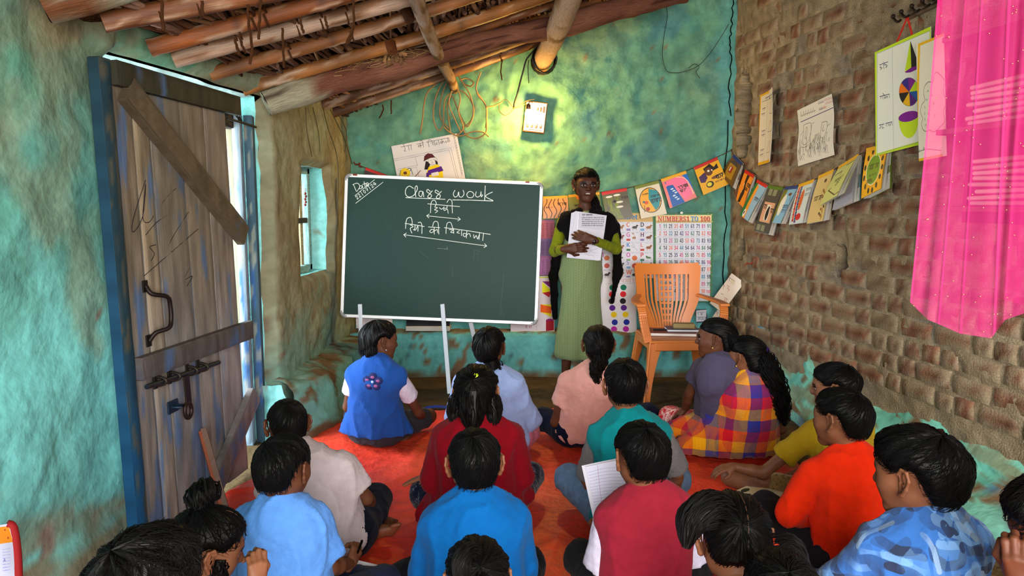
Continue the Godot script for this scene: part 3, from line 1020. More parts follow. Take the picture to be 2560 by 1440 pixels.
	var k := 0
	for e in list:
		var a := on_plane(e[0].x, e[0].y, roof_plane(0.0))
		var b := on_plane(e[1].x, e[1].y, roof_plane(0.0))
		a -= (b - a).normalized() * 0.12
		if b.z < -BACK: b = a + (b - a) * ((-BACK - 0.05 - a.z) / (b.z - a.z))
		b += (b - a).normalized() * (0.35 if k < 6 else 0.0)
		var t := thing("bamboo_rafter", e[5], "rafter", a, Basis(), "bamboo rafters of the roof")
		obj("pole", bamboo(Vector3.ZERO, b - a, e[2], e[3], e[4], k * 3.1 + 1.0), wood, t)
		for rp in ropes.get(k, []):
			var pl := roof_plane(e[2] + 0.012)
			var top := on_plane(rp[0].x, rp[0].y, pl) - a
			var pts := []
			for q in rp: pts.append(top + (at_z(q.x, q.y, -(top + a).z) - at_z(rp[0].x, rp[0].y, -(top + a).z)))
			pts = catmull(pts, 5)
			for j in pts.size(): pts[j] += Vector3(0.0012 * sin(j * 1.9), 0, 0.0012 * cos(j * 2.3))
			var m := MB.new()
			m.col = Color(0.36, 0.23, 0.14)
			m.tube(pts, 0.005, 6)
			var ax := (b - a).normalized()
			var foot := ax * (top - Vector3.ZERO).dot(ax)
			var ring := []
			var s1 := ax.cross(Vector3.UP).normalized()
			var s2 := ax.cross(s1)
			for j in 17: ring.append(foot + (s1 * cos(TAU * j / 16) + s2 * sin(TAU * j / 16)) * (e[2] * 1.1 + 0.004) + ax * 0.012 * (j / 16.0))
			obj("rope_tie", m, rough, t)
			m = MB.new()
			m.col = Color(0.36, 0.23, 0.14)
			m.tube(ring, 0.0045, 6, false)
			obj("rope_loop", m, rough, t)
		if k == 4:
			var stub := MB.new()
			stub.col = Color(0.42, 0.24, 0.14)
			var s0 := on_plane(975, 108, roof_plane(0.0)) - a
			stub.tube([s0, s0 + Vector3(0.02, -0.055, 0.03)], [0.03, 0.024], 10)
			obj("branch_stub", stub, rough, t)
		if k == 3:
			var stub := MB.new()
			stub.col = Color(0.30, 0.19, 0.12)
			var s0 := on_plane(1018, 28, roof_plane(0.0)) - a
			stub.tube([s0, s0 + Vector3(0.015, -0.05, 0.025)], [0.028, 0.022], 10)
			obj("branch_stub", stub, rough, t)
		k += 1
	mb = MB.new()
	var la := on_plane(702, 250, roof_plane(0.09))
	var lb := on_plane(1650, -8, roof_plane(0.09))
	la -= (lb - la).normalized() * 0.08
	lb += (lb - la).normalized() * 0.2
	var pts := []
	var rad := []
	for j in 41:
		var f := j / 40.0
		pts.append(la.lerp(lb, f) + Vector3(0, 0.02 * sin(f * 5.0) + 0.008 * sin(f * 17.0), 0.012 * sin(f * 9.0)))
		rad.append(0.066 + 0.006 * sin(f * 11.0) + 0.004 * sin(f * 31.0))
	mb.tube(pts, rad, 20)
	for j in mb.v.size():
		var p := mb.v[j]
		mb.v[j] += mb.n[j] * (0.006 * n3(p, 6.0) + 0.004 * n3(p, 18.0))
		var s := (p - la).length()
		var c := Color(0.40, 0.25, 0.20).lerp(Color(0.50, 0.34, 0.27), clampf(0.5 + fbm(p, 3.0), 0, 1))
		c = c.lerp(Color(0.62, 0.62, 0.52), smoothstep(0.30, 0.24, s + 0.05 * n3(p, 9.0)) * 0.85)
		c = c.lerp(Color(0.2, 0.12, 0.1), smoothstep(0.5, 0.65, n3(Vector3(s * 1.0, mb.u[j].x * 9.0, 3.0), 2.0)) * 0.7)
		mb.c[j] = Color(c.r, c.g, c.b)
	tag(obj("log_beam", mb, rough), "heavy red-brown log beam under the rafters, its foot daubed with limewash", "beam")
	mb = MB.new()
	var e0 := at_z(112, 16, 2.30)
	var e1 := at_z(420, -70, 2.42)
	mb.tube([e0, e0.lerp(e1, 0.3), e0.lerp(e1, 0.6), e1], [0.05, 0.056, 0.055, 0.05], 16)
	for j in mb.v.size():
		var p := mb.v[j]
		mb.v[j] += mb.n[j] * 0.008 * n3(p, 9.0)
		var c := Color(0.58, 0.60, 0.52).lerp(Color(0.40, 0.26, 0.18), smoothstep(0.1, 0.3, n3(p, 8.0) - mb.n[j].y * 0.2))
		mb.c[j] = Color(c.r, c.g, c.b)
	tag(obj("beam_end", mb, rough), "clay-daubed end of a beam resting on the left wall, above and left of the door", "beam")
	for e in [[Vector2(1356, 160), Vector2(1432, -40), 0.068, "pole_purlin", "stout pale pole entering the front wall above the bulb, wrapped in black wire", 0.9], [Vector2(1134, 228), Vector2(1030, -40), 0.034, "pole_purlin", "slim pole entering the front wall behind the tangle of tan cord", 0.7]]:
		var b := at_z(e[0].x, e[0].y, BACK + 0.02)
		var a := on_floor(e[1].x, e[1].y, b.y + 0.03)
		var t := thing(e[3], e[4], "pole", a, Basis(), "poles running into the front wall")
		obj("pole", bamboo(Vector3.ZERO, b - a, e[2], Color(0.66, 0.50, 0.34), e[5], e[2] * 100.0, 0.42), rough, t)
	mb = MB.new()
	var c0 := on_plane(985, 152, roof_plane(0.05)) + Vector3(0, 0.0, 0.06)
	var ax := (lb - la).normalized()
	for j in 110:
		var p := c0 + ax * r.randfn(0.0, 0.13) + Vector3(0, r.randfn(0.0, 0.018), r.randfn(0.0, 0.025))
		var d := (ax * r.randf_range(0.4, 1.0) + Vector3(r.randfn(0, 0.3), r.randfn(-0.05, 0.25), r.randfn(0, 0.3))).normalized()
		var L := r.randf_range(0.05, 0.17)
		mb.col = [Color(0.50, 0.39, 0.24), Color(0.42, 0.31, 0.2), Color(0.58, 0.47, 0.3)][j % 3]
		mb.tube([p - d * L * 0.5, p + Vector3(r.randfn(0, 0.008), r.randfn(0, 0.008), 0), p + d * L * 0.5], 0.0016, 4)
	for j in 9:
		mb.col = Color(0.45, 0.32, 0.2) * r.randf_range(0.8, 1.2)
		var p := c0 + ax * r.randfn(0.05, 0.09) + Vector3(0, r.randfn(-0.01, 0.02), 0.03)
		var bas := Basis.from_euler(Vector3(r.randf() * TAU, r.randf() * TAU, r.randf() * TAU))
		mb.grid(3, 4, func(s, t): return p + bas * Vector3((s - 0.5) * 0.03 * sin(PI * clampf(t, 0.05, 0.97)), 0.012 * cos(s * 5.0), (t - 0.5) * 0.06))
	tag(obj("dry_straw", mb, mat(Color.WHITE, 0.95, {"two": true})), "tuft of dry straw and dead leaves lodged on top of the log beam", "straw", "", "stuff")
# ================================================================ door, window, lamp, wiring
func build_door() -> void:
	var foot := Vector3(-1.39, 0.015, -2.53)
	var D := Vector3(0.105, 0, -0.90).normalized()
	var up := Vector3(-0.022, 1.0, 0.0)
	var bas := basis_up(up, Vector3(-D.z, 0, D.x) * 1.0)
	bas = Basis(D, (up - D * up.dot(D)).normalized(), D.cross(up).normalized())
	if bas.z.x < 0: bas.z = -bas.z
	var pl := Plane(bas.z, foot)
	var inv := Transform3D(bas, foot).affine_inverse()
	var L := func(x: float, y: float) -> Vector2:
		var q := inv * on_plane(x, y, pl)
		return Vector2(q.x, q.y)
	var t := Node3D.new()
	t.name = "door_1"
	add_child(t)
	t.transform = Transform3D(bas, foot)
	tag(t, "weathered blue plank door standing ajar in the left wall, with iron bolt and handle", "door", "", "structure")
	var wood := mat(Color.WHITE, 0.72, {"tex": "grain_soft", "uvs": Vector3(3, 3, 1), "bump": "grain", "bs": 0.10, "spec": 0.3})
	var iron := mat(Color.WHITE, 0.5, {"metal": 0.6, "tex": "mottle"})
	var wear := func(m: MB, base: Color, blue: float, sd: float) -> void:
		for k in m.v.size():
			var p := m.v[k]
			var s := n3(Vector3(p.x * 5.0, p.y * 0.9, sd), 1.6) * 0.6 + n3(Vector3(p.x * 16.0, p.y * 2.0, sd), 2.2) * 0.4
			var c := base.lerp(Color(base.r * 1.12, base.g * 1.18, base.b * 1.34), smoothstep(1.3, 0.4, p.y)) * (0.94 + 0.16 * n3(Vector3(p.x * 7.0, p.y, sd), 3.0))
			c = c.lerp(Color(0.27, 0.38, 0.55), smoothstep(0.0, 0.45, s + blue - 0.25 * p.y + 0.05) * 0.8)
			m.c[k] = Color(c.r, c.g, c.b)
	var slab := func(x0: float, x1: float, y0: float, y1: float, z0: float, z1: float, nx := 6, ny := 50) -> MB:
		var m := MB.new()
		var b := 0.004
		m.box(Vector3((x0 + x1) * 0.5, (y0 + y1) * 0.5, (z0 + z1) * 0.5 - b * 0.5), Vector3(x1 - x0, y1 - y0, z1 - z0 - b), Basis(), b)
		m.grid(nx, ny, func(s, t):
			var e := minf(minf(s, 1 - s) * (x1 - x0), minf(t, 1 - t) * (y1 - y0))
			return Vector3(lerpf(x0, x1, s), lerpf(y0, y1, t), z1 - 0.006 * smoothstep(0.008, 0.0, e) + 0.0015 * n3(Vector3(s * 4.0, t * 3.0, x0 * 9.0), 3.0)))
		for k in m.v.size(): m.u[k] = Vector2(m.v[k].x * 1.5, m.v[k].y * 0.35 + x0)
		return m
	var m: MB = slab.call(-0.012, 0.05, 0.0, 1.785, -0.02, 0.03, 4, 60)
	for k in m.v.size():
		var p := m.v[k]
		var c := Color(0.12, 0.21, 0.25).lerp(Color(0.10, 0.30, 0.46), smoothstep(0.9, 0.2, p.y)).lerp(Color(0.34, 0.30, 0.24), smoothstep(0.1, 0.35, n3(Vector3(p.x * 18.0, p.y * 2.5, 2.0), 2.0)) * 0.7)
		m.c[k] = Color(c.r, c.g, c.b)
	obj("stile", m, wood, t)
	var cuts := [0.05, 0.165, 0.262, 0.47, 0.66, 0.845]
	for k in 5:
		m = slab.call(cuts[k] + 0.0015, cuts[k + 1] - 0.0015, 0.01 + 0.004 * (k % 2), 1.74 + 0.005 * (k % 3), -0.008 - 0.002 * (k % 2), 0.016 + 0.002 * (k % 3), 10, 70)
		wear.call(m, [Color(0.44, 0.40, 0.34), Color(0.50, 0.45, 0.37), Color(0.44, 0.41, 0.36), Color(0.46, 0.42, 0.36), Color(0.47, 0.43, 0.38)][k], [0.10, -0.1, -0.02, -0.06, -0.02][k], k * 4.3)
		obj("plank", m, wood, t)
	var a: Vector2 = L.call(278, 152); var b: Vector2 = L.call(572, 237); var c: Vector2 = L.call(572, 288)
	m = slab.call(0.05, b.x + 0.02, c.y, a.y - 0.005, 0.016, 0.052, 30, 6)
	wear.call(m, Color(0.20, 0.20, 0.16), 0.02, 21.0)
	obj("rail", m, wood, t)
	a = L.call(330, 872); b = L.call(604, 802); c = L.call(606, 846)
	m = slab.call(0.05, b.x + 0.01, c.y, b.y, 0.018, 0.058, 30, 6)
	wear.call(m, Color(0.30, 0.27, 0.24), 0.0, 24.0)
	obj("rail", m, wood, t)
	a = L.call(345, 1330)
	for e in [[Vector2(290, 222), Vector2(590, 590), 0.105, Color(0.34, 0.30, 0.24), -0.10, 0.036], [Vector2(618, 985), Vector2(470, 1330), 0.10, Color(0.42, 0.38, 0.33), 0.0, 0.034]]:
		var p: Vector2 = L.call(e[0].x, e[0].y); var q: Vector2 = L.call(e[1].x, e[1].y)
		var d := (q - p).normalized()
		var bm := MB.new()
		var len := p.distance_to(q)
		var xf := Transform3D(basis_to(Vector3(d.x, d.y, 0), Vector3(-d.y, d.x, 0)), Vector3((p.x + q.x) * 0.5, (p.y + q.y) * 0.5, 0.018))
		bm.box(Vector3(0, 0, e[5] * 0.5), Vector3(len, e[2], e[5]), Basis(), 0.004)
		bm.grid(40, 6, func(s, tt): return Vector3((s - 0.5) * len, (tt - 0.5) * e[2], e[5] + 0.0008 - 0.003 * smoothstep(0.1, 0.0, minf(tt, 1 - tt))))
		for k in bm.v.size(): bm.u[k] = Vector2(bm.v[k].y * 1.5, bm.v[k].x * 0.5)
		var moved := MB.new()
		moved.add(bm, xf)
		wear.call(moved, e[3], e[4], e[2] * 200.0)
		obj("brace", moved, wood, t)
	m = MB.new()
	m.col = Color(0.16, 0.13, 0.12)
	var hp := []
	for q in [Vector2(349, 716), Vector2(352, 735), Vector2(372, 742), Vector2(380, 765), Vector2(382, 800), Vector2(376, 820), Vector2(362, 832), Vector2(358, 852)]:
		var w: Vector2 = L.call(q.x, q.y)
		hp.append(Vector3(w.x, w.y, 0.026 if hp.size() in [0, 7] else (0.045 if hp.size() in [1, 6] else 0.075)))
	m.tube(catmull(hp, 4), 0.0085, 8)
	for q in [hp[0], hp[7]]: m.box(q - Vector3(0, 0, 0.004), Vector3(0.03, 0.045, 0.006), Basis(), 0.002)
	obj("handle", m, iron, t)
	m = MB.new()
	m.col = Color(0.17, 0.20, 0.24)
	var r0: Vector2 = L.call(332, 967); var r1: Vector2 = L.call(518, 906)
	var R := func(f: float, z: float) -> Vector3:
		var w := r0.lerp(r1, f)
		return Vector3(w.x, w.y, z)
	m.tube([R.call(0.0, 0.055), R.call(1.0, 0.055)], 0.0095, 10)
	obj("bolt", m, iron, t)
	m = MB.new()
	m.col = Color(0.22, 0.20, 0.18)
	for f in [0.2, 0.38, 0.62, 0.78]:
		var ring := []
		for j in 9: ring.append(R.call(f, 0.0) + Vector3(0.0, 0.017 * cos(PI * j / 8.0), 0.03 + 0.038 * sin(PI * j / 8.0)))
		m.tube(ring, 0.006, 6)
		m.box(R.call(f, 0.022), Vector3(0.022, 0.06, 0.008), Basis(), 0.002)
	obj("bracket", m, iron, t)
	m = MB.new()
	m.col = Color(0.20, 0.16, 0.14)
	var h0: Vector2 = L.call(428, 938); var h1: Vector2 = L.call(434, 1036)
	m.box(Vector3((h0.x + h1.x) * 0.5, (h0.y + h1.y) * 0.5 + 0.02, 0.066), Vector3(0.038, h0.y - h1.y - 0.04, 0.008), Basis(Vector3.BACK, 0.03), 0.003)
	var loop := []
	for j in 13: loop.append(Vector3(h1.x, h1.y + 0.018, 0.064) + Vector3(0.024 * cos(TAU * j / 12.0), 0.032 * sin(TAU * j / 12.0), 0))
	m.tube(loop, 0.008, 8, false)
	obj("hasp", m, iron, t)
	m = MB.new()
	m.col = Color(0.16, 0.24, 0.33)
	var s0: Vector2 = L.call(418, 1016)
	m.box(Vector3(s0.x, s0.y, 0.024), Vector3(0.07, 0.05, 0.008), Basis(), 0.003)
	m.tube([Vector3(s0.x - 0.012, s0.y, 0.028), Vector3(s0.x - 0.012, s0.y, 0.06), Vector3(s0.x + 0.018, s0.y, 0.06), Vector3(s0.x + 0.018, s0.y, 0.028)], 0.006, 6)
	obj("staple", m, iron, t)
	m = MB.new()
	m.col = Color(0.12, 0.11, 0.13)
	for q in [[Vector2(352, 450), Vector2(335, 500), Vector2(318, 560), Vector2(322, 580), Vector2(345, 540), Vector2(352, 460), Vector2(345, 545), Vector2(360, 556), Vector2(372, 540)], [Vector2(352, 588), Vector2(378, 558), Vector2(408, 536)], [Vector2(348, 690), Vector2(420, 628), Vector2(485, 572)], [Vector2(460, 530), Vector2(425, 585), Vector2(408, 620), Vector2(420, 630)], [Vector2(388, 515), Vector2(408, 490), Vector2(430, 470)], [Vector2(378, 612), Vector2(362, 618), Vector2(374, 634), Vector2(366, 652)], [Vector2(462, 672), Vector2(448, 700), Vector2(470, 690), Vector2(456, 716)]]:
		var pts := []
		for w in q:
			var lw: Vector2 = L.call(w.x, w.y)
			pts.append(Vector3(lw.x, lw.y, 0.0195))
		m.tube(catmull(pts, 4), 0.0012, 4)
	obj("scribble", m, mudmat_dark(), t)
	var fr := MB.new()
	var frame := Node3D.new()
	frame.name = "trim_5"
	add_child(frame)
	frame.set_meta("kind", "structure")
	frame.set_meta("label", "flaking blue and cream wooden door frame at the far side of the doorway")
	frame.set_meta("category", "door frame")
	for e in [[-1.478, 0.052, 3.83, 0.08, Color(0.70, 0.66, 0.54), -0.3], [-1.424, 0.040, 3.80, 0.07, Color(0.60, 0.68, 0.74), 0.0], [-1.384, 0.044, 3.86, 0.06, Color(0.26, 0.36, 0.42), 0.0]]:
		fr = slab.call(-e[1] * 0.5, e[1] * 0.5, 0.0, 1.76, -e[3] * 0.5, e[3] * 0.5, 4, 60)
		for k in fr.v.size():
			var p := fr.v[k]
			var cc: Color = (e[4] as Color).lerp(Color(0.22, 0.38, 0.62), smoothstep(0.0, 0.3, n3(Vector3(p.x * 9.0, p.y * 1.2, e[0]), 2.0) + e[5] - 0.1) * 0.8)
			cc = cc.lerp(Color(0.70, 0.66, 0.56), smoothstep(0.25, 0.4, n3(Vector3(p.x * 14.0, p.y * 3.0, 4.0), 2.0)) * 0.6)
			fr.c[k] = Color(cc.r, cc.g, cc.b)
		var mv := MB.new()
		mv.add(fr, Transform3D(Basis(Vector3.UP, 0.12), Vector3(e[0], 0.0, -e[2])))
		obj("post", mv, wood, frame)
	fr = MB.new()
	fr.col = Color(0.25, 0.23, 0.2)
	fr.box(Vector3(-1.475, 1.72, -3.42), Vector3(0.06, 0.07, 0.86), Basis(Vector3.UP, -0.05), 0.005)
	obj("head", fr, wood, frame)
	fr = MB.new()
	fr.col = Color(0.2, 0.18, 0.16)
	fr.tube([at_z(568, 296, 3.6), at_z(600, 305, 3.72), at_z(640, 318, 3.84)], 0.006, 6)
	obj("latch_wire", fr, iron, frame)
	fr = MB.new()
	fr.col = Color(0.16, 0.12, 0.10)
	fr.tube(catmull([at_z(584, 278, 3.78), at_z(592, 290, 3.78), at_z(602, 306, 3.78)], 4), [0.008, 0.010, 0.012, 0.012, 0.013, 0.013, 0.012, 0.012, 0.011], 8)
	obj("peg", fr, wood, frame)
	var bt := MB.new()
	var top := on_plane(508, 1074, Plane(bas.z, foot + bas.z * 0.055))
	var bot := on_floor(556, 1330, 0.01) + bas.z * 0.04
	var dir := (top - bot).normalized()
	bt.col = Color(0.42, 0.34, 0.30)
	bt.box((top + bot) * 0.5, Vector3(0.045, top.distance_to(bot), 0.024), basis_up(dir, bas.z) * Basis(Vector3.UP, 0.5), 0.003)
	bt.col = Color(0.50, 0.28, 0.20)
	bt.box((top + bot) * 0.5 - D * 0.018, Vector3(0.02, top.distance_to(bot) * 0.995, 0.022), basis_up(dir, bas.z) * Basis(Vector3.UP, 0.5), 0.003)
	for k in bt.v.size(): bt.u[k] = Vector2(bt.v[k].x * 2.0 + bt.v[k].z, bt.v[k].y * 0.5)
	tag(obj("wood_batten", bt, wood), "loose wooden batten leaning against the lower part of the blue door", "batten")
func build_window() -> void:
	var wood := mat(Color.WHITE, 0.75, {"tex": "grain", "uvs": Vector3(2, 1, 1), "bump": "grain", "bs": 0.1})
	var t := Node3D.new()
	t.name = "window_1"
	add_child(t)
	tag(t, "small window in a deep turquoise niche of the left wall, with pale wooden bars", "window", "", "structure")
	var X := -1.415
	var m := MB.new()
	m.col = Color(0.56, 0.72, 0.70)
	m.box(Vector3(X, 1.535, -4.68), Vector3(0.06, 0.07, 0.62), Basis(), 0.004)
	m.box(Vector3(X, 0.862, -4.68), Vector3(0.06, 0.06, 0.62), Basis(), 0.004)
	m.box(Vector3(X, 1.195, -4.955), Vector3(0.06, 0.69, 0.05), Basis(), 0.004)
	m.box(Vector3(X, 1.195, -4.405), Vector3(0.06, 0.69, 0.05), Basis(), 0.004)
	obj("window_frame", m, wood, t)
	for e in [[-4.86, 0.055, Color(0.72, 0.66, 0.50)], [-4.74, 0.05, Color(0.70, 0.72, 0.70)], [-4.62, 0.05, Color(0.66, 0.62, 0.52)], [-4.50, 0.05, Color(0.68, 0.64, 0.5)]]:
		m = MB.new()
		m.col = e[2]
		m.box(Vector3(X - 0.01, 1.195, e[0]), Vector3(0.022, 0.67, e[1]), Basis(), 0.003)
		obj("bar", m, wood, t)
	m = MB.new()
	m.col = Color(0.25, 0.20, 0.16)
	m.box(Vector3(X + 0.004, 1.19, -4.68), Vector3(0.03, 0.035, 0.55), Basis(), 0.003)
	obj("cross_bar", m, wood, t)
	m = MB.new()
	m.col = Color(0.40, 0.16, 0.12)
	for k in 5: m.ball(at_z(763.0 + (k % 2) * 1.5, 484.0 + k * 7.0, 4.84), 0.009, 10, 6)
	m.tube([at_z(764, 470, 4.84), at_z(763, 515, 4.84)], 0.0015, 5)
	tag(obj("bead_string", m, mat(Color.WHITE, 0.4)), "short string of red-brown beads hanging in the small window", "beads")
func build_lamp() -> void:
	var plastic := mat(Color.WHITE, 0.35, {"spec": 0.5})
	var wood := mat(Color.WHITE, 0.6, {"tex": "grain", "bump": "grain", "bs": 0.05})
	var ctr := at_z(1338, 293, 5.385)
	var bas := Basis(Vector3.BACK, -0.115)
	var t := thing("switch_board", "small wooden switchboard with sockets and switches hung below the pole on the front wall", "switchboard", ctr, bas)
	var m := MB.new()
	m.col = Color(0.62, 0.42, 0.22)
	m.box(Vector3(0, 0, -0.022), Vector3(0.160, 0.222, 0.05), Basis(), 0.004)
	obj("box", m, wood, t)
	m = MB.new()
	m.col = Color(0.93, 0.90, 0.84)
	m.box(Vector3(0.0, 0.0, 0.006), Vector3(0.146, 0.206, 0.006), Basis(), 0.002)
	obj("face_plate", m, plastic, t)
	for k in 3:
		m = MB.new()
		m.col = Color(0.2, 0.14, 0.1)
		m.box(Vector3(0.012 + k * 0.022, 0.058, 0.013), Vector3(0.013, 0.022 + 0.012 * k, 0.012), Basis(), 0.003)
		obj("socket", m, plastic, t)
	for k in 4:
		m = MB.new()
		m.col = Color(0.22, 0.15, 0.1)
		m.box(Vector3(-0.05 + k * 0.032, -0.062, 0.013), Vector3(0.018, 0.036 - 0.004 * (k % 2), 0.012), Basis(), 0.003)
		m.col = Color(0.95, 0.9, 0.8)
		m.box(Vector3(-0.05 + k * 0.032, -0.055, 0.02), Vector3(0.010, 0.014, 0.010), Basis(Vector3.RIGHT, 0.3), 0.002)
		obj("switch", m, plastic, t)
	m = MB.new()
	m.col = Color(0.12, 0.1, 0.08)
	m.tube([Vector3(-0.04, -0.092, 0.012), Vector3(0.06, -0.092, 0.012)], 0.002, 5)
	obj("seam", m, plastic, t)
	var bp := at_z(1321, 284, 5.275)
	var lt := thing("light_bulb", "glowing bulb in a brown holder at the left edge of the switchboard", "bulb", bp)
	m = MB.new()
	m.lathe([Vector2(0.0005, -0.032), Vector2(0.012, -0.030), Vector2(0.022, -0.022), Vector2(0.0265, -0.008), Vector2(0.025, 0.006), Vector2(0.017, 0.022), Vector2(0.012, 0.034)], 20)
	var glow := StandardMaterial3D.new()
	glow.albedo_color = Color(1, 0.95, 0.85)
	glow.emission_enabled = true
	glow.emission = Color(1.0, 0.86, 0.55)
	glow.emission_energy_multiplier = 12.0
	obj("bulb_glass", m, glow, lt)
	m = MB.new()
	m.col = Color(0.28, 0.18, 0.12)
	m.lathe([Vector2(0.014, 0.030), Vector2(0.017, 0.034), Vector2(0.017, 0.06), Vector2(0.010, 0.068), Vector2(0.001, 0.069)], 16)
	m.tube(catmull([Vector3(0, 0.068, 0), Vector3(0.01, 0.085, -0.03), Vector3(0.03, 0.09, -0.10), Vector3(0.05, 0.07, -0.12)], 5), 0.004, 6)
	obj("holder", m, plastic, lt)
	var lamp := OmniLight3D.new()
	lamp.name = "bulb_light"
	lamp.light_color = Color(1.0, 0.77, 0.38)
	lamp.light_energy = 1.15
	lamp.light_size = 0.026
	lamp.omni_range = 12.0
	lamp.omni_attenuation = 2.0
	lamp.shadow_enabled = true
	lt.add_child(lamp)
	var rubber := mat(Color.WHITE, 0.5)
	m = MB.new()
	m.col = Color(0.06, 0.055, 0.05)
	var end := at_z(1356, 160, BACK + 0.02)
	var beg := on_floor(1432, -40, end.y + 0.03)
	var ax := (end - beg).normalized()
	var s1 := ax.cross(Vector3.UP).normalized()
	var s2 := s1.cross(ax)
	var coil := []
	for j in 100:
		var a := j * 0.42
		var c := end - ax * (0.22 - 0.14 * j / 100.0 + 0.02 * sin(j * 0.9))
		coil.append(c + (s1 * cos(a) + s2 * sin(a)) * (0.076 + 0.012 * absf(sin(j * 0.37))) - Vector3(0, 0.02 * maxf(0.0, -sin(a)) * absf(sin(j * 0.21)), 0))
	m.tube(coil, 0.0055, 6)
	m.tube(px_curve([Vector2(1350, 112), Vector2(1318, 146), Vector2(1308, 178), Vector2(1302, 200), Vector2(1294, 232), Vector2(1286, 258), Vector2(1284, 272)], 5.30, 5.40), 0.006, 7)
	m.tube(px_curve([Vector2(1322, 150), Vector2(1320, 170), Vector2(1322, 208)], 5.34), 0.0035, 6)
	tag(obj("black_cable", m, rubber), "black cable wound round the stout pole and running down to the switchboard", "cable")
	m = MB.new()
	m.col = Color(0.30, 0.24, 0.15)
	for q in [[Vector2(1284, 270), Vector2(1300, 262), Vector2(1316, 252), Vector2(1336, 248)], [Vector2(1284, 272), Vector2(1278, 262), Vector2(1266, 249), Vector2(1256, 252), Vector2(1248, 264), Vector2(1250, 280), Vector2(1266, 288), Vector2(1284, 272)], [Vector2(1284, 270), Vector2(1300, 268), Vector2(1318, 256)]]:
		m.tube(px_curve(q, 5.37), 0.0025, 5)
	tag(obj("twin_wire", m, rubber), "thin bare twin wires looped at the left of the switchboard", "wire")
	m = MB.new()
	m.col = Color(0.52, 0.41, 0.26)
	for q in [[Vector2(1117, 188), Vector2(1090, 210), Vector2(1068, 232), Vector2(1060, 262), Vector2(1056, 300), Vector2(1050, 336)], [Vector2(1115, 196), Vector2(1096, 225), Vector2(1085, 262), Vector2(1084, 300), Vector2(1096, 326), Vector2(1108, 310), Vector2(1112, 250), Vector2(1140, 226), Vector2(1166, 236), Vector2(1184, 270), Vector2(1178, 300), Vector2(1160, 318)],
		[Vector2(1144, 186), Vector2(1160, 212), Vector2(1176, 240), Vector2(1184, 282), Vector2(1170, 316), Vector2(1156, 300), Vector2(1140, 262), Vector2(1130, 240), Vector2(1118, 262), Vector2(1122, 300), Vector2(1126, 330)], [Vector2(1190, 220), Vector2(1196, 240), Vector2(1214, 262), Vector2(1216, 300), Vector2(1214, 332), Vector2(1190, 346), Vector2(1166, 338), Vector2(1156, 316)],
		[Vector2(1110, 318), Vector2(1126, 332), Vector2(1150, 340), Vector2(1180, 330), Vector2(1206, 330), Vector2(1222, 342)], [Vector2(1216, 268), Vector2(1236, 264), Vector2(1254, 256)], [Vector2(1202, 180), Vector2(1190, 222), Vector2(1206, 250), Vector2(1218, 276), Vector2(1214, 320)], [Vector2(1150, 200), Vector2(1166, 196), Vector2(1184, 206), Vector2(1176, 216), Vector2(1158, 208)],
		[Vector2(1130, 200), Vector2(1150, 240), Vector2(1146, 280), Vector2(1158, 320), Vector2(1140, 340)], [Vector2(1120, 200), Vector2(1104, 240), Vector2(1100, 290), Vector2(1122, 322)], [Vector2(1136, 210), Vector2(1122, 256), Vector2(1136, 296), Vector2(1152, 330)]]:
		m.tube(px_curve(q, 5.30, 5.34 + 0.03 * sin(q[0].x)), 0.0055, 6)
	tag(obj("tan_cord", m, mat(Color.WHITE, 0.7)), "loose tangle of tan cord hanging below the slim pole on the front wall", "cord")
	m = MB.new()
	m.col = Color(0.10, 0.09, 0.08)
	m.tube(px_curve([Vector2(1662, -4), Vector2(1668, 40), Vector2(1660, 90), Vector2(1656, 140), Vector2(1668, 178), Vector2(1700, 182)], 5.40), 0.0022, 5)
	m.tube(px_curve([Vector2(1700, 182), Vector2(1740, 168), Vector2(1770, 140), Vector2(1800, 96), Vector2(1822, 60)], 5.38, 5.3), 0.002, 5)
	m.tube(px_curve([Vector2(1722, 170), Vector2(1736, 160), Vector2(1748, 168), Vector2(1740, 180), Vector2(1750, 196)], 5.39), 0.002, 5)
	tag(obj("thin_wire", m, rubber), "thin dark wire wandering down the green wall right of the bulb to a bent hook", "wire")
	m = MB.new()
	m.col = Color(0.26, 0.24, 0.16)
	for q in [[Vector2(764, 268), Vector2(768, 330), Vector2(780, 392)], [Vector2(782, 268), Vector2(796, 330), Vector2(800, 380)], [Vector2(808, 270), Vector2(820, 320), Vector2(840, 380), Vector2(846, 440), Vector2(844, 520)], [Vector2(826, 274), Vector2(862, 350), Vector2(880, 410)], [Vector2(848, 290), Vector2(866, 330), Vector2(862, 380)]]:
		var pts := []
		for p in q:
			var hit := on_plane(p.x, p.y, Plane(Vector3(1, 0, 0.048).normalized(), Vector3(left_x(4.6) + 0.035, 1, -4.6)))
			pts.append(hit)
		m.tube(catmull(pts, 5), 0.003, 5)
	tag(obj("old_strings", m, rubber), "old strings trailing down the plaster above the small window", "string")
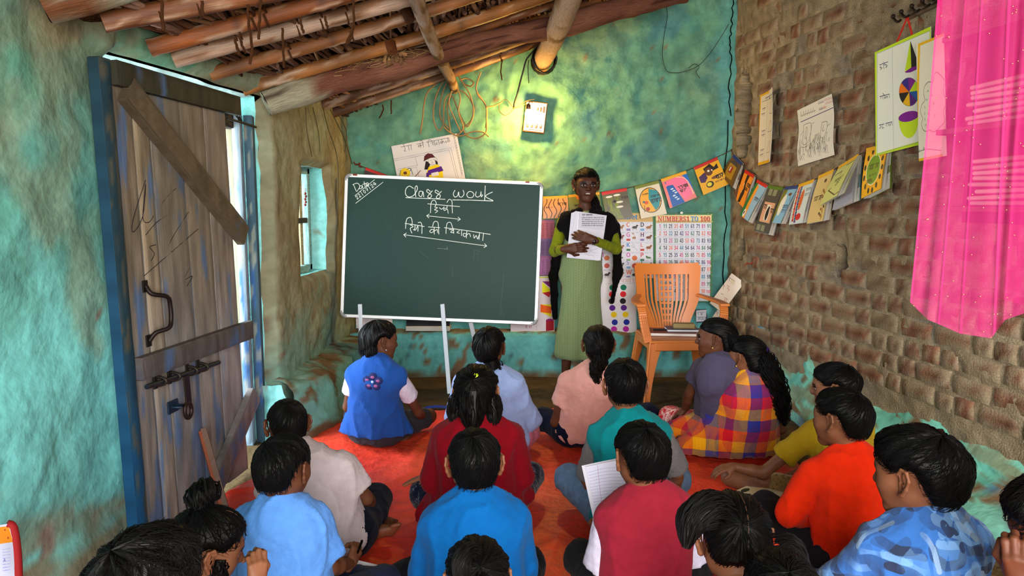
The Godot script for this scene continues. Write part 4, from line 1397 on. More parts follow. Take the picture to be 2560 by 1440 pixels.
# ================================================================ chalk board, posters and story books on the front wall
const CHALK := Color(0.86, 0.89, 0.86)
func arrow(cv: Canvas, a: Vector2, b: Vector2, w: float, c: Color) -> void:
	cv.line([a, b], w, c, false)
	var d := (b - a).normalized()
	var n := d.orthogonal()
	for e in [[a, d], [b, -d]]:
		cv.line([e[0] + e[1] * 17.0 + n * 14.0, e[0], e[0] + e[1] * 17.0 - n * 14.0], w, c, false)
func marks(cv: Canvas, list: Array, w: float, c: Color) -> void:
	for s in list:
		var pts := []
		for j in range(0, s.size(), 2): pts.append(Vector2(s[j], s[j + 1]))
		cv.line(pts, w, c)
func build_board() -> void:
	var f := frame_of(at_z(868, 437, 5.13), at_z(1357, 455, 5.15), at_z(1343, 813, 5.06), at_z(848, 790, 5.05))
	var sz: Vector2 = f.size
	var t := thing("chalk_board", "green chalk board in an aluminium frame with Hindi class work written on it", "blackboard", f.at.origin, f.at.basis)
	var cv := Canvas.new(1500, 1090, Color(0.115, 0.225, 0.205))
	var r := RandomNumberGenerator.new()
	r.seed = 3
	for k in 2600:
		var p := Vector2(r.randf() * 1500, r.randf() * 1090)
		var g := r.randf_range(0.012, 0.045)
		cv.disc(p, r.randf_range(0.6, 1.5), Color(0.135 + g, 0.245 + g, 0.228 + g))
	for k in 160:
		var p := Vector2(r.randf() * 1500, r.randf() * 1090)
		var d := Vector2.from_angle(r.randf() * TAU) * r.randf_range(10, 60)
		cv.line([p, p + d * 0.5 + Vector2(r.randfn(0, 6), r.randfn(0, 6)), p + d], 1.5, Color(0.17, 0.29, 0.27))
	cv.map = to_canvas(f, cv, Vector2(820, 380), 2.77)
	var C := CHALK
	marks(cv, [[165, 212, 186, 262], [160, 214, 192, 203, 210, 226, 190, 262], [224, 220, 210, 226, 209, 242, 222, 240, 227, 220, 231, 238], [240, 193, 248, 232], [231, 212, 256, 203], [255, 217, 271, 210, 265, 200, 255, 210, 259, 226, 275, 218]], 4.5, C)
	marks(cv, [[176, 292, 314, 178], [182, 346, 374, 196]], 4.0, C)
	var digits := {"2": [[0.1, 0.2, 0.5, 0.0, 0.85, 0.25, 0.1, 1.0, 0.9, 0.95]], "0": [[0.5, 0.0, 0.1, 0.4, 0.4, 1.0, 0.85, 0.6, 0.5, 0.0]], "7": [[0.05, 0.05, 0.9, 0.0, 0.4, 1.0], [0.2, 0.5, 0.8, 0.45]], "4": [[0.7, 1.0, 0.65, 0.0, 0.05, 0.65, 1.1, 0.6]], "|": [[0.5, -0.2, 0.4, 1.15]]}
	var pos := Vector2(176, 300)
	var step := Vector2(0.79, -0.61)
	for ch in "22|07|24":
		for s in digits[ch]:
			var pts := []
			for j in range(0, s.size(), 2): pts.append(pos + step * (s[j] * 17.0) + step.orthogonal() * (-s[j + 1] * 24.0))
			cv.line(pts, 4.0, C)
		pos += step * 22.5
	marks(cv, [[588, 240, 560, 224, 536, 245, 534, 282, 556, 302, 590, 290, 616, 248, 612, 222, 600, 240, 606, 300], [652, 262, 632, 262, 628, 290, 646, 297, 656, 264, 662, 300], [708, 262, 690, 248, 684, 264, 716, 288, 706, 308, 690, 298, 722, 258], [768, 266, 748, 252, 744, 268, 778, 290, 768, 312, 750, 302, 786, 262], [536, 306, 670, 312, 812, 318]], 5.5, C)
	marks(cv, [[882, 254, 870, 280, 882, 302, 900, 292, 908, 266, 912, 296, 930, 302, 946, 280, 940, 254], [1008, 268, 984, 262, 966, 282, 976, 304, 1004, 304, 1016, 284, 1006, 268], [1032, 264, 1028, 292, 1044, 302, 1062, 288, 1066, 264, 1068, 300, 1078, 286], [1096, 222, 1092, 326], [1146, 266, 1098, 296, 1150, 326], [866, 322, 1000, 324, 1150, 330]], 5.5, C)
	marks(cv, [[690, 350, 800, 360, 915, 370], [712, 350, 709, 414], [712, 350, 722, 328, 742, 328, 752, 352], [752, 354, 740, 372, 758, 378, 738, 392, 760, 400, 744, 414], [772, 378, 788, 388, 806, 372], [826, 364, 824, 380, 804, 384, 808, 398, 828, 388, 834, 418], [862, 366, 864, 416], [862, 366, 860, 330, 842, 318, 826, 340]], 5.0, C)
	arrow(cv, Vector2(682, 435), Vector2(920, 460), 4.5, C)
	marks(cv, [[530, 490, 600, 500, 665, 512], [695, 515, 775, 520], [808, 520, 960, 540, 1132, 568], [535, 490, 533, 526], [535, 490, 544, 456, 570, 448, 580, 476, 578, 498], [566, 500, 586, 512, 566, 526, 578, 558], [600, 502, 598, 528, 590, 534, 604, 536, 620, 508, 620, 546], [650, 508, 648, 562], [650, 508, 640, 482, 622, 484], [735, 518, 736, 566], [736, 540, 718, 532, 704, 546, 716, 556, 736, 544, 756, 534, 760, 556], [766, 520, 768, 566], [766, 520, 760, 480, 736, 478, 724, 510],
		[820, 522, 818, 562], [820, 522, 828, 488, 852, 484, 866, 524], [842, 534, 868, 536, 852, 552, 870, 556], [872, 526, 873, 560], [914, 540, 896, 554, 914, 560], [930, 536, 928, 576], [966, 544, 963, 592], [964, 566, 946, 560, 940, 574, 952, 584, 966, 570, 984, 562, 992, 584], [1014, 570, 1018, 594, 1032, 576, 1042, 600, 1052, 574], [1056, 556, 1052, 604], [1084, 560, 1078, 612]], 5.0, C)
	arrow(cv, Vector2(520, 570), Vector2(1106, 650), 4.5, C)
	marks(cv, [[760, 668, 832, 672], [826, 656, 828, 672]], 2.5, Color(0.5, 0.58, 0.55))
	marks(cv, [[1016, 680, 1014, 740], [1016, 682, 1040, 680], [1046, 690, 1044, 750], [1046, 690, 1070, 686], [1020, 712, 1036, 710], [862, 800, 866, 880], [1226, 850, 1200, 1150], [620, 680, 700, 740], [1230, 1160, 1210, 1100]], 1.8, Color(0.25, 0.37, 0.35))
	var surf := mat(Color.WHITE, 0.5, {"tex": cv.texture(), "spec": 0.28})
	var back := mat(Color(0.3, 0.28, 0.25), 0.8)
	flat("writing_surface", sz - Vector2(0.03, 0.03), 0.012, surf, back, t)
	var alu := mat(Color(0.90, 0.91, 0.92), 0.35, {"metal": 0.35, "spec": 0.6})
	var hx := sz.x * 0.5
	var hy := sz.y * 0.5
	for e in [[Vector3(0, hy - 0.010, 0.006), Vector3(sz.x - 0.06, 0.024, 0.026)], [Vector3(0, -hy + 0.010, 0.006), Vector3(sz.x - 0.06, 0.024, 0.026)], [Vector3(hx - 0.010, 0, 0.006), Vector3(0.024, sz.y - 0.06, 0.026)], [Vector3(-hx + 0.010, 0, 0.006), Vector3(0.024, sz.y - 0.06, 0.026)]]:
		var m := MB.new()
		m.box(e[0], e[1], Basis(), 0.004)
		obj("frame_rail", m, alu, t)
	var grey := mat(Color(0.55, 0.56, 0.56), 0.5)
	for sx in [-1.0, 1.0]:
		for sy in [-1.0, 1.0]:
			var m := MB.new()
			var pts := []
			for j in 7:
				var a := PI * 0.5 * j / 6.0
				pts.append(Vector3(sx * (hx - 0.036 + 0.028 * cos(a)), sy * (hy - 0.036 + 0.028 * sin(a)), 0.006))
			m.tube([pts[0] - Vector3(0, sy * 0.01, 0)] + pts + [pts[6] - Vector3(sx * 0.01, 0, 0)], 0.0145, 10)
			obj("corner_cap", m, grey, t)
	for x in [-0.62, 0.58]:
		var m := MB.new()
		m.col = Color(0.45, 0.16, 0.13)
		m.box(Vector3(x * hx / 0.69, hy - 0.004, 0.021), Vector3(0.03, 0.013, 0.008), Basis(), 0.002)
		obj("clip", m, mat(Color.WHITE, 0.4), t)
	var white := mat(Color(0.80, 0.84, 0.88), 0.35, {"metal": 0.2})
	var e := thing("easel", "white metal easel legs standing under the chalk board", "easel")
	for q in [[at_z(1106, 760, 5.06), on_floor(1124, 985)], [at_z(1168, 770, 5.07), at_z(1192, 872, 5.16)], [at_z(900, 760, 5.05), at_z(905, 905, 5.0)]]:
		var m := MB.new()
		var d: Vector3 = (q[1] - q[0])
		m.box((q[0] + q[1]) * 0.5, Vector3(0.032, d.length(), 0.018), basis_up(-d.normalized(), Vector3.BACK), 0.004)
		obj("leg", m, white, e)
	var paper := mat(Color.WHITE, 0.9)
	var y0 := 0.352
	var nb := thing("spiral_notebook", "dark spiral-bound calendar on a stack of pages under the chalk board", "notebook", Vector3(-0.63, y0, -5.36))
	var m := MB.new()
	m.col = Color(0.75, 0.74, 0.70)
	for k in 5: m.box(Vector3(0.004 * (k % 2), 0.008 + k * 0.007, 0.0), Vector3(0.33, 0.0062, 0.10), Basis(Vector3.UP, 0.02 * (k % 3 - 1)))
	obj("pages", m, paper, nb)
	m = MB.new()
	m.col = Color(0.16, 0.18, 0.20)
	m.box(Vector3(0.0, 0.055, 0.025), Vector3(0.325, 0.075, 0.004), Basis(Vector3.RIGHT, -0.35), 0.001)
	obj("cover", m, mat(Color.WHITE, 0.3, {"tex": "mottle"}), nb)
	m = MB.new()
	m.col = Color(0.07, 0.07, 0.07)
	for k in 30:
		var ring := []
		for j in 7: ring.append(Vector3(-0.145 + k * 0.010, 0.092 + 0.006 * cos(TAU * j / 6.0), 0.012 + 0.006 * sin(TAU * j / 6.0)))
		m.tube(ring, 0.0012, 4, false)
	obj("spiral", m, mat(Color.WHITE, 0.3), nb).set_meta("kind", "stuff")
	m = MB.new()
	m.grid(14, 10, func(s, t): return Vector3(-1.17 + 0.27 * s, y0 + 0.02 + 0.11 * t, -5.345 + 0.012 * sin(s * 9.0 + t * 3.0) + 0.008 * n3(Vector3(s, t, 0), 5.0)))
	m.grid(14, 6, func(s, t): return Vector3(-1.17 + 0.27 * s, y0 + 0.02 + 0.004 * sin(s * 11.0), -5.345 - 0.08 * t))
	m.col = Color(0.86, 0.84, 0.88)
	for k in m.c.size(): m.c[k] = m.col
	tag(obj("paper_bag", m, mat(Color.WHITE, 0.7, {"two": true})), "crumpled white paper bag on the ledge under the left end of the board", "bag")
func hung_sheet(called: String, label: String, cat: String, f: Dictionary, cv: Canvas, thick := 0.0015, bend = null, cells := Vector2i(1, 1), rough := 0.75) -> Node3D:
	var t := thing(called, label, cat, f.at.origin, f.at.basis)
	flat("sheet", f.size, thick, mat(Color.WHITE, rough, {"tex": cv.texture(), "spec": 0.35, "two": true}), mat(Color(0.85, 0.84, 0.8), 0.9), t, cells, bend)
	return t
func animal(cv: Canvas, at: Vector2, s: float, c: Color, kind: int) -> void:
	var E := func(x: float, y: float, rx: float, ry: float) -> void: cv.ellipse(at + Vector2(x, y) * s, rx * s, ry * s, c)
	match kind:
		0:
			E.call(0, 0, 13, 7); E.call(13, -9, 6, 5); E.call(9, -4, 4, 7)
			for x in [-10, -5, 6, 11]: cv.line([at + Vector2(x, 3) * s, at + Vector2(x - 1, 15) * s], 2.6 * s, c, false)
			cv.line([at + Vector2(-12, -2) * s, at + Vector2(-17, 6) * s], 2.0 * s, c, false)
		1:
			E.call(-3, 2, 10, 6); cv.line([at + Vector2(4, 0) * s, at + Vector2(-6, -20) * s], 4.0 * s, c, false); E.call(-9, -20, 5, 3)
			for x in [-10, 4]: cv.line([at + Vector2(x, 4) * s, at + Vector2(x, 18) * s], 2.6 * s, c, false)
		2:
			E.call(0, 2, 14, 13); cv.line([at + Vector2(0, -10) * s, at + Vector2(4, -17) * s], 2.2 * s, Color(0.2, 0.4, 0.15), false)
		3:
			cv.ring(at + Vector2(-8, -8) * s, 7 * s, 7 * s, 3.0 * s, c); cv.line([at + Vector2(-3, -3) * s, at + Vector2(14, 14) * s, at + Vector2(10, 17) * s], 2.6 * s, c, false)
		4:
			E.call(0, 0, 13, 5); E.call(-10, -6, 5, 4); cv.line([at + Vector2(8, 2) * s, at + Vector2(18, 12) * s], 3.0 * s, c, false)
func build_posters() -> void:
	var off := Vector2(1300, 350)
	var k := 2.618
	var P := func(x: float, y: float, d: float) -> Vector3: return at_z(off.x + x / k, off.y + y / k, d)
	var f := frame_of(P.call(880, 484, 5.41), P.call(1266, 480, 5.40), P.call(1250, 1060, 5.40), P.call(880, 1062, 5.41))
	var cv := Canvas.new(840, 1260, Color(0.16, 0.42, 0.20))
	cv.map = to_canvas(f, cv, off, k)
	var r := RandomNumberGenerator.new()
	r.seed = 4
	for j in 260: cv.disc(Vector2(r.randf() * 840, r.randf() * 1260), r.randf_range(3, 9), [Color(0.24, 0.52, 0.22), Color(0.12, 0.34, 0.18), Color(0.80, 0.76, 0.30), Color(0.75, 0.3, 0.2)][mini(3, int(r.randf() * 4.3))])
	cv.fill([Vector2(889, 492), Vector2(1251, 490), Vector2(1240, 1052), Vector2(889, 1054)], Color(0.80, 0.81, 0.85))
	cv.fill([Vector2(889, 492), Vector2(1251, 490), Vector2(1250, 541), Vector2(889, 543)], Color(0.86, 0.78, 0.52))
	cv.fill([Vector2(889, 528), Vector2(1251, 527), Vector2(1250, 541), Vector2(889, 543)], Color(0.72, 0.62, 0.36))
	var red := Color(0.78, 0.12, 0.16)
	for pass_ in 2:
		var o := Vector2(1.5, 1.5) * (1 - pass_)
		cv.text("NUMBERS", Vector2(900, 532) + o, 33, red if pass_ else Color(0.3, 0.05, 0.05), true, 0.0, 0.80, true)
		cv.text("1", Vector2(1086, 532) + o, 33, red if pass_ else Color(0.3, 0.05, 0.05), true, 0.0, 0.9, true)
		cv.text("TO", Vector2(1116, 532) + o, 33, Color(0.16, 0.50, 0.78) if pass_ else Color(0.05, 0.1, 0.3), true, 0.0, 0.75, true)
		cv.text("100", Vector2(1176, 532) + o, 33, red if pass_ else Color(0.3, 0.05, 0.05), true, 0.0, 0.86, true)
	var pal := [Color(0.10, 0.16, 0.38), Color(0.76, 0.16, 0.28), Color(0.10, 0.40, 0.26), Color(0.08, 0.08, 0.22), Color(0.82, 0.36, 0.16), Color(0.70, 0.14, 0.44), Color(0.10, 0.44, 0.56), Color(0.09, 0.10, 0.14)]
	for row in 10:
		for col in 10:
			var n := col * 10 + row + 1
			var x := 907.0 + col * 35.6 + (0.0 if n >= 10 else 2.0)
			var y := 577.0 + row * 47.1
			cv.text(str(n), Vector2(x - (0 if n < 10 else 6) - (6 if n == 100 else 0), y), 27 if n < 100 else 21, pal[(n * 5 + col * 3 + row * 2) % 8], true, 0.0, 0.62)
			cv.line([Vector2(x - 6, y + 8), Vector2(x + 12, y + 8)], 3.0, Color(0.45, 0.45, 0.5), false)
		cv.line([Vector2(889, 590 + row * 47.1), Vector2(1249, 589 + row * 47.1)], 2.0, Color(0.55, 0.56, 0.68), false)
	for col in 9: cv.line([Vector2(924 + col * 35.6, 543), Vector2(922 + col * 35.4, 1052)], 2.0, Color(0.60, 0.61, 0.72), false)
	var t := hung_sheet("number_poster", "poster NUMBERS 1 TO 100 with a green leafy border behind the orange chair", "poster", f, cv, 0.002, func(s, tt): return 0.012 * s * s - 0.003 * sin(tt * 6.0), Vector2i(8, 8), 0.35)
	var m := MB.new()
	m.col = Color(0.85, 0.86, 0.8)
	m.ball(Vector3(-0.02, f.size.y * 0.5 + 0.006, 0.006), Vector3(0.012, 0.010, 0.004))
	obj("tape", m, mat(Color.WHITE, 0.5), t)
	f = frame_of(P.call(500, 472, 5.42), P.call(886, 466, 5.42), P.call(880, 908, 5.42), P.call(500, 912, 5.42))
	cv = Canvas.new(840, 970, Color(0.20, 0.42, 0.22))
	cv.map = to_canvas(f, cv, off, k)
	cv.fill([Vector2(508, 480), Vector2(868, 478), Vector2(872, 903), Vector2(508, 906)], Color(0.82, 0.82, 0.86))
	cv.fill([Vector2(508, 480), Vector2(868, 478), Vector2(868, 535), Vector2(508, 537)], Color(0.76, 0.62, 0.36))
	cv.text("Alphabet", Vector2(560, 520), 30, Color(0.12, 0.22, 0.36), true, 0.0, 1.1, true)
	cv.text("Alphabet", Vector2(558, 518), 30, Color(0.12, 0.48, 0.72), true, 0.0, 1.1, true)
	var cols := [Color(0.78, 0.38, 0.20), Color(0.16, 0.17, 0.26), Color(0.74, 0.38, 0.62), Color(0.38, 0.18, 0.34), Color(0.24, 0.46, 0.72), Color(0.82, 0.48, 0.50), Color(0.74, 0.26, 0.62), Color(0.76, 0.24, 0.22), Color(0.52, 0.52, 0.74), Color(0.24, 0.50, 0.36)]
	var body := [Color(0.16, 0.15, 0.14), Color(0.60, 0.40, 0.22), Color(0.62, 0.42, 0.24), Color(0.45, 0.22, 0.14), Color(0.40, 0.38, 0.46), Color(0.55, 0.30, 0.14), Color(0.78, 0.38, 0.14), Color(0.26, 0.42, 0.22), Color(0.70, 0.24, 0.18), Color(0.3, 0.28, 0.26)]
	var kinds := [0, 0, 1, 0, 3, 0, 2, 4, 2, 0]
	for n in 24:
		var col := n % 4
		var row := n / 4
		var x := 508.0 + col * 91.0
		var y := 536.0 + row * (66.0 if row < 4 else 62.0)
		var q := ((n / 4) * 2 + (n % 2)) % 10
		cv.text(String.chr(65 + n), Vector2(x + 4, y + 32), 29, cols[q], true)
		cv.fill([Vector2(x + 6, y + 44), Vector2(x + 32, y + 44), Vector2(x + 32, y + 58), Vector2(x + 6, y + 58)], [Color(0.16, 0.40, 0.26), Color(0.72, 0.20, 0.18), Color(0.50, 0.42, 0.66), Color(0.42, 0.62, 0.80), Color(0.45, 0.62, 0.40)][n % 5])
		cv.line([Vector2(x + 38, y + 7), Vector2(x + 58, y + 6)], 3.0, Color(0.4, 0.4, 0.45), false)
		cv.line([Vector2(x + 70, y + 7), Vector2(x + 84, y + 6)], 3.0, Color(0.4, 0.4, 0.45), false)
		animal(cv, Vector2(x + 60, y + 36), 1.25, body[q], kinds[q])
		cv.line([Vector2(x, y + 66), Vector2(x + 91, y + 66)], 2.0, Color(0.45, 0.48, 0.66), false)
		cv.line([Vector2(x + 91, y), Vector2(x + 91, y + 66)], 2.0, Color(0.45, 0.48, 0.66), false)
	hung_sheet("alphabet_poster", "alphabet chart with letters and animal pictures, partly hidden behind the teacher's shoulder", "poster", f, cv, 0.002, null, Vector2i(1, 1), 0.4)
	f = frame_of(P.call(530, 905, 5.40), P.call(752, 897, 5.40), P.call(768, 1262, 5.37), P.call(530, 1268, 5.37))
	cv = Canvas.new(500, 800, Color(0.84, 0.84, 0.87))
	cv.map = to_canvas(f, cv, off, k)
	for e in [[677, 965, 0], [675, 1009, 1], [673, 1054, 2], [679, 1098, 3], [690, 1142, 4], [697, 1192, 5], [693, 1237, 6]]:
		var c: Color = [Color(0.08, 0.42, 0.33), Color(0.82, 0.14, 0.18), Color(0.12, 0.12, 0.16), Color(0.32, 0.12, 0.52), Color(0.86, 0.74, 0.06), Color(0.10, 0.16, 0.58), Color(0.68, 0.14, 0.60)][e[2]]
		cv.ellipse(Vector2(e[0], e[1]), 20, 19, c)
		cv.ellipse(Vector2(e[0] - 72 - e[2], e[1] + 1), 20, 19, c)
	marks(cv, [[655, 912, 742, 908], [664, 912, 666, 926, 676, 924, 677, 912, 677, 934], [690, 914, 696, 922, 688, 930], [700, 912, 702, 934], [714, 912, 708, 924, 720, 926], [724, 912, 724, 934], [738, 910, 739, 934]], 3.5, Color(0.72, 0.22, 0.26))
	cv.line([Vector2(560, 942), Vector2(750, 938)], 3, Color(0.35, 0.55, 0.62), false)
	cv.line([Vector2(746, 905), Vector2(760, 1256)], 3, Color(0.35, 0.55, 0.62), false)
	for j in 6: cv.line([Vector2(560, 988 + j * 46), Vector2(752, 986 + j * 46)], 1.5, Color(0.72, 0.72, 0.78), false)
	cv.line([Vector2(620, 942), Vector2(640, 1260)], 1.5, Color(0.72, 0.72, 0.78), false)
	hung_sheet("colour_chart", "hand-drawn chart of coloured dots in two columns beside the chair", "chart", f, cv)
	f = frame_of(P.call(-70, 896, 5.39), P.call(215, 888, 5.39), P.call(230, 1262, 5.37), P.call(-60, 1266, 5.37))
	cv = Canvas.new(600, 780, Color(0.80, 0.77, 0.80))
	cv.map = to_canvas(f, cv, off, k)
	cv.line([Vector2(-60, 1256), Vector2(222, 1254)], 14, Color(0.74, 0.76, 0.22), false)
	cv.line([Vector2(-60, 902), Vector2(210, 898)], 14, Color(0.74, 0.76, 0.22), false)
	cv.fill([Vector2(145, 925), Vector2(210, 925), Vector2(210, 975)], Color(0.42, 0.10, 0.40))
	cv.fill([Vector2(145, 928), Vector2(210, 990), Vector2(145, 1000)], Color(0.82, 0.82, 0.10))
	cv.fill([Vector2(145, 1000), Vector2(210, 990), Vector2(190, 1030)], Color(0.66, 0.12, 0.14))
	cv.fill([Vector2(134, 1076), Vector2(205, 1092), Vector2(205, 1136), Vector2(134, 1126)], Color(0.86, 0.36, 0.08))
	cv.fill([Vector2(134, 1076), Vector2(205, 1076), Vector2(205, 1092)], Color(0.84, 0.80, 0.12))
	cv.fill([Vector2(134, 1126), Vector2(205, 1136), Vector2(205, 1158)], Color(0.84, 0.80, 0.12))
	cv.ellipse(Vector2(196, 1180), 26, 11, Color(0.50, 0.12, 0.46))
	cv.fill([Vector2(170, 1182), Vector2(222, 1182), Vector2(222, 1246), Vector2(170, 1250)], Color(0.58, 0.07, 0.14))
	cv.line([Vector2(105, 920), Vector2(108, 1250)], 2, Color(0.3, 0.3, 0.4), false)
	cv.text("R H", Vector2(34, 1232), 20, Color(0.55, 0.2, 0.22))
	hung_sheet("solids_chart", "hand-drawn chart of coloured solid shapes half hidden behind the right end of the board", "chart", f, cv)
	f = frame_of(P.call(20, 526, 5.42), P.call(230, 520, 5.42), P.call(226, 884, 5.42), P.call(20, 888, 5.42))
	cv = Canvas.new(420, 720, Color(0.62, 0.40, 0.58))
	cv.map = to_canvas(f, cv, off, k)
	for j in 3:
		cv.fill([Vector2(24, 534 + j * 119), Vector2(226, 530 + j * 119), Vector2(226, 640 + j * 119), Vector2(24, 644 + j * 119)], [Color(0.74, 0.42, 0.48), Color(0.50, 0.42, 0.62), Color(0.62, 0.42, 0.62)][j])
		for q in 10:
			for c in 7: cv.line([Vector2(36 + c * 27, 548 + j * 119 + q * 9.5), Vector2(50 + c * 27, 548 + j * 119 + q * 9.5)], 4, Color(0.30, 0.16, 0.26), false)
	hung_sheet("tables_poster", "pink and violet times-table poster showing between the board and the teacher", "poster", f, cv)
	f = frame_of(P.call(1335, 862, 5.33), P.call(1424, 905, 5.26), P.call(1366, 1160, 5.20), P.call(1296, 1080, 5.30))
	cv = Canvas.new(300, 620, Color(0.83, 0.80, 0.77))
	cv.map = to_canvas(f, cv, off, k)
	marks(cv, [[1340, 880, 1408, 925], [1345, 885, 1342, 905], [1352, 888, 1350, 910], [1362, 894, 1358, 916], [1372, 900, 1370, 924], [1326, 940, 1342, 960], [1336, 930, 1330, 975], [1316, 1006, 1332, 1012]], 6, Color(0.22, 0.20, 0.26))
	marks(cv, [[1386, 912, 1384, 936], [1396, 920, 1390, 945], [1404, 922, 1402, 946]], 7, Color(0.74, 0.64, 0.20))
	marks(cv, [[1356, 952, 1370, 960, 1358, 972, 1372, 980, 1360, 990], [1340, 1030, 1362, 1046], [1342, 1036, 1338, 1056], [1352, 1040, 1348, 1066]], 6, Color(0.60, 0.18, 0.22))
	hung_sheet("maths_card", "white card with plus and minus signs leaning in the right corner behind the chair", "card", f, cv, 0.003)
	f = frame_of(P.call(1150, 1112, 5.35), P.call(1224, 1106, 5.35), P.call(1222, 1190, 5.33), P.call(1150, 1196, 5.33))
	cv = Canvas.new(240, 270, Color(0.10, 0.12, 0.22))
	cv.map = to_canvas(f, cv, off, k)
	cv.fill([Vector2(1153, 1116), Vector2(1219, 1111), Vector2(1217, 1186), Vector2(1153, 1190)], Color(0.78, 0.80, 0.84))
	cv.scrawl(1158, 1126, 1214, 20, 6, Color(0.16, 0.20, 0.45), 5)
	cv.scrawl(1158, 1158, 1214, 20, 6, Color(0.16, 0.20, 0.45), 6)
	hung_sheet("word_card", "small white card with blue Hindi words under the right arm of the chair", "card", f, cv, 0.003)
	f = frame_of(P.call(1283, 1105, 5.30), P.call(1310, 1130, 5.27), P.call(1290, 1190, 5.25), P.call(1262, 1180, 5.28))
	cv = Canvas.new(120, 260, Color(0.78, 0.76, 0.74))
	cv.map = to_canvas(f, cv, off, k)
	marks(cv, [[1284, 1116, 1300, 1134], [1290, 1120, 1286, 1140], [1296, 1128, 1292, 1146]], 6, Color(0.25, 0.22, 0.3))
	hung_sheet("small_card", "smallest white card standing low in the right corner behind the chair arm", "card", f, cv, 0.003)
	off = Vector2(800, 0)
	k = 2.844
	f = frame_of(at_z(977, 366, 5.40), at_z(1141, 334, 5.40), at_z(1172, 486, 5.34), at_z(1008, 518, 5.34))
	cv = Canvas.new(700, 660, Color(0.80, 0.78, 0.76))
	cv.map = to_canvas(f, cv, off, k)
	var ink := Color(0.16, 0.15, 0.18)
	marks(cv, [[576, 1046, 652, 1030], [600, 1042, 606, 1064, 598, 1072, 612, 1076], [628, 1036, 634, 1070], [600, 1040, 592, 1026, 612, 1020], [646, 1034, 650, 1066], [688, 1026, 736, 1014], [712, 1020, 718, 1050], [716, 1034, 700, 1034, 702, 1046, 716, 1036, 730, 1030], [732, 1016, 736, 1046], [732, 1016, 724, 1000, 710, 1006], [756, 1012, 916, 980], [768, 1010, 776, 1044], [768, 1010, 776, 994, 796, 1002], [790, 1014, 806, 1012, 800, 1024, 810, 1030], [812, 1002, 818, 1036], [834, 1012, 824, 1026, 838, 1026], [842, 996, 848, 1028], [866, 992, 872, 1022], [868, 1008, 856, 1010, 862, 1020, 876, 1004, 884, 1016], [892, 1002, 898, 1016, 906, 1000], [908, 984, 914, 1012], [916, 984, 922, 1008]], 4.0, ink)
	marks(cv, [[524, 1132, 930, 1050], [528, 1144, 918, 1066], [930, 1050, 990, 1290], [918, 1066, 976, 1290], [676, 1114, 694, 1180], [548, 1206, 694, 1174], [552, 1216, 686, 1188], [686, 1188, 712, 1290]], 2.5, Color(0.36, 0.35, 0.38))
	for j in 6: cv.scrawl(0, 0, 0, 1, 1, ink, j)
	for j in 16: marks(cv, [[944 + j * 3.8, 968 + j * 18, 956 + j * 3.8, 962 + j * 18, 950 + j * 3.8, 976 + j * 18, 962 + j * 3.8, 974 + j * 18]], 2.5, ink)
	cv.fill([Vector2(752, 1146), Vector2(742, 1206), Vector2(774, 1206), Vector2(786, 1156)], Color(0.12, 0.09, 0.09))
	cv.ellipse(Vector2(800, 1142), 32, 30, Color(0.82, 0.79, 0.76))
	cv.ring(Vector2(800, 1142), 32, 30, 2.5, ink)
	cv.fill([Vector2(738, 1146), Vector2(742, 1110), Vector2(766, 1090), Vector2(800, 1096), Vector2(818, 1118), Vector2(780, 1124)], Color(0.32, 0.10, 0.12))
	cv.line([Vector2(738, 1146), Vector2(780, 1124), Vector2(820, 1118)], 5, Color(0.14, 0.08, 0.08))
	cv.fill([Vector2(816, 1136), Vector2(836, 1150), Vector2(844, 1206), Vector2(828, 1180)], Color(0.12, 0.09, 0.09))
	marks(cv, [[784, 1140, 794, 1138], [806, 1136, 816, 1134], [798, 1146, 798, 1154], [792, 1160, 806, 1158]], 2.5, ink)
	cv.fill([Vector2(774, 1186), Vector2(832, 1168), Vector2(870, 1192), Vector2(880, 1290), Vector2(766, 1290), Vector2(756, 1230)], Color(0.86, 0.74, 0.08))
	cv.fill([Vector2(768, 1212), Vector2(862, 1182), Vector2(878, 1214), Vector2(764, 1250)], Color(0.30, 0.10, 0.46))
	cv.fill([Vector2(756, 1230), Vector2(770, 1226), Vector2(782, 1290), Vector2(756, 1290)], Color(0.30, 0.10, 0.46))
	cv.fill([Vector2(790, 1232), Vector2(840, 1220), Vector2(846, 1246), Vector2(796, 1256)], Color(0.82, 0.80, 0.78))
	for j in 11: cv.ellipse(Vector2(606, 1230) + Vector2.from_angle(j * TAU / 11) * 24, 13, 11, Color(0.86, 0.72, 0.10))
	cv.ellipse(Vector2(606, 1230), 13, 11, Color(0.40, 0.20, 0.10))
	marks(cv, [[620, 1206, 636, 1196, 650, 1212, 660, 1240], [566, 1250, 574, 1212], [640, 1218, 650, 1200]], 6, Color(0.10, 0.30, 0.20))
	marks(cv, [[664, 1270, 714, 1214]], 8, Color(0.46, 0.26, 0.22))
	hung_sheet("drawing_poster", "child's drawing of a girl in a dark red cap, above the chalk board", "drawing", f, cv, 0.002)
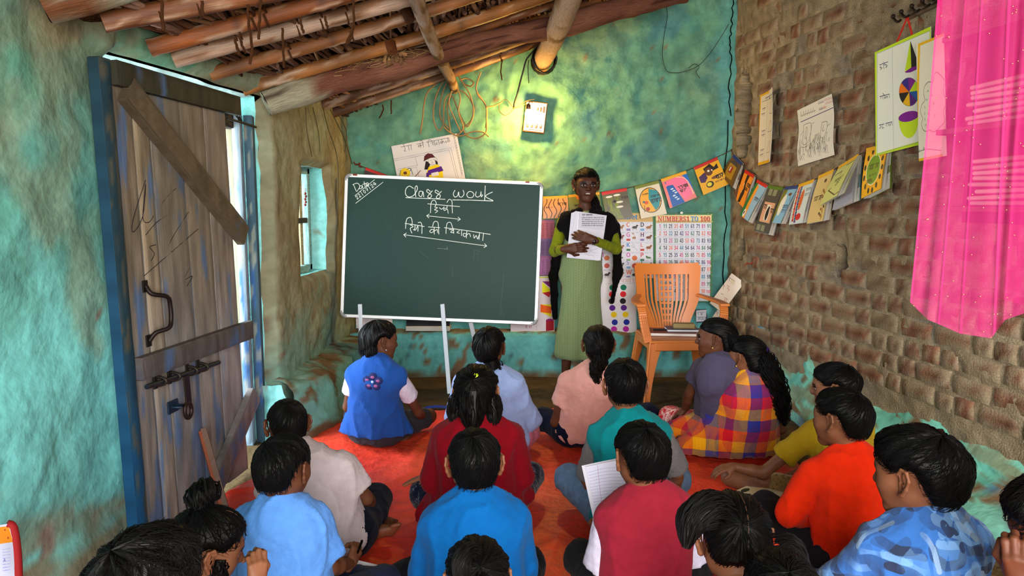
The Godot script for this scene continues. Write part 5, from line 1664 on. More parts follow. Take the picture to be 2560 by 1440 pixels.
func cover(kind: int, c: Color) -> Canvas:
	var cv := Canvas.new(192, 240, c)
	var K := Color(0.10, 0.09, 0.08)
	match kind:
		0:
			for j in 5:
				var pts := []
				for q in 8: pts.append(Vector2(20 + j * 36 + 12 * sin(q * 1.3 + j), q * 36))
				cv.line(pts, 7, Color(0.32, 0.20, 0.12))
			cv.scrawl(20, 110, 70, 16, 3, K, 1)
			cv.scrawl(110, 70, 180, 26, 5, K, 2)
		1:
			cv.ellipse(Vector2(60, 30), 12, 26, Color(0.82, 0.42, 0.14)); cv.scrawl(30, 120, 160, 20, 4, K, 9)
		2:
			for j in 30: cv.line([Vector2(10 + (j * 53) % 120, 240), Vector2((j * 37) % 130, 20 + (j * 29) % 90)], 2.5, Color(0.45, 0.52, 0.16), false)
			for e in [[50, 45], [110, 40], [120, 100], [115, 140]]: cv.ellipse(Vector2(e[0], e[1]), 26, 9, Color(0.80, 0.80, 0.76))
			cv.ellipse(Vector2(85, 90), 13, 11, K); cv.scrawl(140, 60, 186, 18, 3, K, 4)
		3:
			cv.ellipse(Vector2(96, 120), 84, 92, Color(0.14, 0.10, 0.08)); cv.ellipse(Vector2(96, 120), 79, 87, Color(0.86, 0.62, 0.14))
			cv.fill([Vector2(100, 36), Vector2(160, 62), Vector2(176, 120), Vector2(150, 180), Vector2(120, 200), Vector2(84, 110)], Color(0.16, 0.52, 0.56))
			cv.scrawl(104, 90, 168, 14, 3, K, 11); cv.scrawl(98, 118, 168, 24, 5, K, 12)
			cv.ellipse(Vector2(62, 132), 16, 12, Color(0.78, 0.30, 0.16)); cv.ellipse(Vector2(44, 124), 9, 8, Color(0.16, 0.40, 0.44)); cv.ellipse(Vector2(64, 180), 15, 14, Color(0.60, 0.16, 0.14)); cv.line([Vector2(44, 150), Vector2(40, 180), Vector2(34, 196)], 4, K)
			cv.scrawl(44, 66, 86, 8, 2, K, 13)
		4:
			cv.fill([Vector2(20, 30), Vector2(20, 240), Vector2(110, 240), Vector2(60, 30)], Color(0.10, 0.34, 0.62))
			cv.fill([Vector2(14, 70), Vector2(30, 30), Vector2(100, 16), Vector2(170, 60), Vector2(180, 200), Vector2(120, 226), Vector2(90, 150), Vector2(70, 70), Vector2(34, 64)], Color(0.88, 0.42, 0.56))
			cv.line([Vector2(100, 16), Vector2(170, 60), Vector2(182, 200)], 6, Color(0.90, 0.74, 0.62))
			for j in 6: cv.ellipse(Vector2(54 + 9 * (j % 3), 100 + j * 19), 11, 6, Color(0.75, 0.80, 0.84))
			cv.scrawl(96, 100, 160, 24, 5, K, 21); cv.scrawl(100, 134, 150, 20, 4, K, 22)
			cv.fill([Vector2(150, 10), Vector2(192, 10), Vector2(192, 190), Vector2(180, 80)], Color(0.12, 0.40, 0.70))
		5:
			cv.fill([Vector2(60, 40), Vector2(120, 20), Vector2(140, 60), Vector2(170, 40), Vector2(170, 80), Vector2(70, 90)], Color(0.12, 0.09, 0.07))
			cv.ellipse(Vector2(92, 78), 30, 34, Color(0.36, 0.20, 0.10)); cv.ellipse(Vector2(92, 72), 9, 9, Color(0.85, 0.84, 0.8)); cv.ellipse(Vector2(118, 76), 6, 6, Color(0.85, 0.84, 0.8))
			cv.fill([Vector2(10, 90), Vector2(60, 70), Vector2(70, 120), Vector2(40, 150), Vector2(10, 140)], Color(0.24, 0.13, 0.30))
			cv.ellipse(Vector2(70, 180), 28, 26, Color(0.10, 0.10, 0.08)); cv.ellipse(Vector2(66, 178), 18, 17, Color(0.82, 0.76, 0.14))
			cv.ellipse(Vector2(120, 140), 26, 12, Color(0.42, 0.24, 0.10)); cv.scrawl(128, 130, 188, 30, 7, K, 31); cv.scrawl(110, 176, 180, 10, 2, K, 32)
		6:
			cv.fill([Vector2(30, 60), Vector2(150, 50), Vector2(150, 200), Vector2(40, 210)], Color(0.58, 0.46, 0.14)); cv.fill([Vector2(10, 70), Vector2(96, 10), Vector2(180, 60)], Color(0.25, 0.22, 0.2))
			cv.fill([Vector2(60, 90), Vector2(110, 86), Vector2(110, 150), Vector2(60, 154)], Color(0.55, 0.16, 0.12)); cv.fill([Vector2(66, 96), Vector2(84, 95), Vector2(84, 140), Vector2(66, 141)], Color(0.7, 0.7, 0.68))
		7:
			cv.fill([Vector2(70, 20), Vector2(120, 10), Vector2(110, 80), Vector2(130, 150), Vector2(90, 230), Vector2(40, 240), Vector2(60, 170), Vector2(90, 120), Vector2(70, 70)], K)
			cv.ellipse(Vector2(76, 96), 9, 14, Color(0.82, 0.62, 0.42)); cv.ellipse(Vector2(66, 150), 9, 12, Color(0.82, 0.62, 0.42)); cv.scrawl(128, 70, 188, 22, 6, K, 41); cv.scrawl(120, 104, 170, 18, 5, K, 42)
		8:
			cv.fill([Vector2(0, 0), Vector2(40, 0), Vector2(70, 240), Vector2(0, 240)], Color(0.12, 0.40, 0.18)); cv.fill([Vector2(40, 20), Vector2(80, 30), Vector2(104, 240), Vector2(50, 240)], Color(0.84, 0.54, 0.14)); cv.ellipse(Vector2(60, 210), 22, 26, Color(0.85, 0.84, 0.8)); cv.ellipse(Vector2(56, 208), 9, 12, K)
			cv.scrawl(112, 90, 184, 18, 4, K, 51)
		9:
			for e in [[30, 14], [90, 14], [20, 200], [80, 200]]: cv.fill([Vector2(e[0], e[1]), Vector2(e[0] + 46, e[1]), Vector2(e[0] + 46, e[1] + 32), Vector2(e[0], e[1] + 32)], Color(0.50, 0.50, 0.38))
			cv.fill([Vector2(30, 80), Vector2(170, 80), Vector2(170, 185), Vector2(30, 185)], Color(0.80, 0.60, 0.46)); cv.fill([Vector2(76, 92), Vector2(130, 92), Vector2(130, 174), Vector2(76, 174)], Color(0.84, 0.80, 0.72))
			cv.ellipse(Vector2(104, 140), 18, 34, K); cv.ellipse(Vector2(108, 112), 12, 12, K); cv.scrawl(34, 96, 72, 20, 4, K, 61); cv.scrawl(134, 110, 170, 20, 4, K, 62)
		10:
			cv.fill([Vector2(0, 0), Vector2(60, 0), Vector2(50, 120), Vector2(20, 240), Vector2(0, 240)], Color(0.45, 0.42, 0.12)); cv.ellipse(Vector2(70, 120), 40, 70, Color(0.84, 0.82, 0.74)); cv.ellipse(Vector2(130, 50), 26, 10, Color(0.45, 0.22, 0.12)); cv.line([Vector2(150, 60), Vector2(170, 90)], 5, Color(0.3, 0.14, 0.1)); cv.scrawl(100, 120, 180, 20, 4, Color(0.10, 0.20, 0.36), 71); cv.scrawl(110, 150, 180, 18, 4, Color(0.10, 0.20, 0.36), 72)
		11:
			for j in 26: cv.ellipse(Vector2(20 + (j * 31) % 60, 10 + j * 8.6), 14, 9, [Color(0.66, 0.14, 0.12), Color(0.30, 0.20, 0.44), Color(0.80, 0.34, 0.16), Color(0.18, 0.36, 0.40)][j % 4])
			cv.ellipse(Vector2(96, 100), 24, 60, Color(0.76, 0.36, 0.16)); cv.ellipse(Vector2(110, 200), 34, 20, Color(0.74, 0.14, 0.12)); cv.scrawl(128, 40, 184, 14, 3, Color(0.16, 0.30, 0.36), 81); cv.scrawl(128, 70, 184, 14, 3, Color(0.16, 0.30, 0.36), 82)
		12:
			cv.scrawl(30, 110, 130, 20, 4, K, 91); cv.ellipse(Vector2(120, 40), 16, 9, Color(0.3, 0.18, 0.1))
			for j in 14: cv.ellipse(Vector2(130 + (j * 17) % 46, 90 + j * 10), 10, 7, [Color(0.52, 0.30, 0.14), Color(0.68, 0.56, 0.14), Color(0.25, 0.2, 0.14)][j % 3])
			cv.line([Vector2(120, 80), Vector2(170, 130), Vector2(160, 230)], 5, Color(0.45, 0.30, 0.16))
		13:
			for e in [[[20, 60], [90, 56], [90, 80]], [[60, 150], [30, 154], [150, 220], [190, 216]], [[110, 30], [180, 26]]]: cv.line(e.map(func(q): return Vector2(q[0], q[1])), 6, Color(0.34, 0.18, 0.10), false)
			cv.text("WHAT", Vector2(60, 118), 22, K, true); cv.text("IF", Vector2(96, 150), 28, K, true)
		14:
			cv.text("WHAT", Vector2(90, 70), 26, K, true); cv.text("IF", Vector2(100, 118), 36, K, true)
			cv.ellipse(Vector2(150, 20), 5, 5, K); cv.scrawl(24, 180, 60, 8, 2, K, 95, false)
		15:
			for j in 13:
				var a := TAU * j / 13.0
				cv.ellipse(Vector2(96, 120) + Vector2(cos(a) * 82, sin(a) * 104), 10, 14, K)
				cv.line([Vector2(96, 120) + Vector2(cos(a) * 82, sin(a) * 104), Vector2(96, 120) + Vector2(cos(a) * 70, sin(a) * 88)], 3, K, false)
			cv.ellipse(Vector2(96, 118), 66, 78, Color(0.88, 0.86, 0.78)); cv.ellipse(Vector2(96, 118), 61, 73, Color(0.34, 0.54, 0.08)); cv.scrawl(56, 90, 140, 22, 5, Color(0.08, 0.16, 0.04), 96); cv.scrawl(64, 140, 130, 10, 2, Color(0.08, 0.16, 0.04), 97)
			for j in 12: cv.line([Vector2(44 + j * 4, 160), Vector2(46 + j * 5, 178)], 2.5, K, false)
		_:
			cv.scrawl(30, 60, 160, 22, 5, K, kind)
	return cv
func book(label: String, q: Array, strip: Color, cv: Canvas, nrm: Vector3, leaves: int, spread: float, base: Color, group: String) -> void:
	var ctr: Vector3 = (q[0] + q[1] + q[2] + q[3]) * 0.25
	var t := thing("story_book", label, "book", ctr, Basis(), group)
	var c := []
	for p in q: c.append(p - ctr)
	var slab := func(m: MB, a: Array, th: float, curl: float) -> void:
		var g := func(s: float, v: float) -> Vector3:
			var top: Vector3 = a[0].lerp(a[1], s)
			var bot: Vector3 = a[3].lerp(a[2], s)
			return top.lerp(bot, v) + nrm * (curl * sin(PI * v))
		m.grid(2, 5, func(s, v): return g.call(s, 1.0 - v) + nrm * th)
		m.grid(2, 5, func(s, v): return g.call(s, 1.0 - v), true)
		for e in [[0.0, 0.0, 1.0, 0.0], [1.0, 0.0, 1.0, 1.0], [1.0, 1.0, 0.0, 1.0], [0.0, 1.0, 0.0, 0.0]]:
			var p0: Vector3 = g.call(e[0], e[1]); var p1: Vector3 = g.call(e[2], e[3])
			m.quad(p1, p0, p0 + nrm * th, p1 + nrm * th)
	var m := MB.new()
	slab.call(m, c, 0.0022, 0.006)
	obj("front_cover", m, mat(Color.WHITE, 0.4, {"tex": cv.texture(), "spec": 0.4, "two": true}), t)
	var paper := mat(Color.WHITE, 0.85, {"two": true})
	var down: Vector3 = ((c[3] - c[0]) + (c[2] - c[1])) * 0.5
	var along: Vector3 = (c[1] - c[0]).normalized()
	for k in leaves:
		m = MB.new()
		var f := float(k + 1) / leaves
		var a := [c[0] - nrm * 0.004 * (k + 1), c[1] - nrm * 0.004 * (k + 1), c[2] + along * spread * f + down * 0.01 - nrm * (0.004 + 0.010 * f), c[3] + along * spread * f + down * 0.01 - nrm * (0.004 + 0.010 * f)]
		slab.call(m, a, 0.0016, 0.004 * sin(k * 2.1))
		m.col = base if k == leaves - 1 else Color(0.78, 0.76, 0.72) * (0.92 - 0.06 * (k % 2))
		for j in m.c.size(): m.c[j] = m.col
		obj("back_cover" if k == leaves - 1 else "page", m, paper, t)
	m = MB.new()
	m.col = strip
	var w := down.normalized() * minf(0.018, down.length() * 0.09)
	m.quad(c[0] + w + nrm * 0.0045, c[1] + w + nrm * 0.0045, c[1] + nrm * 0.005, c[0] + nrm * 0.005)
	m.tube([c[0] + nrm * 0.001, c[1] + nrm * 0.001], 0.005, 8)
	obj("spine_strip", m, mat(Color.WHITE, 0.5, {"two": true}), t)
func build_garland() -> void:
	var off := Vector2(1300, 350)
	var k := 2.618
	var P := func(x: float, y: float, d: float) -> Vector3: return at_z(off.x + x / k, off.y + y / k, d)
	var YEL := Color(0.82, 0.60, 0.12)
	var RED := Color(0.70, 0.13, 0.10)
	var G1 := "story books hung on the string across the front wall"
	var G2 := "story books hung on the string along the brick wall"
	var list := [
		["tan story book with dark wavy lines, at the upper right corner of the board", [150, 375, 312, 368, 318, 510, 150, 515], YEL, 0, Color(0.78, 0.54, 0.32)],
		["yellow story book hanging behind the teacher's head", [316, 365, 520, 346, 530, 470, 326, 490], YEL, 1, Color(0.45, 0.46, 0.22)],
		["grey story book with white fish among green reeds, right of the teacher's neck", [533, 346, 697, 318, 738, 505, 566, 526], RED, 2, Color(0.34, 0.33, 0.27)],
		["white story book with a big round yellow and teal clock", [752, 308, 905, 268, 960, 483, 792, 515], Color(0.42, 0.46, 0.14), 3, Color(0.80, 0.77, 0.68)],
		["story book with a pink elephant on blue, hanging left of the yellow ones", [922, 260, 1085, 205, 1155, 375, 980, 447], YEL, 4, Color(0.84, 0.46, 0.44)],
		["yellow story book with a dark-haired man in glasses, last on the front wall", [1138, 182, 1290, 115, 1365, 290, 1200, 360], RED, 5, Color(0.84, 0.62, 0.08)],
	]
	for e in list:
		var q := []
		for j in 4: q.append(P.call(e[1][j * 2], e[1][j * 2 + 1], 5.40 if j < 2 else 5.37))
		book(e[0], q, e[2], cover(e[3], e[4]), Vector3.BACK, 3, 0.006, (e[4] as Color) * 0.8, G1)
	var qb := [at_z(915, 420, 5.40), at_z(975, 442, 5.40), at_z(955, 500, 5.37), at_z(895, 478, 5.37)]
	book("story book with a red edge peeping out above the left end of the board", qb, RED, cover(20, Color(0.26, 0.22, 0.24)), Vector3.BACK, 2, 0.004, Color(0.3, 0.3, 0.3), G1)
	var wn := Vector3(-1, 0, 0.1556).normalized()
	var W := func(x: float, y: float, out: float) -> Vector3: return on_plane(1780.0 + x / 5.12, 380.0 + y / 5.12, Plane(wn, Vector3(right_x(5.0), 1, -5.0) + wn * out))
	var GRN := Color(0.30, 0.42, 0.10)
	var BLU := Color(0.12, 0.20, 0.42)
	list = [
		["brown story book with a house, hanging at the corner nail", [280, 40, 388, 150, 262, 450, 112, 290], BLU, 6, Color(0.36, 0.26, 0.14), 0.03, 0.08],
		["orange story book with a black bear, second from the corner nail", [430, 232, 545, 302, 402, 715, 312, 612], RED, 7, Color(0.84, 0.50, 0.12), 0.03, 0.08],
		["light blue story book with green and orange stripes, third from the corner nail", [586, 360, 714, 432, 462, 886, 358, 806], RED, 8, Color(0.52, 0.66, 0.74), 0.03, 0.09],
		["dark grey story book with little film pictures, hanging lowest on the brick wall", [730, 430, 916, 462, 720, 1052, 544, 1008], GRN, 9, Color(0.27, 0.26, 0.22), 0.03, 0.06],
		["sky blue story book with a tree and a flying figure", [950, 452, 1110, 436, 880, 915, 764, 905], BLU, 10, Color(0.48, 0.66, 0.76), 0.04, 0.09],
		["white story book with red and violet patterns, in the middle of the brick-wall row", [1120, 422, 1312, 354, 1162, 905, 985, 930], YEL, 11, Color(0.74, 0.78, 0.76), 0.04, 0.08],
		["cream story book with a brown tree scene, left of the pale green one", [1372, 312, 1565, 224, 1420, 880, 1216, 920], YEL, 12, Color(0.78, 0.68, 0.44), 0.04, 0.08],
		["pale green story book reading WHAT IF, swung open", [1632, 190, 1872, 38, 1600, 560, 1380, 690], YEL, 13, Color(0.74, 0.74, 0.44), 0.06, 0.12],
		["grey-paged story book reading WHAT IF with teal inner pages", [1700, 150, 1886, 50, 1802, 640, 1542, 750], Color(0.2, 0.3, 0.3), 14, Color(0.62, 0.60, 0.62), 0.03, 0.07],
		["yellow story book with a green disc and black ants under the lime-edged chart", [1985, -40, 2265, -110, 2165, 470, 1915, 598], YEL, 15, Color(0.86, 0.62, 0.06), 0.03, 0.07],
	]
	var n := 0
	for e in list:
		var q := []
		for j in 4: q.append(W.call(e[1][j * 2], e[1][j * 2 + 1], e[5] if j < 2 else e[6]))
		book(e[0], q, e[2], cover(e[3], e[4]), wn, 5 if n in [2, 3, 5, 7, 8, 9] else 4, 0.05 if n != 9 else 0.06, [Color(0.3, 0.2, 0.12), Color(0.3, 0.2, 0.1), Color(0.5, 0.5, 0.52), Color(0.55, 0.55, 0.58), Color(0.5, 0.46, 0.46), Color(0.55, 0.5, 0.5), Color(0.55, 0.5, 0.42), Color(0.6, 0.6, 0.4), Color(0.24, 0.38, 0.38), Color(0.30, 0.36, 0.08)][n], G2)
		n += 1
	var m := MB.new()
	m.col = Color(0.28, 0.22, 0.16)
	m.tube(catmull([at_z(886, 408, 5.42), at_z(915, 420, 5.41), at_z(975, 442, 5.41), at_z(1150, 500, 5.41), P.call(150, 372, 5.405), P.call(312, 366, 5.405), P.call(533, 342, 5.405), P.call(697, 316, 5.405), P.call(905, 266, 5.405), P.call(1085, 203, 5.405), P.call(1290, 112, 5.405), P.call(1384, 66, 5.39)], 4), 0.003, 5)
	m.tube(catmull([P.call(1384, 66, 5.39), W.call(280, 38, 0.03), W.call(400, 170, 0.03), W.call(545, 302, 0.03), W.call(720, 430, 0.03), W.call(925, 458, 0.03), W.call(1115, 425, 0.04), W.call(1320, 350, 0.04), W.call(1570, 222, 0.04), W.call(1880, 40, 0.03), W.call(2120, -90, 0.03), W.call(2360, -200, 0.03)], 4), 0.003, 5)
	m.ball(P.call(1384, 66, 5.39), 0.008)
	m.col = Color(0.40, 0.14, 0.10)
	m.tube(px_curve([Vector2(884, 404), Vector2(890, 412), Vector2(900, 408), Vector2(898, 416), Vector2(906, 418)], 5.40), 0.004, 5)
	tag(obj("garland_string", m, mat(Color.WHITE, 0.9)), "brown string that carries the story books from behind the board round the right corner", "string")
# ================================================================ plastic chair, papers on the bricks, curtain, tarpaulin
func build_chair() -> void:
	var pl := mat(Color(0.80, 0.46, 0.20), 0.4, {"spec": 0.5, "vc": true})
	var at := Vector3(1.115, 0.0, -4.86)
	var t := thing("plastic_chair", "orange plastic armchair with a slotted back standing by the front wall", "chair", at, Basis(Vector3.UP, 0.05))
	var m := MB.new()
	var hw := 0.235
	m.box(Vector3(0, 0.405, 0.02), Vector3(0.45, 0.022, 0.44), Basis(), 0.008)
	m.box(Vector3(0, 0.375, 0.235), Vector3(0.40, 0.055, 0.022), Basis(), 0.006)
	m.box(Vector3(-0.222, 0.375, 0.02), Vector3(0.020, 0.05, 0.40), Basis(), 0.006)
	m.box(Vector3(0.222, 0.375, 0.02), Vector3(0.020, 0.05, 0.40), Basis(), 0.006)
	obj("seat", m, pl, t)
	for sx in [-1.0, 1.0]:
		for sz in [1.0, -1.0]:
			m = MB.new()
			var top := Vector3(sx * 0.222, 0.41, sz * 0.205 + 0.02)
			var bot := Vector3(sx * 0.262, 0.0, sz * 0.235 + (0.02 if sz > 0 else -0.03))
			for f in 12:
				var a := top.lerp(bot, f / 12.0); var b := top.lerp(bot, (f + 1) / 12.0)
				var w := 0.036 + 0.052 * pow(1.0 - f / 12.0, 2.2)
				var w2 := 0.036 + 0.052 * pow(1.0 - (f + 1) / 12.0, 2.2)
				for face in 2:
					var ax := Vector3(-sx, 0, 0) if face == 0 else Vector3(0, 0, -sz)
					var nn := Vector3(0, 0, sz) if face == 0 else Vector3(sx, 0, 0)
					for side in [0.0, -0.007]:
						var q := [a + nn * side, a + ax * w + nn * side, b + ax * w2 + nn * side, b + nn * side]
						if (q[1] - q[0]).cross(q[2] - q[0]).dot(nn) < 0: q.reverse()
						if side < 0: q.reverse()
						m.quad(q[0], q[1], q[2], q[3])
					m.quad(a + ax * w, a + ax * w - nn * 0.007, b + ax * w2 - nn * 0.007, b + ax * w2)
			m.tube([top, bot], 0.006, 8)
			obj("leg", m, pl, t)
	for sx in [-1.0, 1.0]:
		m = MB.new()
		var pts := [Vector3(sx * 0.235, 0.40, 0.21), Vector3(sx * 0.262, 0.52, 0.20), Vector3(sx * 0.272, 0.60, 0.185), Vector3(sx * 0.275, 0.635, 0.15)]
		var c := catmull(pts, 5)
		for j in c.size() - 1:
			var d: Vector3 = c[j + 1] - c[j]
			m.box((c[j] + c[j + 1]) * 0.5, Vector3(0.055, d.length() * 1.15, 0.022), basis_up(d.normalized(), Vector3.BACK), 0.004)
		for r in 3: m.box(Vector3(sx * 0.255 + (r - 1) * 0.014, 0.50, 0.217), Vector3(0.006, 0.15, 0.006), Basis(Vector3.BACK, -sx * 0.18), 0.002)
		var rest := catmull([Vector3(sx * 0.277, 0.640, 0.19), Vector3(sx * 0.282, 0.643, 0.06), Vector3(sx * 0.262, 0.648, -0.08), Vector3(sx * 0.215, 0.66, -0.19)], 6)
		for j in rest.size() - 1:
			var d: Vector3 = rest[j + 1] - rest[j]
			m.box((rest[j] + rest[j + 1]) * 0.5, Vector3(0.062 - 0.018 * float(j) / rest.size(), 0.02, d.length() * 1.25), Basis.looking_at(d.normalized(), Vector3.UP), 0.005)
		obj("armrest", m, pl, t)
	var tilt := Transform3D(Basis(Vector3.RIGHT, -0.20), Vector3(0, 0.405, -0.205))
	var half := func(y: float) -> float: return 0.150 + 0.075 * smoothstep(0.0, 0.26, y) + 0.012 * smoothstep(0.26, 0.47, y)
	var slot := func(y: float) -> float: return 0.095 + 0.06 * smoothstep(0.03, 0.25, y) + 0.006 * smoothstep(0.25, 0.4, y)
	m = MB.new()
	var bend := func(p: Vector3) -> Vector3: return tilt * Vector3(p.x, p.y, p.z + 1.1 * p.x * p.x)
	var strip := func(mb: MB, x0: Callable, x1: Callable, y0: float, y1: float, th: float, nx: int, ny: int) -> void:
		for s in [0, 1]:
			mb.grid(nx, ny, func(a, b):
				var y := lerpf(y0, y1, b)
				return bend.call(Vector3(lerpf(x0.call(y), x1.call(y), a), y, th * (0.5 if s == 0 else -0.5))), s == 1)
		for e in [x0, x1]:
			mb.grid(ny, 1, func(a, b):
				var y := lerpf(y0, y1, a)
				return bend.call(Vector3(e.call(y), y, th * (0.5 - b))), e == x0)
		for y in [y0, y1]:
			mb.grid(nx, 1, func(a, b): return bend.call(Vector3(lerpf(x0.call(y), x1.call(y), a), y, th * (0.5 - b))), y == y1)
	var neg := func(y: float) -> float: return -half.call(y)
	var neg_in := func(y: float) -> float: return -slot.call(y)
	strip.call(m, neg, half, -0.03, 0.03, 0.014, 10, 3)
	strip.call(m, neg, half, 0.40, 0.46, 0.016, 12, 4)
	strip.call(m, func(y): return -0.215 - 0.01, func(y): return 0.215 + 0.01, 0.46, 0.478, 0.016, 12, 2)
	strip.call(m, neg, neg_in, 0.03, 0.40, 0.016, 4, 12)
	strip.call(m, slot, half, 0.03, 0.40, 0.016, 4, 12)
	var back := obj("backrest", m, pl, t)
	for j in 10:
		var fr := (j - 4.5) / 5.0
		m = MB.new()
		strip.call(m, func(y): return slot.call(y) * fr - 0.0075, func(y): return slot.call(y) * fr + 0.0075, 0.028, 0.402, 0.010, 1, 10)
		obj("slat", m, pl, back)
	for j in 8:
		m = MB.new()
		var y := 0.07 + j * 0.042
		strip.call(m, func(_y): return slot.call(y) * -0.34, func(_y): return slot.call(y) * 0.34, y - 0.007, y + 0.007, 0.009, 4, 1)
		obj("cross_bar", m, pl, back)
	var seat := at + Vector3(0.0, 0.417, -0.02)
	var b1 := thing("exercise_book", "pinkish exercise book lying on the seat of the orange chair", "book", seat + Vector3(-0.02, 0.0, 0.02), Basis(Vector3.UP, -0.12))
	m = MB.new(); m.col = Color(0.85, 0.83, 0.8); m.box(Vector3(0, 0.011, 0), Vector3(0.30, 0.016, 0.20))
	obj("pages", m, mat(Color.WHITE, 0.9), b1)
	m = MB.new(); m.col = Color(0.48, 0.30, 0.28); m.box(Vector3(0, 0.021, 0), Vector3(0.305, 0.003, 0.205)); m.box(Vector3(0, 0.0015, 0), Vector3(0.305, 0.003, 0.205))
	obj("cover", m, mat(Color.WHITE, 0.5), b1)
	b1 = thing("notebook", "blue-grey notebook on top of the pinkish book on the chair", "book", seat + Vector3(0.05, 0.0235, 0.0), Basis(Vector3.UP, -0.05))
	m = MB.new(); m.col = Color(0.84, 0.84, 0.86); m.box(Vector3(0, 0.007, 0), Vector3(0.21, 0.011, 0.15))
	obj("pages", m, mat(Color.WHITE, 0.9), b1)
	m = MB.new(); m.col = Color(0.30, 0.34, 0.42); m.box(Vector3(0, 0.0135, 0), Vector3(0.212, 0.002, 0.152)); m.box(Vector3(0, 0.001, 0), Vector3(0.212, 0.002, 0.152))
	obj("cover", m, mat(Color.WHITE, 0.5), b1)
	m = MB.new(); m.col = Color(0.72, 0.64, 0.44); m.box(Vector3(0, 0.019, 0), Vector3(0.145, 0.036, 0.06), Basis(), 0.008)
	m.col = Color(0.62, 0.52, 0.36); m.box(Vector3(0, 0.006, 0), Vector3(0.147, 0.010, 0.062), Basis(), 0.002)
	var d := obj("board_duster", m, mat(Color.WHITE, 0.95, {"tri": "local", "scale": 6.0, "tex": "grit"}))
	d.position = seat + Vector3(0.06, 0.0385, 0.02)
	d.rotation.y = -0.1
	tag(d, "cream felt board duster on top of the books on the chair", "duster")
	m = MB.new(); m.col = Color(0.05, 0.06, 0.10); m.tube([Vector3(-0.05, 0, 0), Vector3(0.02, 0, 0), Vector3(0.05, 0, 0)], [0.006, 0.006, 0.0035], 8)
	d = obj("black_pen", m, mat(Color.WHITE, 0.3))
	d.position = seat + Vector3(-0.10, 0.030, 0.03)
	tag(d, "thick black pen lying on the book at the left of the chair seat", "pen")
func build_right_wall_things() -> void:
	var wn := Vector3(-1, 0, 0.1556).normalized()
	var W := func(p: Vector2, out: float) -> Vector3: return on_plane(p.x, p.y, Plane(wn, Vector3(right_x(4.0), 1, -4.0) + wn * out))
	var off := Vector2(1800, 0)
	var k := 3.4286
	var C := func(x: float, y: float, out: float) -> Vector3: return W.call(off + Vector2(x, y) / k, out)
	var sheet := func(pts: Array, o: Array) -> Dictionary: return frame_of(C.call(pts[0], pts[1], o[0]), C.call(pts[2], pts[3], o[1]), C.call(pts[4], pts[5], o[2]), C.call(pts[6], pts[7], o[3]))
	var ink := Color(0.14, 0.14, 0.30)
	var f: Dictionary = sheet.call([355, 812, 507, 745, 445, 1385, 320, 1420], [0.02, 0.045, 0.045, 0.02])
	var cv := Canvas.new(420, 560, Color(0.80, 0.76, 0.68))
	cv.map = to_canvas(f, cv, off, k)
	cv.line([Vector2(352, 818), Vector2(320, 1416)], 30, Color(0.82, 0.62, 0.08), false)
	cv.line([Vector2(352, 816), Vector2(430, 784)], 26, Color(0.82, 0.62, 0.08), false)
	cv.line([Vector2(320, 1414), Vector2(446, 1382)], 34, Color(0.82, 0.62, 0.08), false)
	marks(cv, [[362, 874, 496, 826], [412, 866, 376, 1396], [432, 972, 466, 848, 474, 958, 432, 972], [412, 1132, 440, 1032, 466, 1108, 412, 1132], [402, 1312, 434, 1208, 444, 1290, 402, 1312]], 4, Color(0.42, 0.40, 0.42))
	marks(cv, [[392, 842, 492, 800], [400, 838, 398, 858], [416, 832, 412, 852], [440, 822, 432, 842, 446, 836], [470, 808, 466, 828], [486, 802, 482, 822]], 5, ink)
	for e in [[372, 930], [366, 975], [366, 1122], [364, 1156], [356, 1285], [352, 1325]]: marks(cv, [[e[0] - 8, e[1] + 4, e[0] + 20, e[1] - 8], [e[0] - 2, e[1] + 2, e[0] - 4, e[1] + 20], [e[0] + 8, e[1] - 2, e[0] + 6, e[1] + 16], [e[0] + 16, e[1] - 6, e[0] + 12, e[1] + 14]], 4, ink)
	hung_sheet("triangle_sheet", "narrow yellow-edged sheet with three pencilled triangles, stuck on the bricks", "sheet", f, cv, 0.002, func(s, t): return 0.03 * s * s * s - 0.01 * sin(PI * t) * s, Vector2i(10, 8))
	f = sheet.call([688, 945, 998, 795, 965, 1335, 652, 1425], [0.015, 0.03, 0.03, 0.015])
	cv = Canvas.new(720, 720, Color(0.80, 0.79, 0.74))
	cv.map = to_canvas(f, cv, off, k)
	cv.line([Vector2(690, 1046), Vector2(990, 918)], 9, Color(0.20, 0.18, 0.38), false)
	for j in 6: cv.line([Vector2(700 + j * 22, 962 - j * 8), Vector2(696 + j * 22, 996 - j * 8), Vector2(712 + j * 22, 984 - j * 8), Vector2(706 + j * 22, 1002 - j * 8)], 5, Color(0.2, 0.2, 0.18))
	for j in 4: cv.line([Vector2(862 + j * 12, 870 - j * 4), Vector2(860 + j * 12, 892 - j * 4), Vector2(872 + j * 12, 876 - j * 4)], 4, ink)
	for j in 10: cv.line([Vector2(914 + j * 7, 845 - j * 2 + (j % 2) * 30), Vector2(912 + j * 7, 866 - j * 2 + (j % 2) * 30), Vector2(922 + j * 7, 850 - j * 2 + (j % 2) * 30)], 4, Color(0.66, 0.20, 0.14))
	for j in 8: cv.line([Vector2(860 + j * 8, 926 - j * 3), Vector2(858 + j * 8, 946 - j * 3), Vector2(868 + j * 8, 930 - j * 3)], 4, ink if j < 4 else Color(0.66, 0.20, 0.14))
	var dk := Color(0.17, 0.17, 0.16)
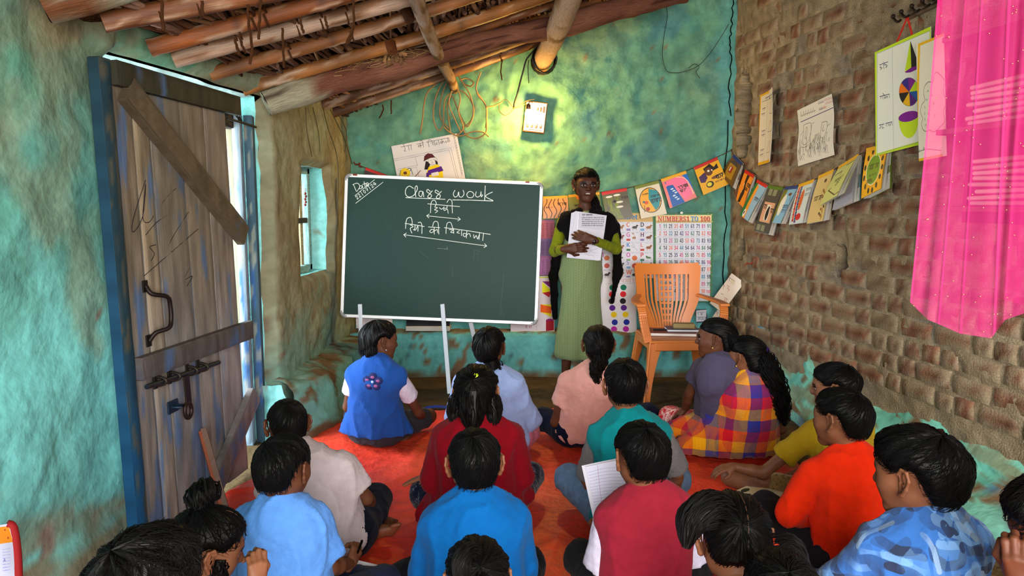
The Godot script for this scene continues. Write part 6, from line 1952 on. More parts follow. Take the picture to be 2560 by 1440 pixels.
	marks(cv, [[714, 1072, 716, 1230, 764, 1210, 780, 1060, 714, 1072], [780, 1060, 772, 1230, 706, 1262, 706, 1200], [736, 1090, 730, 1180, 744, 1176, 746, 1100, 736, 1090], [876, 1050, 868, 1160, 890, 1180, 912, 1150, 924, 1048, 876, 1050], [890, 1070, 886, 1120, 900, 1116], [690, 1160, 714, 1120], [790, 1060, 806, 1050], [924, 1080, 950, 1060]], 5, dk)
	var r := RandomNumberGenerator.new()
	r.seed = 8
	for j in 46:
		var x := 664.0 + r.randf() * 280.0
		var y := 1400.0 - (x - 664.0) * 0.28 - r.randf() * 150.0
		var h := r.randf_range(30, 120)
		cv.line([Vector2(x, y), Vector2(x + r.randfn(2, 6), y - h * 0.5), Vector2(x + r.randfn(6, 8), y - h), Vector2(x + 9, y - h * 0.4), Vector2(x + 14, y)], 3.5, dk)
	hung_sheet("grass_drawing", "pencil drawing of tall grass and boxes under a lettered heading, stuck on the bricks", "drawing", f, cv, 0.0015, func(s, t): return 0.012 * s * t + 0.006 * sin(t * 7.0), Vector2i(10, 10))
	f = sheet.call([1335, 440, 1818, 232, 1812, 1208, 1335, 1345], [0.05, 0.04, 0.04, 0.05])
	cv = Canvas.new(900, 1000, Color(0.84, 0.86, 0.81))
	cv.map = to_canvas(f, cv, off, k)
	var lime := Color(0.72, 0.84, 0.14)
	for e in [[1335, 440, 1818, 232], [1818, 232, 1812, 1208], [1812, 1208, 1335, 1345], [1335, 1345, 1335, 440]]: cv.line([Vector2(e[0], e[1]), Vector2(e[2], e[3])], 56, lime, false)
	for e in [[1352, 460, 1810, 262], [1812, 240, 1806, 1200], [1352, 1322, 1806, 1190], [1354, 440, 1354, 1340], [1480, 404, 1493, 1300]]: cv.line([Vector2(e[0], e[1]), Vector2(e[2], e[3])], 3, Color(0.3, 0.36, 0.5), false)
	cv.fill([Vector2(1636, 348), Vector2(1588, 618), Vector2(1645, 578)], lime)
	cv.fill([Vector2(1636, 348), Vector2(1645, 578), Vector2(1712, 560)], Color(0.13, 0.13, 0.14))
	cv.fill([Vector2(1588, 618), Vector2(1645, 578), Vector2(1690, 565), Vector2(1712, 562), Vector2(1690, 596), Vector2(1640, 620), Vector2(1605, 624)], Color(0.44, 0.10, 0.54))
	var wheel := [Color(0.46, 0.12, 0.54), lime, Color(0.06, 0.34, 0.62), Color(0.30, 0.12, 0.44), Color(0.86, 0.68, 0.10), Color(0.12, 0.12, 0.12), Color(0.88, 0.44, 0.06), Color(0.20, 0.16, 0.50)]
	for j in 8: cv.ellipse(Vector2(1626, 788), 86, 122, wheel[j], -PI * 0.5 + j * TAU / 8.0 - 0.1, -PI * 0.5 + (j + 1) * TAU / 8.0 - 0.1)
	cv.ring(Vector2(1626, 788), 86, 122, 3, Color(0.2, 0.2, 0.2))
	var bowl := []
	for j in 15: bowl.append(Vector2(1622, 1010) + Vector2(cos(PI * j / 14.0) * 88, sin(PI * j / 14.0) * 184 - 10))
	cv.fill(bowl, lime)
	var lid := []
	for j in 20: lid.append(Vector2(1622, 998) + Vector2(cos(TAU * j / 20.0) * 88, sin(TAU * j / 20.0) * 44 - cos(TAU * j / 20.0) * 18))
	cv.fill(lid, Color(0.46, 0.10, 0.54))
	marks(cv, [[1372, 556, 1444, 530], [1384, 560, 1376, 578, 1392, 582, 1380, 596], [1404, 544, 1410, 590], [1420, 538, 1412, 556, 1434, 556, 1424, 580], [1402, 534, 1404, 530], [1440, 562, 1430, 580]], 6, ink)
	marks(cv, [[1374, 828, 1456, 806], [1386, 824, 1382, 846], [1400, 820, 1402, 850], [1414, 816, 1416, 848], [1414, 816, 1400, 800], [1426, 822, 1422, 842, 1438, 824, 1440, 842], [1454, 806, 1456, 838]], 6, ink)
	marks(cv, [[1370, 1072, 1412, 1062], [1376, 1070, 1384, 1088, 1372, 1100], [1396, 1066, 1396, 1098, 1408, 1092], [1424, 1058, 1480, 1044], [1432, 1058, 1430, 1082], [1446, 1054, 1448, 1080], [1458, 1056, 1460, 1078, 1470, 1056], [1478, 1046, 1480, 1074]], 6, ink)
	hung_sheet("solids_poster", "lime-edged hand-drawn chart of a cone, a coloured wheel and a bowl, hung from a hook", "chart", f, cv, 0.003)
	off = Vector2(2150, 0)
	k = 3.43
	var D := func(x: float, y: float, out: float) -> Vector3: return W.call(off + Vector2(x, y) / k, out)
	f = frame_of(D.call(512, 375, 0.10), D.call(760, 272, 0.09), D.call(706, 1342, 0.08), D.call(484, 1386, 0.09))
	cv = Canvas.new(560, 1100, Color(0.84, 0.83, 0.74))
	cv.map = to_canvas(f, cv, off, k)
	var gold := Color(0.86, 0.68, 0.08)
	for e in [[512, 375, 760, 272], [706, 1342, 484, 1386], [484, 1386, 512, 375]]: cv.line([Vector2(e[0], e[1]), Vector2(e[2], e[3])], 46, gold, false)
	marks(cv, [[640, 640, 630, 700, 590, 704, 560, 740, 550, 800, 560, 860, 534, 900, 524, 960, 542, 1016, 532, 1060, 545, 1110, 575, 1128, 600, 1116, 640, 1130, 690, 1090, 730, 1040, 720, 960, 740, 880, 720, 780, 730, 700, 700, 650, 660, 620, 640, 640], [490, 1316, 530, 1292, 590, 1280, 700, 1290]], 6, Color(0.2, 0.24, 0.22))
	var letters := "A K H L S J B I O E F C"
	var spots := [Vector2(578, 790), Vector2(612, 830), Vector2(566, 866), Vector2(556, 926), Vector2(590, 920), Vector2(556, 986), Vector2(584, 984), Vector2(556, 1034), Vector2(580, 1044), Vector2(562, 1082), Vector2(630, 900), Vector2(640, 1000)]
	for j in 12: cv.text(letters[j * 2], spots[j], 20, Color(0.2, 0.2, 0.22))
	marks(cv, [[505, 1280, 512, 1296, 520, 1280], [512, 1274, 512, 1300], [545, 1264, 552, 1280, 560, 1266], [552, 1260, 552, 1286]], 4, Color(0.14, 0.32, 0.22))
	hung_sheet("letters_poster", "yellow-edged chart with a cloud of letters, hanging half behind the pink veil", "chart", f, cv, 0.003)
	var iron := mat(Color(0.16, 0.11, 0.09), 0.6, {"metal": 0.4})
	var t := thing("hook_rail", "dark strip of bent iron hooks on the brick wall above the charts", "hook rail", D.call(480, 90, 0.0))
	var o: Vector3 = t.position
	var m := MB.new()
	m.col = Color(0.5, 0.4, 0.32)
	var ra: Vector3 = D.call(420, 150, 0.012) - o; var rb: Vector3 = D.call(690, 20, 0.012) - o
	m.tube([ra, rb], 0.012, 4)
	obj("rail", m, mat(Color.WHITE, 0.9, {"tri": "local", "scale": 5.0, "tex": "grit"}), t)
	for e in [Vector2(330, 180), Vector2(400, 140), Vector2(490, 92), Vector2(580, 46), Vector2(660, 10)]:
		m = MB.new()
		var q := []
		for s in [Vector2(18, -8), Vector2(0, 6), Vector2(-22, 0), Vector2(-40, -22), Vector2(-46, -40)]: q.append(D.call(e.x + s.x, e.y + s.y, 0.03 + 0.02 * (q.size() % 3)) - o)
		m.tube(catmull(q, 4), 0.006, 7)
		m.ball(q[4], 0.011, 8, 6)
		obj("hook", m, iron, t)
	m = MB.new()
	m.col = Color(0.72, 0.12, 0.08)
	for e in [[Vector2(404, 150), Vector2(318, 356)], [Vector2(408, 150), Vector2(446, 300)]]:
		var a: Vector3 = D.call(e[0].x, e[0].y, 0.055); var b: Vector3 = D.call(e[1].x, e[1].y, 0.056)
		var s := (b - a).cross(wn).normalized() * 0.006
		m.quad(a - s, a + s, b + s, b - s)
		m.quad(a + s - wn * 0.001, a - s - wn * 0.001, b - s - wn * 0.001, b + s - wn * 0.001)
	tag(obj("red_ribbon", m, mat(Color.WHITE, 0.6)), "red ribbon loop by which the lime-edged chart hangs from its hook", "ribbon")
	m = MB.new()
	m.col = Color(0.60, 0.06, 0.08)
	m.box((D.call(690, 10, 0.05) + D.call(688, 290, 0.05)) * 0.5, Vector3(0.012, 0.2, 0.003), basis_up(Vector3.UP, wn))
	tag(obj("red_ribbon", m, mat(Color.WHITE, 0.6)), "straight dark red ribbon hanging along the left edge of the pink veil", "ribbon")
	m = MB.new()
	m.col = Color(0.68, 0.16, 0.10)
	m.tube(catmull([W.call(Vector2(1882, 655), 0.01), W.call(Vector2(1876, 660), 0.02), W.call(Vector2(1868, 658), 0.02), W.call(Vector2(1862, 664), 0.02)], 4), 0.003, 5)
	tag(obj("red_thread", m, mat(Color.WHITE, 0.8)), "scrap of red thread sticking out of a hole in the bricks", "thread")
	var sh := thing("wall_shelf", "shelf niche with ledges on the brick wall, seen through the pink veil", "shelf", Vector3(right_x(2.75) - 0.02, 1.0, -2.75), Basis(Vector3.UP, atan(0.1556)))
	var wood := mat(Color(0.40, 0.32, 0.26), 0.8)
	for y in [0.28, 0.60, 0.98]:
		m = MB.new()
		m.box(Vector3(-0.09, y, -0.05), Vector3(0.18, 0.022, 0.70), Basis(), 0.003)
		obj("ledge", m, wood, sh)
	m = MB.new()
	m.box(Vector3(-0.008, 0.62, -0.05), Vector3(0.016, 0.80, 0.72))
	obj("back_panel", m, mat(Color(0.22, 0.18, 0.17), 0.9), sh)
	for e in [[0.291, -0.06, 8, "lower"], [0.611, -0.10, 7, "upper"]]:
		var st := thing("paper_pile", "pile of folded pale sheets on the %s ledge behind the pink veil" % e[3], "papers", sh.transform * Vector3(-0.09, e[0], e[1]), sh.transform.basis)
		for j in e[2]:
			m = MB.new()
			m.col = Color(0.80, 0.77, 0.73) * (0.9 + 0.1 * (j % 3) / 2.0)
			var L := 0.30 + 0.03 * sin(j * 2.7)
			m.box(Vector3(0.0, 0.012 + j * 0.024, 0.012 * sin(j * 4.1)), Vector3(0.15, 0.019, L), Basis(Vector3.UP, 0.04 * sin(j * 3.3)) * Basis(Vector3.RIGHT, 0.03 * sin(j * 5.0)), 0.007)
			obj("folded_sheet", m, mat(Color.WHITE, 0.9), st)
func build_curtain() -> void:
	var veil := StandardMaterial3D.new()
	veil.albedo_color = Color(0.82, 0.13, 0.48, 0.46)
	veil.transparency = BaseMaterial3D.TRANSPARENCY_ALPHA
	veil.roughness = 0.75
	veil.cull_mode = BaseMaterial3D.CULL_DISABLED
	veil.backlight_enabled = true
	veil.backlight = Color(0.22, 0.04, 0.14)
	var t := thing("pink_veil", "sheer bright pink veil with tiny sequins hanging at the right edge", "veil", Vector3.ZERO)
	var fold := func(s: float, tt: float) -> float: return 0.016 * sin(s * 14.0 + 1.5 * tt) * (0.4 + 0.6 * tt) + 0.003 * sin(s * 41.0 + tt * 3.0)
	var top := func(s: float) -> Vector2: return Vector2(lerpf(2374, 2690, s), -420.0)
	var hem := func(s: float) -> Vector2:
		var px := [Vector2(2275, 755), Vector2(2318, 798), Vector2(2400, 834), Vector2(2478, 846), Vector2(2512, 800), Vector2(2570, 780), Vector2(2660, 776)]
		var g := s * 6.0
		var a := mini(int(g), 5)
		return px[a].lerp(px[a + 1], g - a)
	var m := MB.new()
	m.grid(90, 40, func(s, tt):
		var a: Vector2 = top.call(s); var b: Vector2 = hem.call(s)
		var p := a.lerp(b, 1.0 - tt)
		p.x += 18.0 * sin((1.0 - tt) * PI) * (0.5 - s) * 0.6
		return at_z(p.x, p.y, 2.42 + fold.call(s, 1.0 - tt) * 1.6))
	obj("veil_cloth", m, veil, t)
	m = MB.new()
	m.grid(40, 30, func(s, tt):
		var u: float = 1.0 - tt
		var p := Vector2(lerpf(lerpf(2580, 2486, smoothstep(0.0, 1.0, u)), 2700, s), lerpf(-420.0, 742.0 + 60.0 * s, u))
		return at_z(p.x, p.y, 2.50 + 0.03 * sin(s * 22.0 + u * 2.0)))
	obj("veil_cloth", m, veil, t)
	m = MB.new()
	for e in [[0.52, 0.02], [0.0, 0.012], [0.33, 0.008], [0.22, 0.006]]:
		var s0: float = e[0]
		m.grid(2, 30, func(a, tt):
			var u: float = 1.0 - tt
			var s: float = s0 + e[1] * a * 1.5
			var p: Vector2 = (top.call(s) as Vector2).lerp(hem.call(s), u)
			p.x += 18.0 * sin(u * PI) * (0.5 - s) * 0.6
			return at_z(p.x, p.y, 2.41 + fold.call(s, u) * 1.6))
	obj("folded_edge", m, veil, t)
	var r := RandomNumberGenerator.new()
	r.seed = 31
	m = MB.new()
	m.col = Color(0.95, 0.85, 0.6)
	for j in 120:
		var s := r.randf() * 0.8
		var u := r.randf()
		var p: Vector2 = (top.call(s) as Vector2).lerp(hem.call(s), u)
		p.x += 18.0 * sin(u * PI) * (0.5 - s) * 0.6
		m.ball(at_z(p.x, p.y, 2.405 + fold.call(s, u) * 1.6), 0.0022, 6, 4)
	obj("sequins", m, mat(Color.WHITE, 0.15, {"metal": 0.8}), t).set_meta("kind", "stuff")
func build_floor_things() -> void:
	var tarp := mat(Color.WHITE, 0.5, {"tri": "world", "scale": 2.4, "tex": "cloth", "bump": "folds", "bs": 0.3, "spec": 0.45})
	var m := MB.new()
	var lift := func(p: Vector3) -> float:
		var h := 0.004
		for e in [[1.3, 2.0, 0.7], [2.7, 1.1, 3.1], [-0.8, 2.6, 5.0]]:
			var q := sin(p.x * e[0] * 2.2 + p.z * e[1] * 1.6 + e[2] + 1.6 * n3(p, 1.1, e[2]))
			h += 0.009 * pow(1.0 - absf(q), 5.0)
		return h + 0.003 * absf(n3(p, 4.0, 2.0)) + 0.002 * n3(p, 13.0)
	m.grid(130, 200, func(s, t):
		var d := lerpf(0.2, 4.42, t)
		var x0 := -1.16 if d > 3.6 else lerpf(-1.16, -1.30, smoothstep(3.6, 3.0, d))
		var x := lerpf(x0, 1.46 + 0.03 * sin(d * 3.0), s)
		d += (0.05 * sin(x * 2.3 + 1.0) - 0.03 * x) * smoothstep(4.0, 4.42, d)
		var p := Vector3(x, 0, -d)
		p.y = lift.call(p)
		return p, false, func(_s, _t, p):
		var c := Color(0.91, 0.23, 0.16).lerp(Color(0.94, 0.32, 0.21), clampf(0.5 + fbm(p, 1.6), 0, 1))
		return c * (0.95 + 0.06 * n3(p, 10.0)))
	var t := thing("tarpaulin", "creased red plastic tarpaulin spread over the floor for the children", "tarpaulin")
	obj("sheet", m, tarp, t)
	m = MB.new()
	m.col = Color(0.10, 0.20, 0.55)
	m.grid(30, 2, func(s, tt):
		var x := lerpf(-0.55, -0.05, s)
		return Vector3(x, 0.012 + 0.008 * sin(s * 9.0) + 0.008 * sin(tt * PI), -4.42 - 0.02 * sin(x * 9.0) - 0.05 * tt))
	obj("blue_edge", m, mat(Color.WHITE, 0.5), t)
	var b := thing("cloth_bag", "red-bordered yellow and white printed bag at the left edge of the front row", "bag", Vector3.ZERO)
	var f := frame_of(at_z(-70, 1330, 1.60), at_z(24, 1310, 1.66), at_z(40, 1470, 1.60), at_z(-70, 1490, 1.54))
	var cv := Canvas.new(128, 192, Color(0.62, 0.64, 0.72))
	cv.map = to_canvas(f, cv, Vector2(0, 1200), 4.0)
	cv.fill([Vector2(-250, 520), Vector2(60, 480), Vector2(100, 640), Vector2(-250, 700)], Color(0.70, 0.43, 0.08))
	for e in [Vector2(50, 600), Vector2(20, 520)]: cv.disc(cv.to(e), 3, Color(0.5, 0.2, 0.1))
	for j in 8: cv.line([Vector2(-10, 720 + j * 30), Vector2(70, 706 + j * 30)], 1.5, Color(0.45, 0.45, 0.7), false)
	cv.text("A", Vector2(-4, 840), 30, Color(0.2, 0.2, 0.5))
	b.transform = f.at
	flat("panel", f.size, 0.02, mat(Color.WHITE, 0.6, {"tex": cv.texture()}), mat(Color(0.6, 0.55, 0.5), 0.8), b, Vector2i(6, 6), func(s, tt): return 0.012 * sin(s * PI) * sin(tt * PI))
	m = MB.new()
	m.col = Color(0.46, 0.04, 0.06)
	var hx: float = f.size.x * 0.5
	var hy: float = f.size.y * 0.5
	m.tube(catmull([Vector3(hx - 0.012, hy, 0.014), Vector3(hx, hy - 0.012, 0.014), Vector3(hx + 0.004, 0.0, 0.014), Vector3(hx + 0.002, -hy, 0.014)], 6), 0.011, 8)
	obj("border", m, mat(Color.WHITE, 0.8), b)
# ================================================================ bodies: tapered capsules joined by a smooth minimum, meshed as surface nets
class Field:
	var lo: Vector3
	var cell: float
	var nx: int
	var ny: int
	var nz: int
	var d := PackedFloat32Array()
	func _init(bones: Array, cell_: float, k: float) -> void:
		cell = cell_
		lo = Vector3(INF, INF, INF)
		var hi := -lo
		for e in bones:
			if e.has("sub"): continue
			var r: float = maxf(e.ra, e.rb) + cell * 2.0
			for p in [e.a, e.b]:
				lo = lo.min(p - Vector3(r, r, r)); hi = hi.max(p + Vector3(r, r, r))
		var sz := (hi - lo) / cell
		nx = int(sz.x) + 3; ny = int(sz.y) + 3; nz = int(sz.z) + 3
		d.resize(nx * ny * nz)
		d.fill(1.0)
		for e in bones: put(e, e.get("k", k))
	func put(e: Dictionary, k: float) -> void:
		var a: Vector3 = e.a
		var ba: Vector3 = e.b - a
		var ra: float = e.ra
		var dr: float = e.rb - ra
		var sub: bool = e.has("sub")
		var r := maxf(ra, e.rb) + k + cell * 3.0
		var l0: Vector3 = ((a.min(e.b) - Vector3(r, r, r)) - lo) / cell
		var l1: Vector3 = ((a.max(e.b) + Vector3(r, r, r)) - lo) / cell
		var x0 := maxi(0, int(l0.x)); var x1 := mini(nx - 1, int(l1.x) + 1)
		var y0 := maxi(0, int(l0.y)); var y1 := mini(ny - 1, int(l1.y) + 1)
		var z0 := maxi(0, int(l0.z)); var z1 := mini(nz - 1, int(l1.z) + 1)
		var inv := 1.0 / maxf(ba.dot(ba), 1e-9)
		var flat: bool = e.has("ax")
		var ax: Vector3 = e.get("ax", Vector3.UP)
		var f: float = e.get("f", 1.0) - 1.0
		var cut: bool = e.has("cut")
		var dir := ba.normalized()
		var ik := 1.0 / k
		for z in range(z0, z1 + 1):
			for y in range(y0, y1 + 1):
				var row := (z * ny + y) * nx
				var p := lo + Vector3(x0, y, z) * cell - a
				for x in range(x0, x1 + 1):
					var h := clampf(p.dot(ba) * inv, 0.0, 1.0)
					var q := p - ba * h
					if flat: q += ax * (q.dot(ax) * f)
					var v := q.length() - ra - dr * h
					if cut:
						var c := (p - ba).dot(dir)
						if c > v: v = c
					var o := d[row + x]
					if sub:
						var w := -v
						var g := k - absf(o - w)
						d[row + x] = (o if o > w else w) + (g * g * ik * 0.25 if g > 0.0 else 0.0)
					else:
						var g := k - absf(o - v)
						d[row + x] = (o if o < v else v) - (g * g * ik * 0.25 if g > 0.0 else 0.0)
					p.x += cell
	func cut_below(y: float) -> void:
		for z in nz:
			for j in ny:
				var c := y - (lo.y + j * cell)
				if c < -cell * 3.0: break
				var row := (z * ny + j) * nx
				for x in nx:
					if c > d[row + x]: d[row + x] = c
	func nets(mb: MB, shift := Vector3.ZERO) -> void:
		var ids := PackedInt32Array()
		ids.resize(nx * ny * nz)
		ids.fill(-1)
		var sx := 1
		var sy := nx
		var sz := nx * ny
		var lim := cell * 1.8
		var first := mb.v.size()
		var corner := [0, sx, sy, sx + sy, sz, sx + sz, sy + sz, sx + sy + sz]
		for z in nz - 1:
			for y in ny - 1:
				var row := z * sz + y * sy
				for x in nx - 1:
					var i := row + x
					var d0 := d[i]
					if d0 > lim or d0 < -lim: continue
					var d1 := d[i + sx]; var d2 := d[i + sy]; var d3 := d[i + sx + sy]
					var d4 := d[i + sz]; var d5 := d[i + sx + sz]; var d6 := d[i + sy + sz]; var d7 := d[i + sx + sy + sz]
					var m := int(d0 < 0) + int(d1 < 0) + int(d2 < 0) + int(d3 < 0) + int(d4 < 0) + int(d5 < 0) + int(d6 < 0) + int(d7 < 0)
					if m == 0 or m == 8: continue
					var p := Vector3.ZERO
					var c := 0
					if (d0 < 0) != (d1 < 0): p += Vector3(d0 / (d0 - d1), 0, 0); c += 1
					if (d2 < 0) != (d3 < 0): p += Vector3(d2 / (d2 - d3), 1, 0); c += 1
					if (d4 < 0) != (d5 < 0): p += Vector3(d4 / (d4 - d5), 0, 1); c += 1
					if (d6 < 0) != (d7 < 0): p += Vector3(d6 / (d6 - d7), 1, 1); c += 1
					if (d0 < 0) != (d2 < 0): p += Vector3(0, d0 / (d0 - d2), 0); c += 1
					if (d1 < 0) != (d3 < 0): p += Vector3(1, d1 / (d1 - d3), 0); c += 1
					if (d4 < 0) != (d6 < 0): p += Vector3(0, d4 / (d4 - d6), 1); c += 1
					if (d5 < 0) != (d7 < 0): p += Vector3(1, d5 / (d5 - d7), 1); c += 1
					if (d0 < 0) != (d4 < 0): p += Vector3(0, 0, d0 / (d0 - d4)); c += 1
					if (d1 < 0) != (d5 < 0): p += Vector3(1, 0, d1 / (d1 - d5)); c += 1
					if (d2 < 0) != (d6 < 0): p += Vector3(0, 1, d2 / (d2 - d6)); c += 1
					if (d3 < 0) != (d7 < 0): p += Vector3(1, 1, d3 / (d3 - d7)); c += 1
					p /= c
					var gx := lerpf(lerpf(d1 - d0, d3 - d2, p.y), lerpf(d5 - d4, d7 - d6, p.y), p.z)
					var gy := lerpf(lerpf(d2 - d0, d3 - d1, p.x), lerpf(d6 - d4, d7 - d5, p.x), p.z)
					var gz := lerpf(lerpf(d4 - d0, d5 - d1, p.x), lerpf(d6 - d2, d7 - d3, p.x), p.y)
					ids[i] = mb.vert(lo + (Vector3(x, y, z) + p) * cell - shift, Vector3(gx, gy, gz).normalized())
		var ix := mb.i
		for z in range(1, nz - 1):
			for y in range(1, ny - 1):
				var row := z * sz + y * sy
				for x in range(1, nx - 1):
					var i := row + x
					if ids[i] < 0: continue
					var inside := d[i] < 0
					for e in 3:
						var st: int = [sx, sy, sz][e]
						if inside == (d[i + st] < 0): continue
						var u: int = [sy, sz, sx][e]
						var w: int = [sz, sx, sy][e]
						var a := ids[i]; var b := ids[i - u]; var c := ids[i - u - w]; var g := ids[i - w]
						if a < 0 or b < 0 or c < 0 or g < 0: continue
						if inside: ix.append_array([a, c, b, a, g, c])
						else: ix.append_array([a, b, c, a, c, g])
		mb.i = ix
		var nn := PackedVector3Array()
		nn.resize(mb.v.size() - first)
		for j in range(0, ix.size(), 3):
			var a := ix[j]
			if a < first: continue
			var b := ix[j + 1]; var c := ix[j + 2]
			var f := (mb.v[c] - mb.v[a]).cross(mb.v[b] - mb.v[a])
			nn[a - first] += f; nn[b - first] += f; nn[c - first] += f
		for j in nn.size():
			if nn[j].length_squared() > 0.0: mb.n[first + j] = nn[j].normalized()
static func bone(a: Vector3, b: Vector3, ra: float, rb: float, more := {}) -> Dictionary:
	var e := {"a": a, "b": b, "ra": ra, "rb": rb}
	e.merge(more)
	return e
func smooth_normals(mb: MB) -> void:
	var nn := PackedVector3Array()
	nn.resize(mb.v.size())
	for j in range(0, mb.i.size(), 3):
		var a := mb.i[j]; var b := mb.i[j + 1]; var c := mb.i[j + 2]
		var f := (mb.v[c] - mb.v[a]).cross(mb.v[b] - mb.v[a])
		nn[a] += f; nn[b] += f; nn[c] += f
	for j in nn.size():
		if nn[j].length_squared() > 0.0: mb.n[j] = nn[j].normalized()
var heads := {}
func head_shape(kind: String) -> MB:
	if heads.has(kind): return heads[kind]
	var B := []
	var adult := kind == "adult"
	var jaw := 1.0 if not adult else 1.06
	B.append(bone(Vector3(0, 0.018, -0.028), Vector3(0, 0.022, 0.012), 0.080, 0.073, {"ax": Vector3.RIGHT, "f": 1.10}))
	B.append(bone(Vector3(0, -0.018, 0.026), Vector3(0, -0.082 * jaw, 0.052), 0.058, 0.021, {"k": 0.03}))
	for s in [-1.0, 1.0]:
		B.append(bone(Vector3(s * 0.036, -0.028, 0.046), Vector3(s * 0.030, -0.050, 0.046), 0.026, 0.022, {"k": 0.03}))
		B.append(bone(Vector3(s * 0.046, -0.045, -0.002), Vector3(s * 0.014, -0.090 * jaw, 0.050), 0.018, 0.014, {"k": 0.03}))
		B.append(bone(Vector3(s * 0.016, 0.020, 0.074), Vector3(s * 0.044, 0.018, 0.058), 0.009, 0.008, {"k": 0.02}))
		B.append(bone(Vector3(s * 0.031, -0.003, 0.074), Vector3(s * 0.033, -0.003, 0.073), 0.0125, 0.0125, {"k": 0.010, "sub": true}))
		B.append(bone(Vector3(s * 0.031, -0.003, 0.0665), Vector3(s * 0.032, -0.003, 0.0660), 0.0115, 0.0115, {"k": 0.004}))
		B.append(bone(Vector3(s * 0.009, -0.030, 0.086), Vector3(s * 0.010, -0.031, 0.083), 0.0075, 0.007, {"k": 0.008}))
		B.append(bone(Vector3(s * 0.082, 0.014, -0.012), Vector3(s * 0.076, -0.026, -0.004), 0.015, 0.010, {"ax": Vector3(s * 0.90, 0, 0.42).normalized(), "f": 3.2, "k": 0.006}))
		var rim := [Vector3(0.080, 0.018, 0.002), Vector3(0.084, 0.032, -0.008), Vector3(0.091, 0.028, -0.024), Vector3(0.093, 0.008, -0.029), Vector3(0.088, -0.014, -0.020), Vector3(0.081, -0.032, -0.008), Vector3(0.078, -0.034, 0.000)]
		for q in 6: B.append(bone(rim[q] * Vector3(s, 1, 1), rim[q + 1] * Vector3(s, 1, 1), 0.0042 if q < 4 else 0.006, 0.0042 if q < 4 else 0.006, {"k": 0.004}))
	B.append(bone(Vector3(0, 0.006, 0.078), Vector3(0, -0.026, 0.093), 0.007, 0.010, {"k": 0.014}))
	B.append(bone(Vector3(-0.015, -0.052, 0.073), Vector3(0.015, -0.052, 0.073), 0.007, 0.007, {"k": 0.010}))
	B.append(bone(Vector3(-0.012, -0.062, 0.072), Vector3(0.012, -0.062, 0.072), 0.0075, 0.0075, {"k": 0.008}))
	B.append(bone(Vector3(-0.016, -0.0565, 0.084), Vector3(0.016, -0.0565, 0.084), 0.0032 if not adult else 0.0045, 0.0032, {"sub": true, "k": 0.004}))
	B.append(bone(Vector3(0, -0.05, -0.02), Vector3(0, -0.100, -0.030), 0.042, 0.040, {"k": 0.04}))
	var f := Field.new(B, 0.0034, 0.02)
	var mb := MB.new()
	f.nets(mb)
	for k in mb.v.size():
		var p := mb.v[k]
		var id := 0.0
		for s in [-1.0, 1.0]:
			var e := Vector2(p.x - s * 0.031, p.y + 0.003)
			if p.z > 0.058 and Vector2(e.x / 0.0125, e.y / 0.0056).length() < 1.0: id = 1.0
			if p.z > 0.058 and e.length() < 0.0066: id = 2.0
			if p.z > 0.05 and id == 0.0 and absf(e.y - 0.0075 + 8.0 * e.x * e.x) < 0.0022 and absf(e.x) < 0.015: id = 4.0
			if p.z > 0.05 and absf(e.y - 0.0205 + 9.0 * e.x * e.x) < 0.0040 and absf(e.x) < 0.017: id = 4.0
		if p.z > 0.062 and absf(p.x) < 0.024:
			if Vector2(p.x / 0.023, (p.y + 0.0570) / 0.0125).length() < 1.0: id = 3.0
			if adult and Vector2(p.x / 0.015, (p.y + 0.0572) / 0.0034).length() < 1.0: id = 5.0
		mb.u[k] = Vector2(id, 0)
	heads[kind] = mb
	return mb
func paint_skin(mb: MB, tone: Color, from := 0) -> void:
	for k in range(from, mb.v.size()):
		var id := int(mb.u[k].x)
		var p := mb.v[k]
		var c := tone * (0.96 + 0.07 * n3(p, 14.0))
		match id:
			1: c = Color(0.62, 0.57, 0.53)
			2: c = Color(0.05, 0.03, 0.02)
			3: c = Color(tone.r * 0.82, tone.g * 0.60, tone.b * 0.58)
			4: c = Color(0.05, 0.04, 0.035)
			5: c = Color(0.66, 0.63, 0.58)
			6: c = Color(tone.r * 1.25, tone.g * 1.15, tone.b * 1.12)
		mb.c[k] = Color(c.r, c.g, c.b)
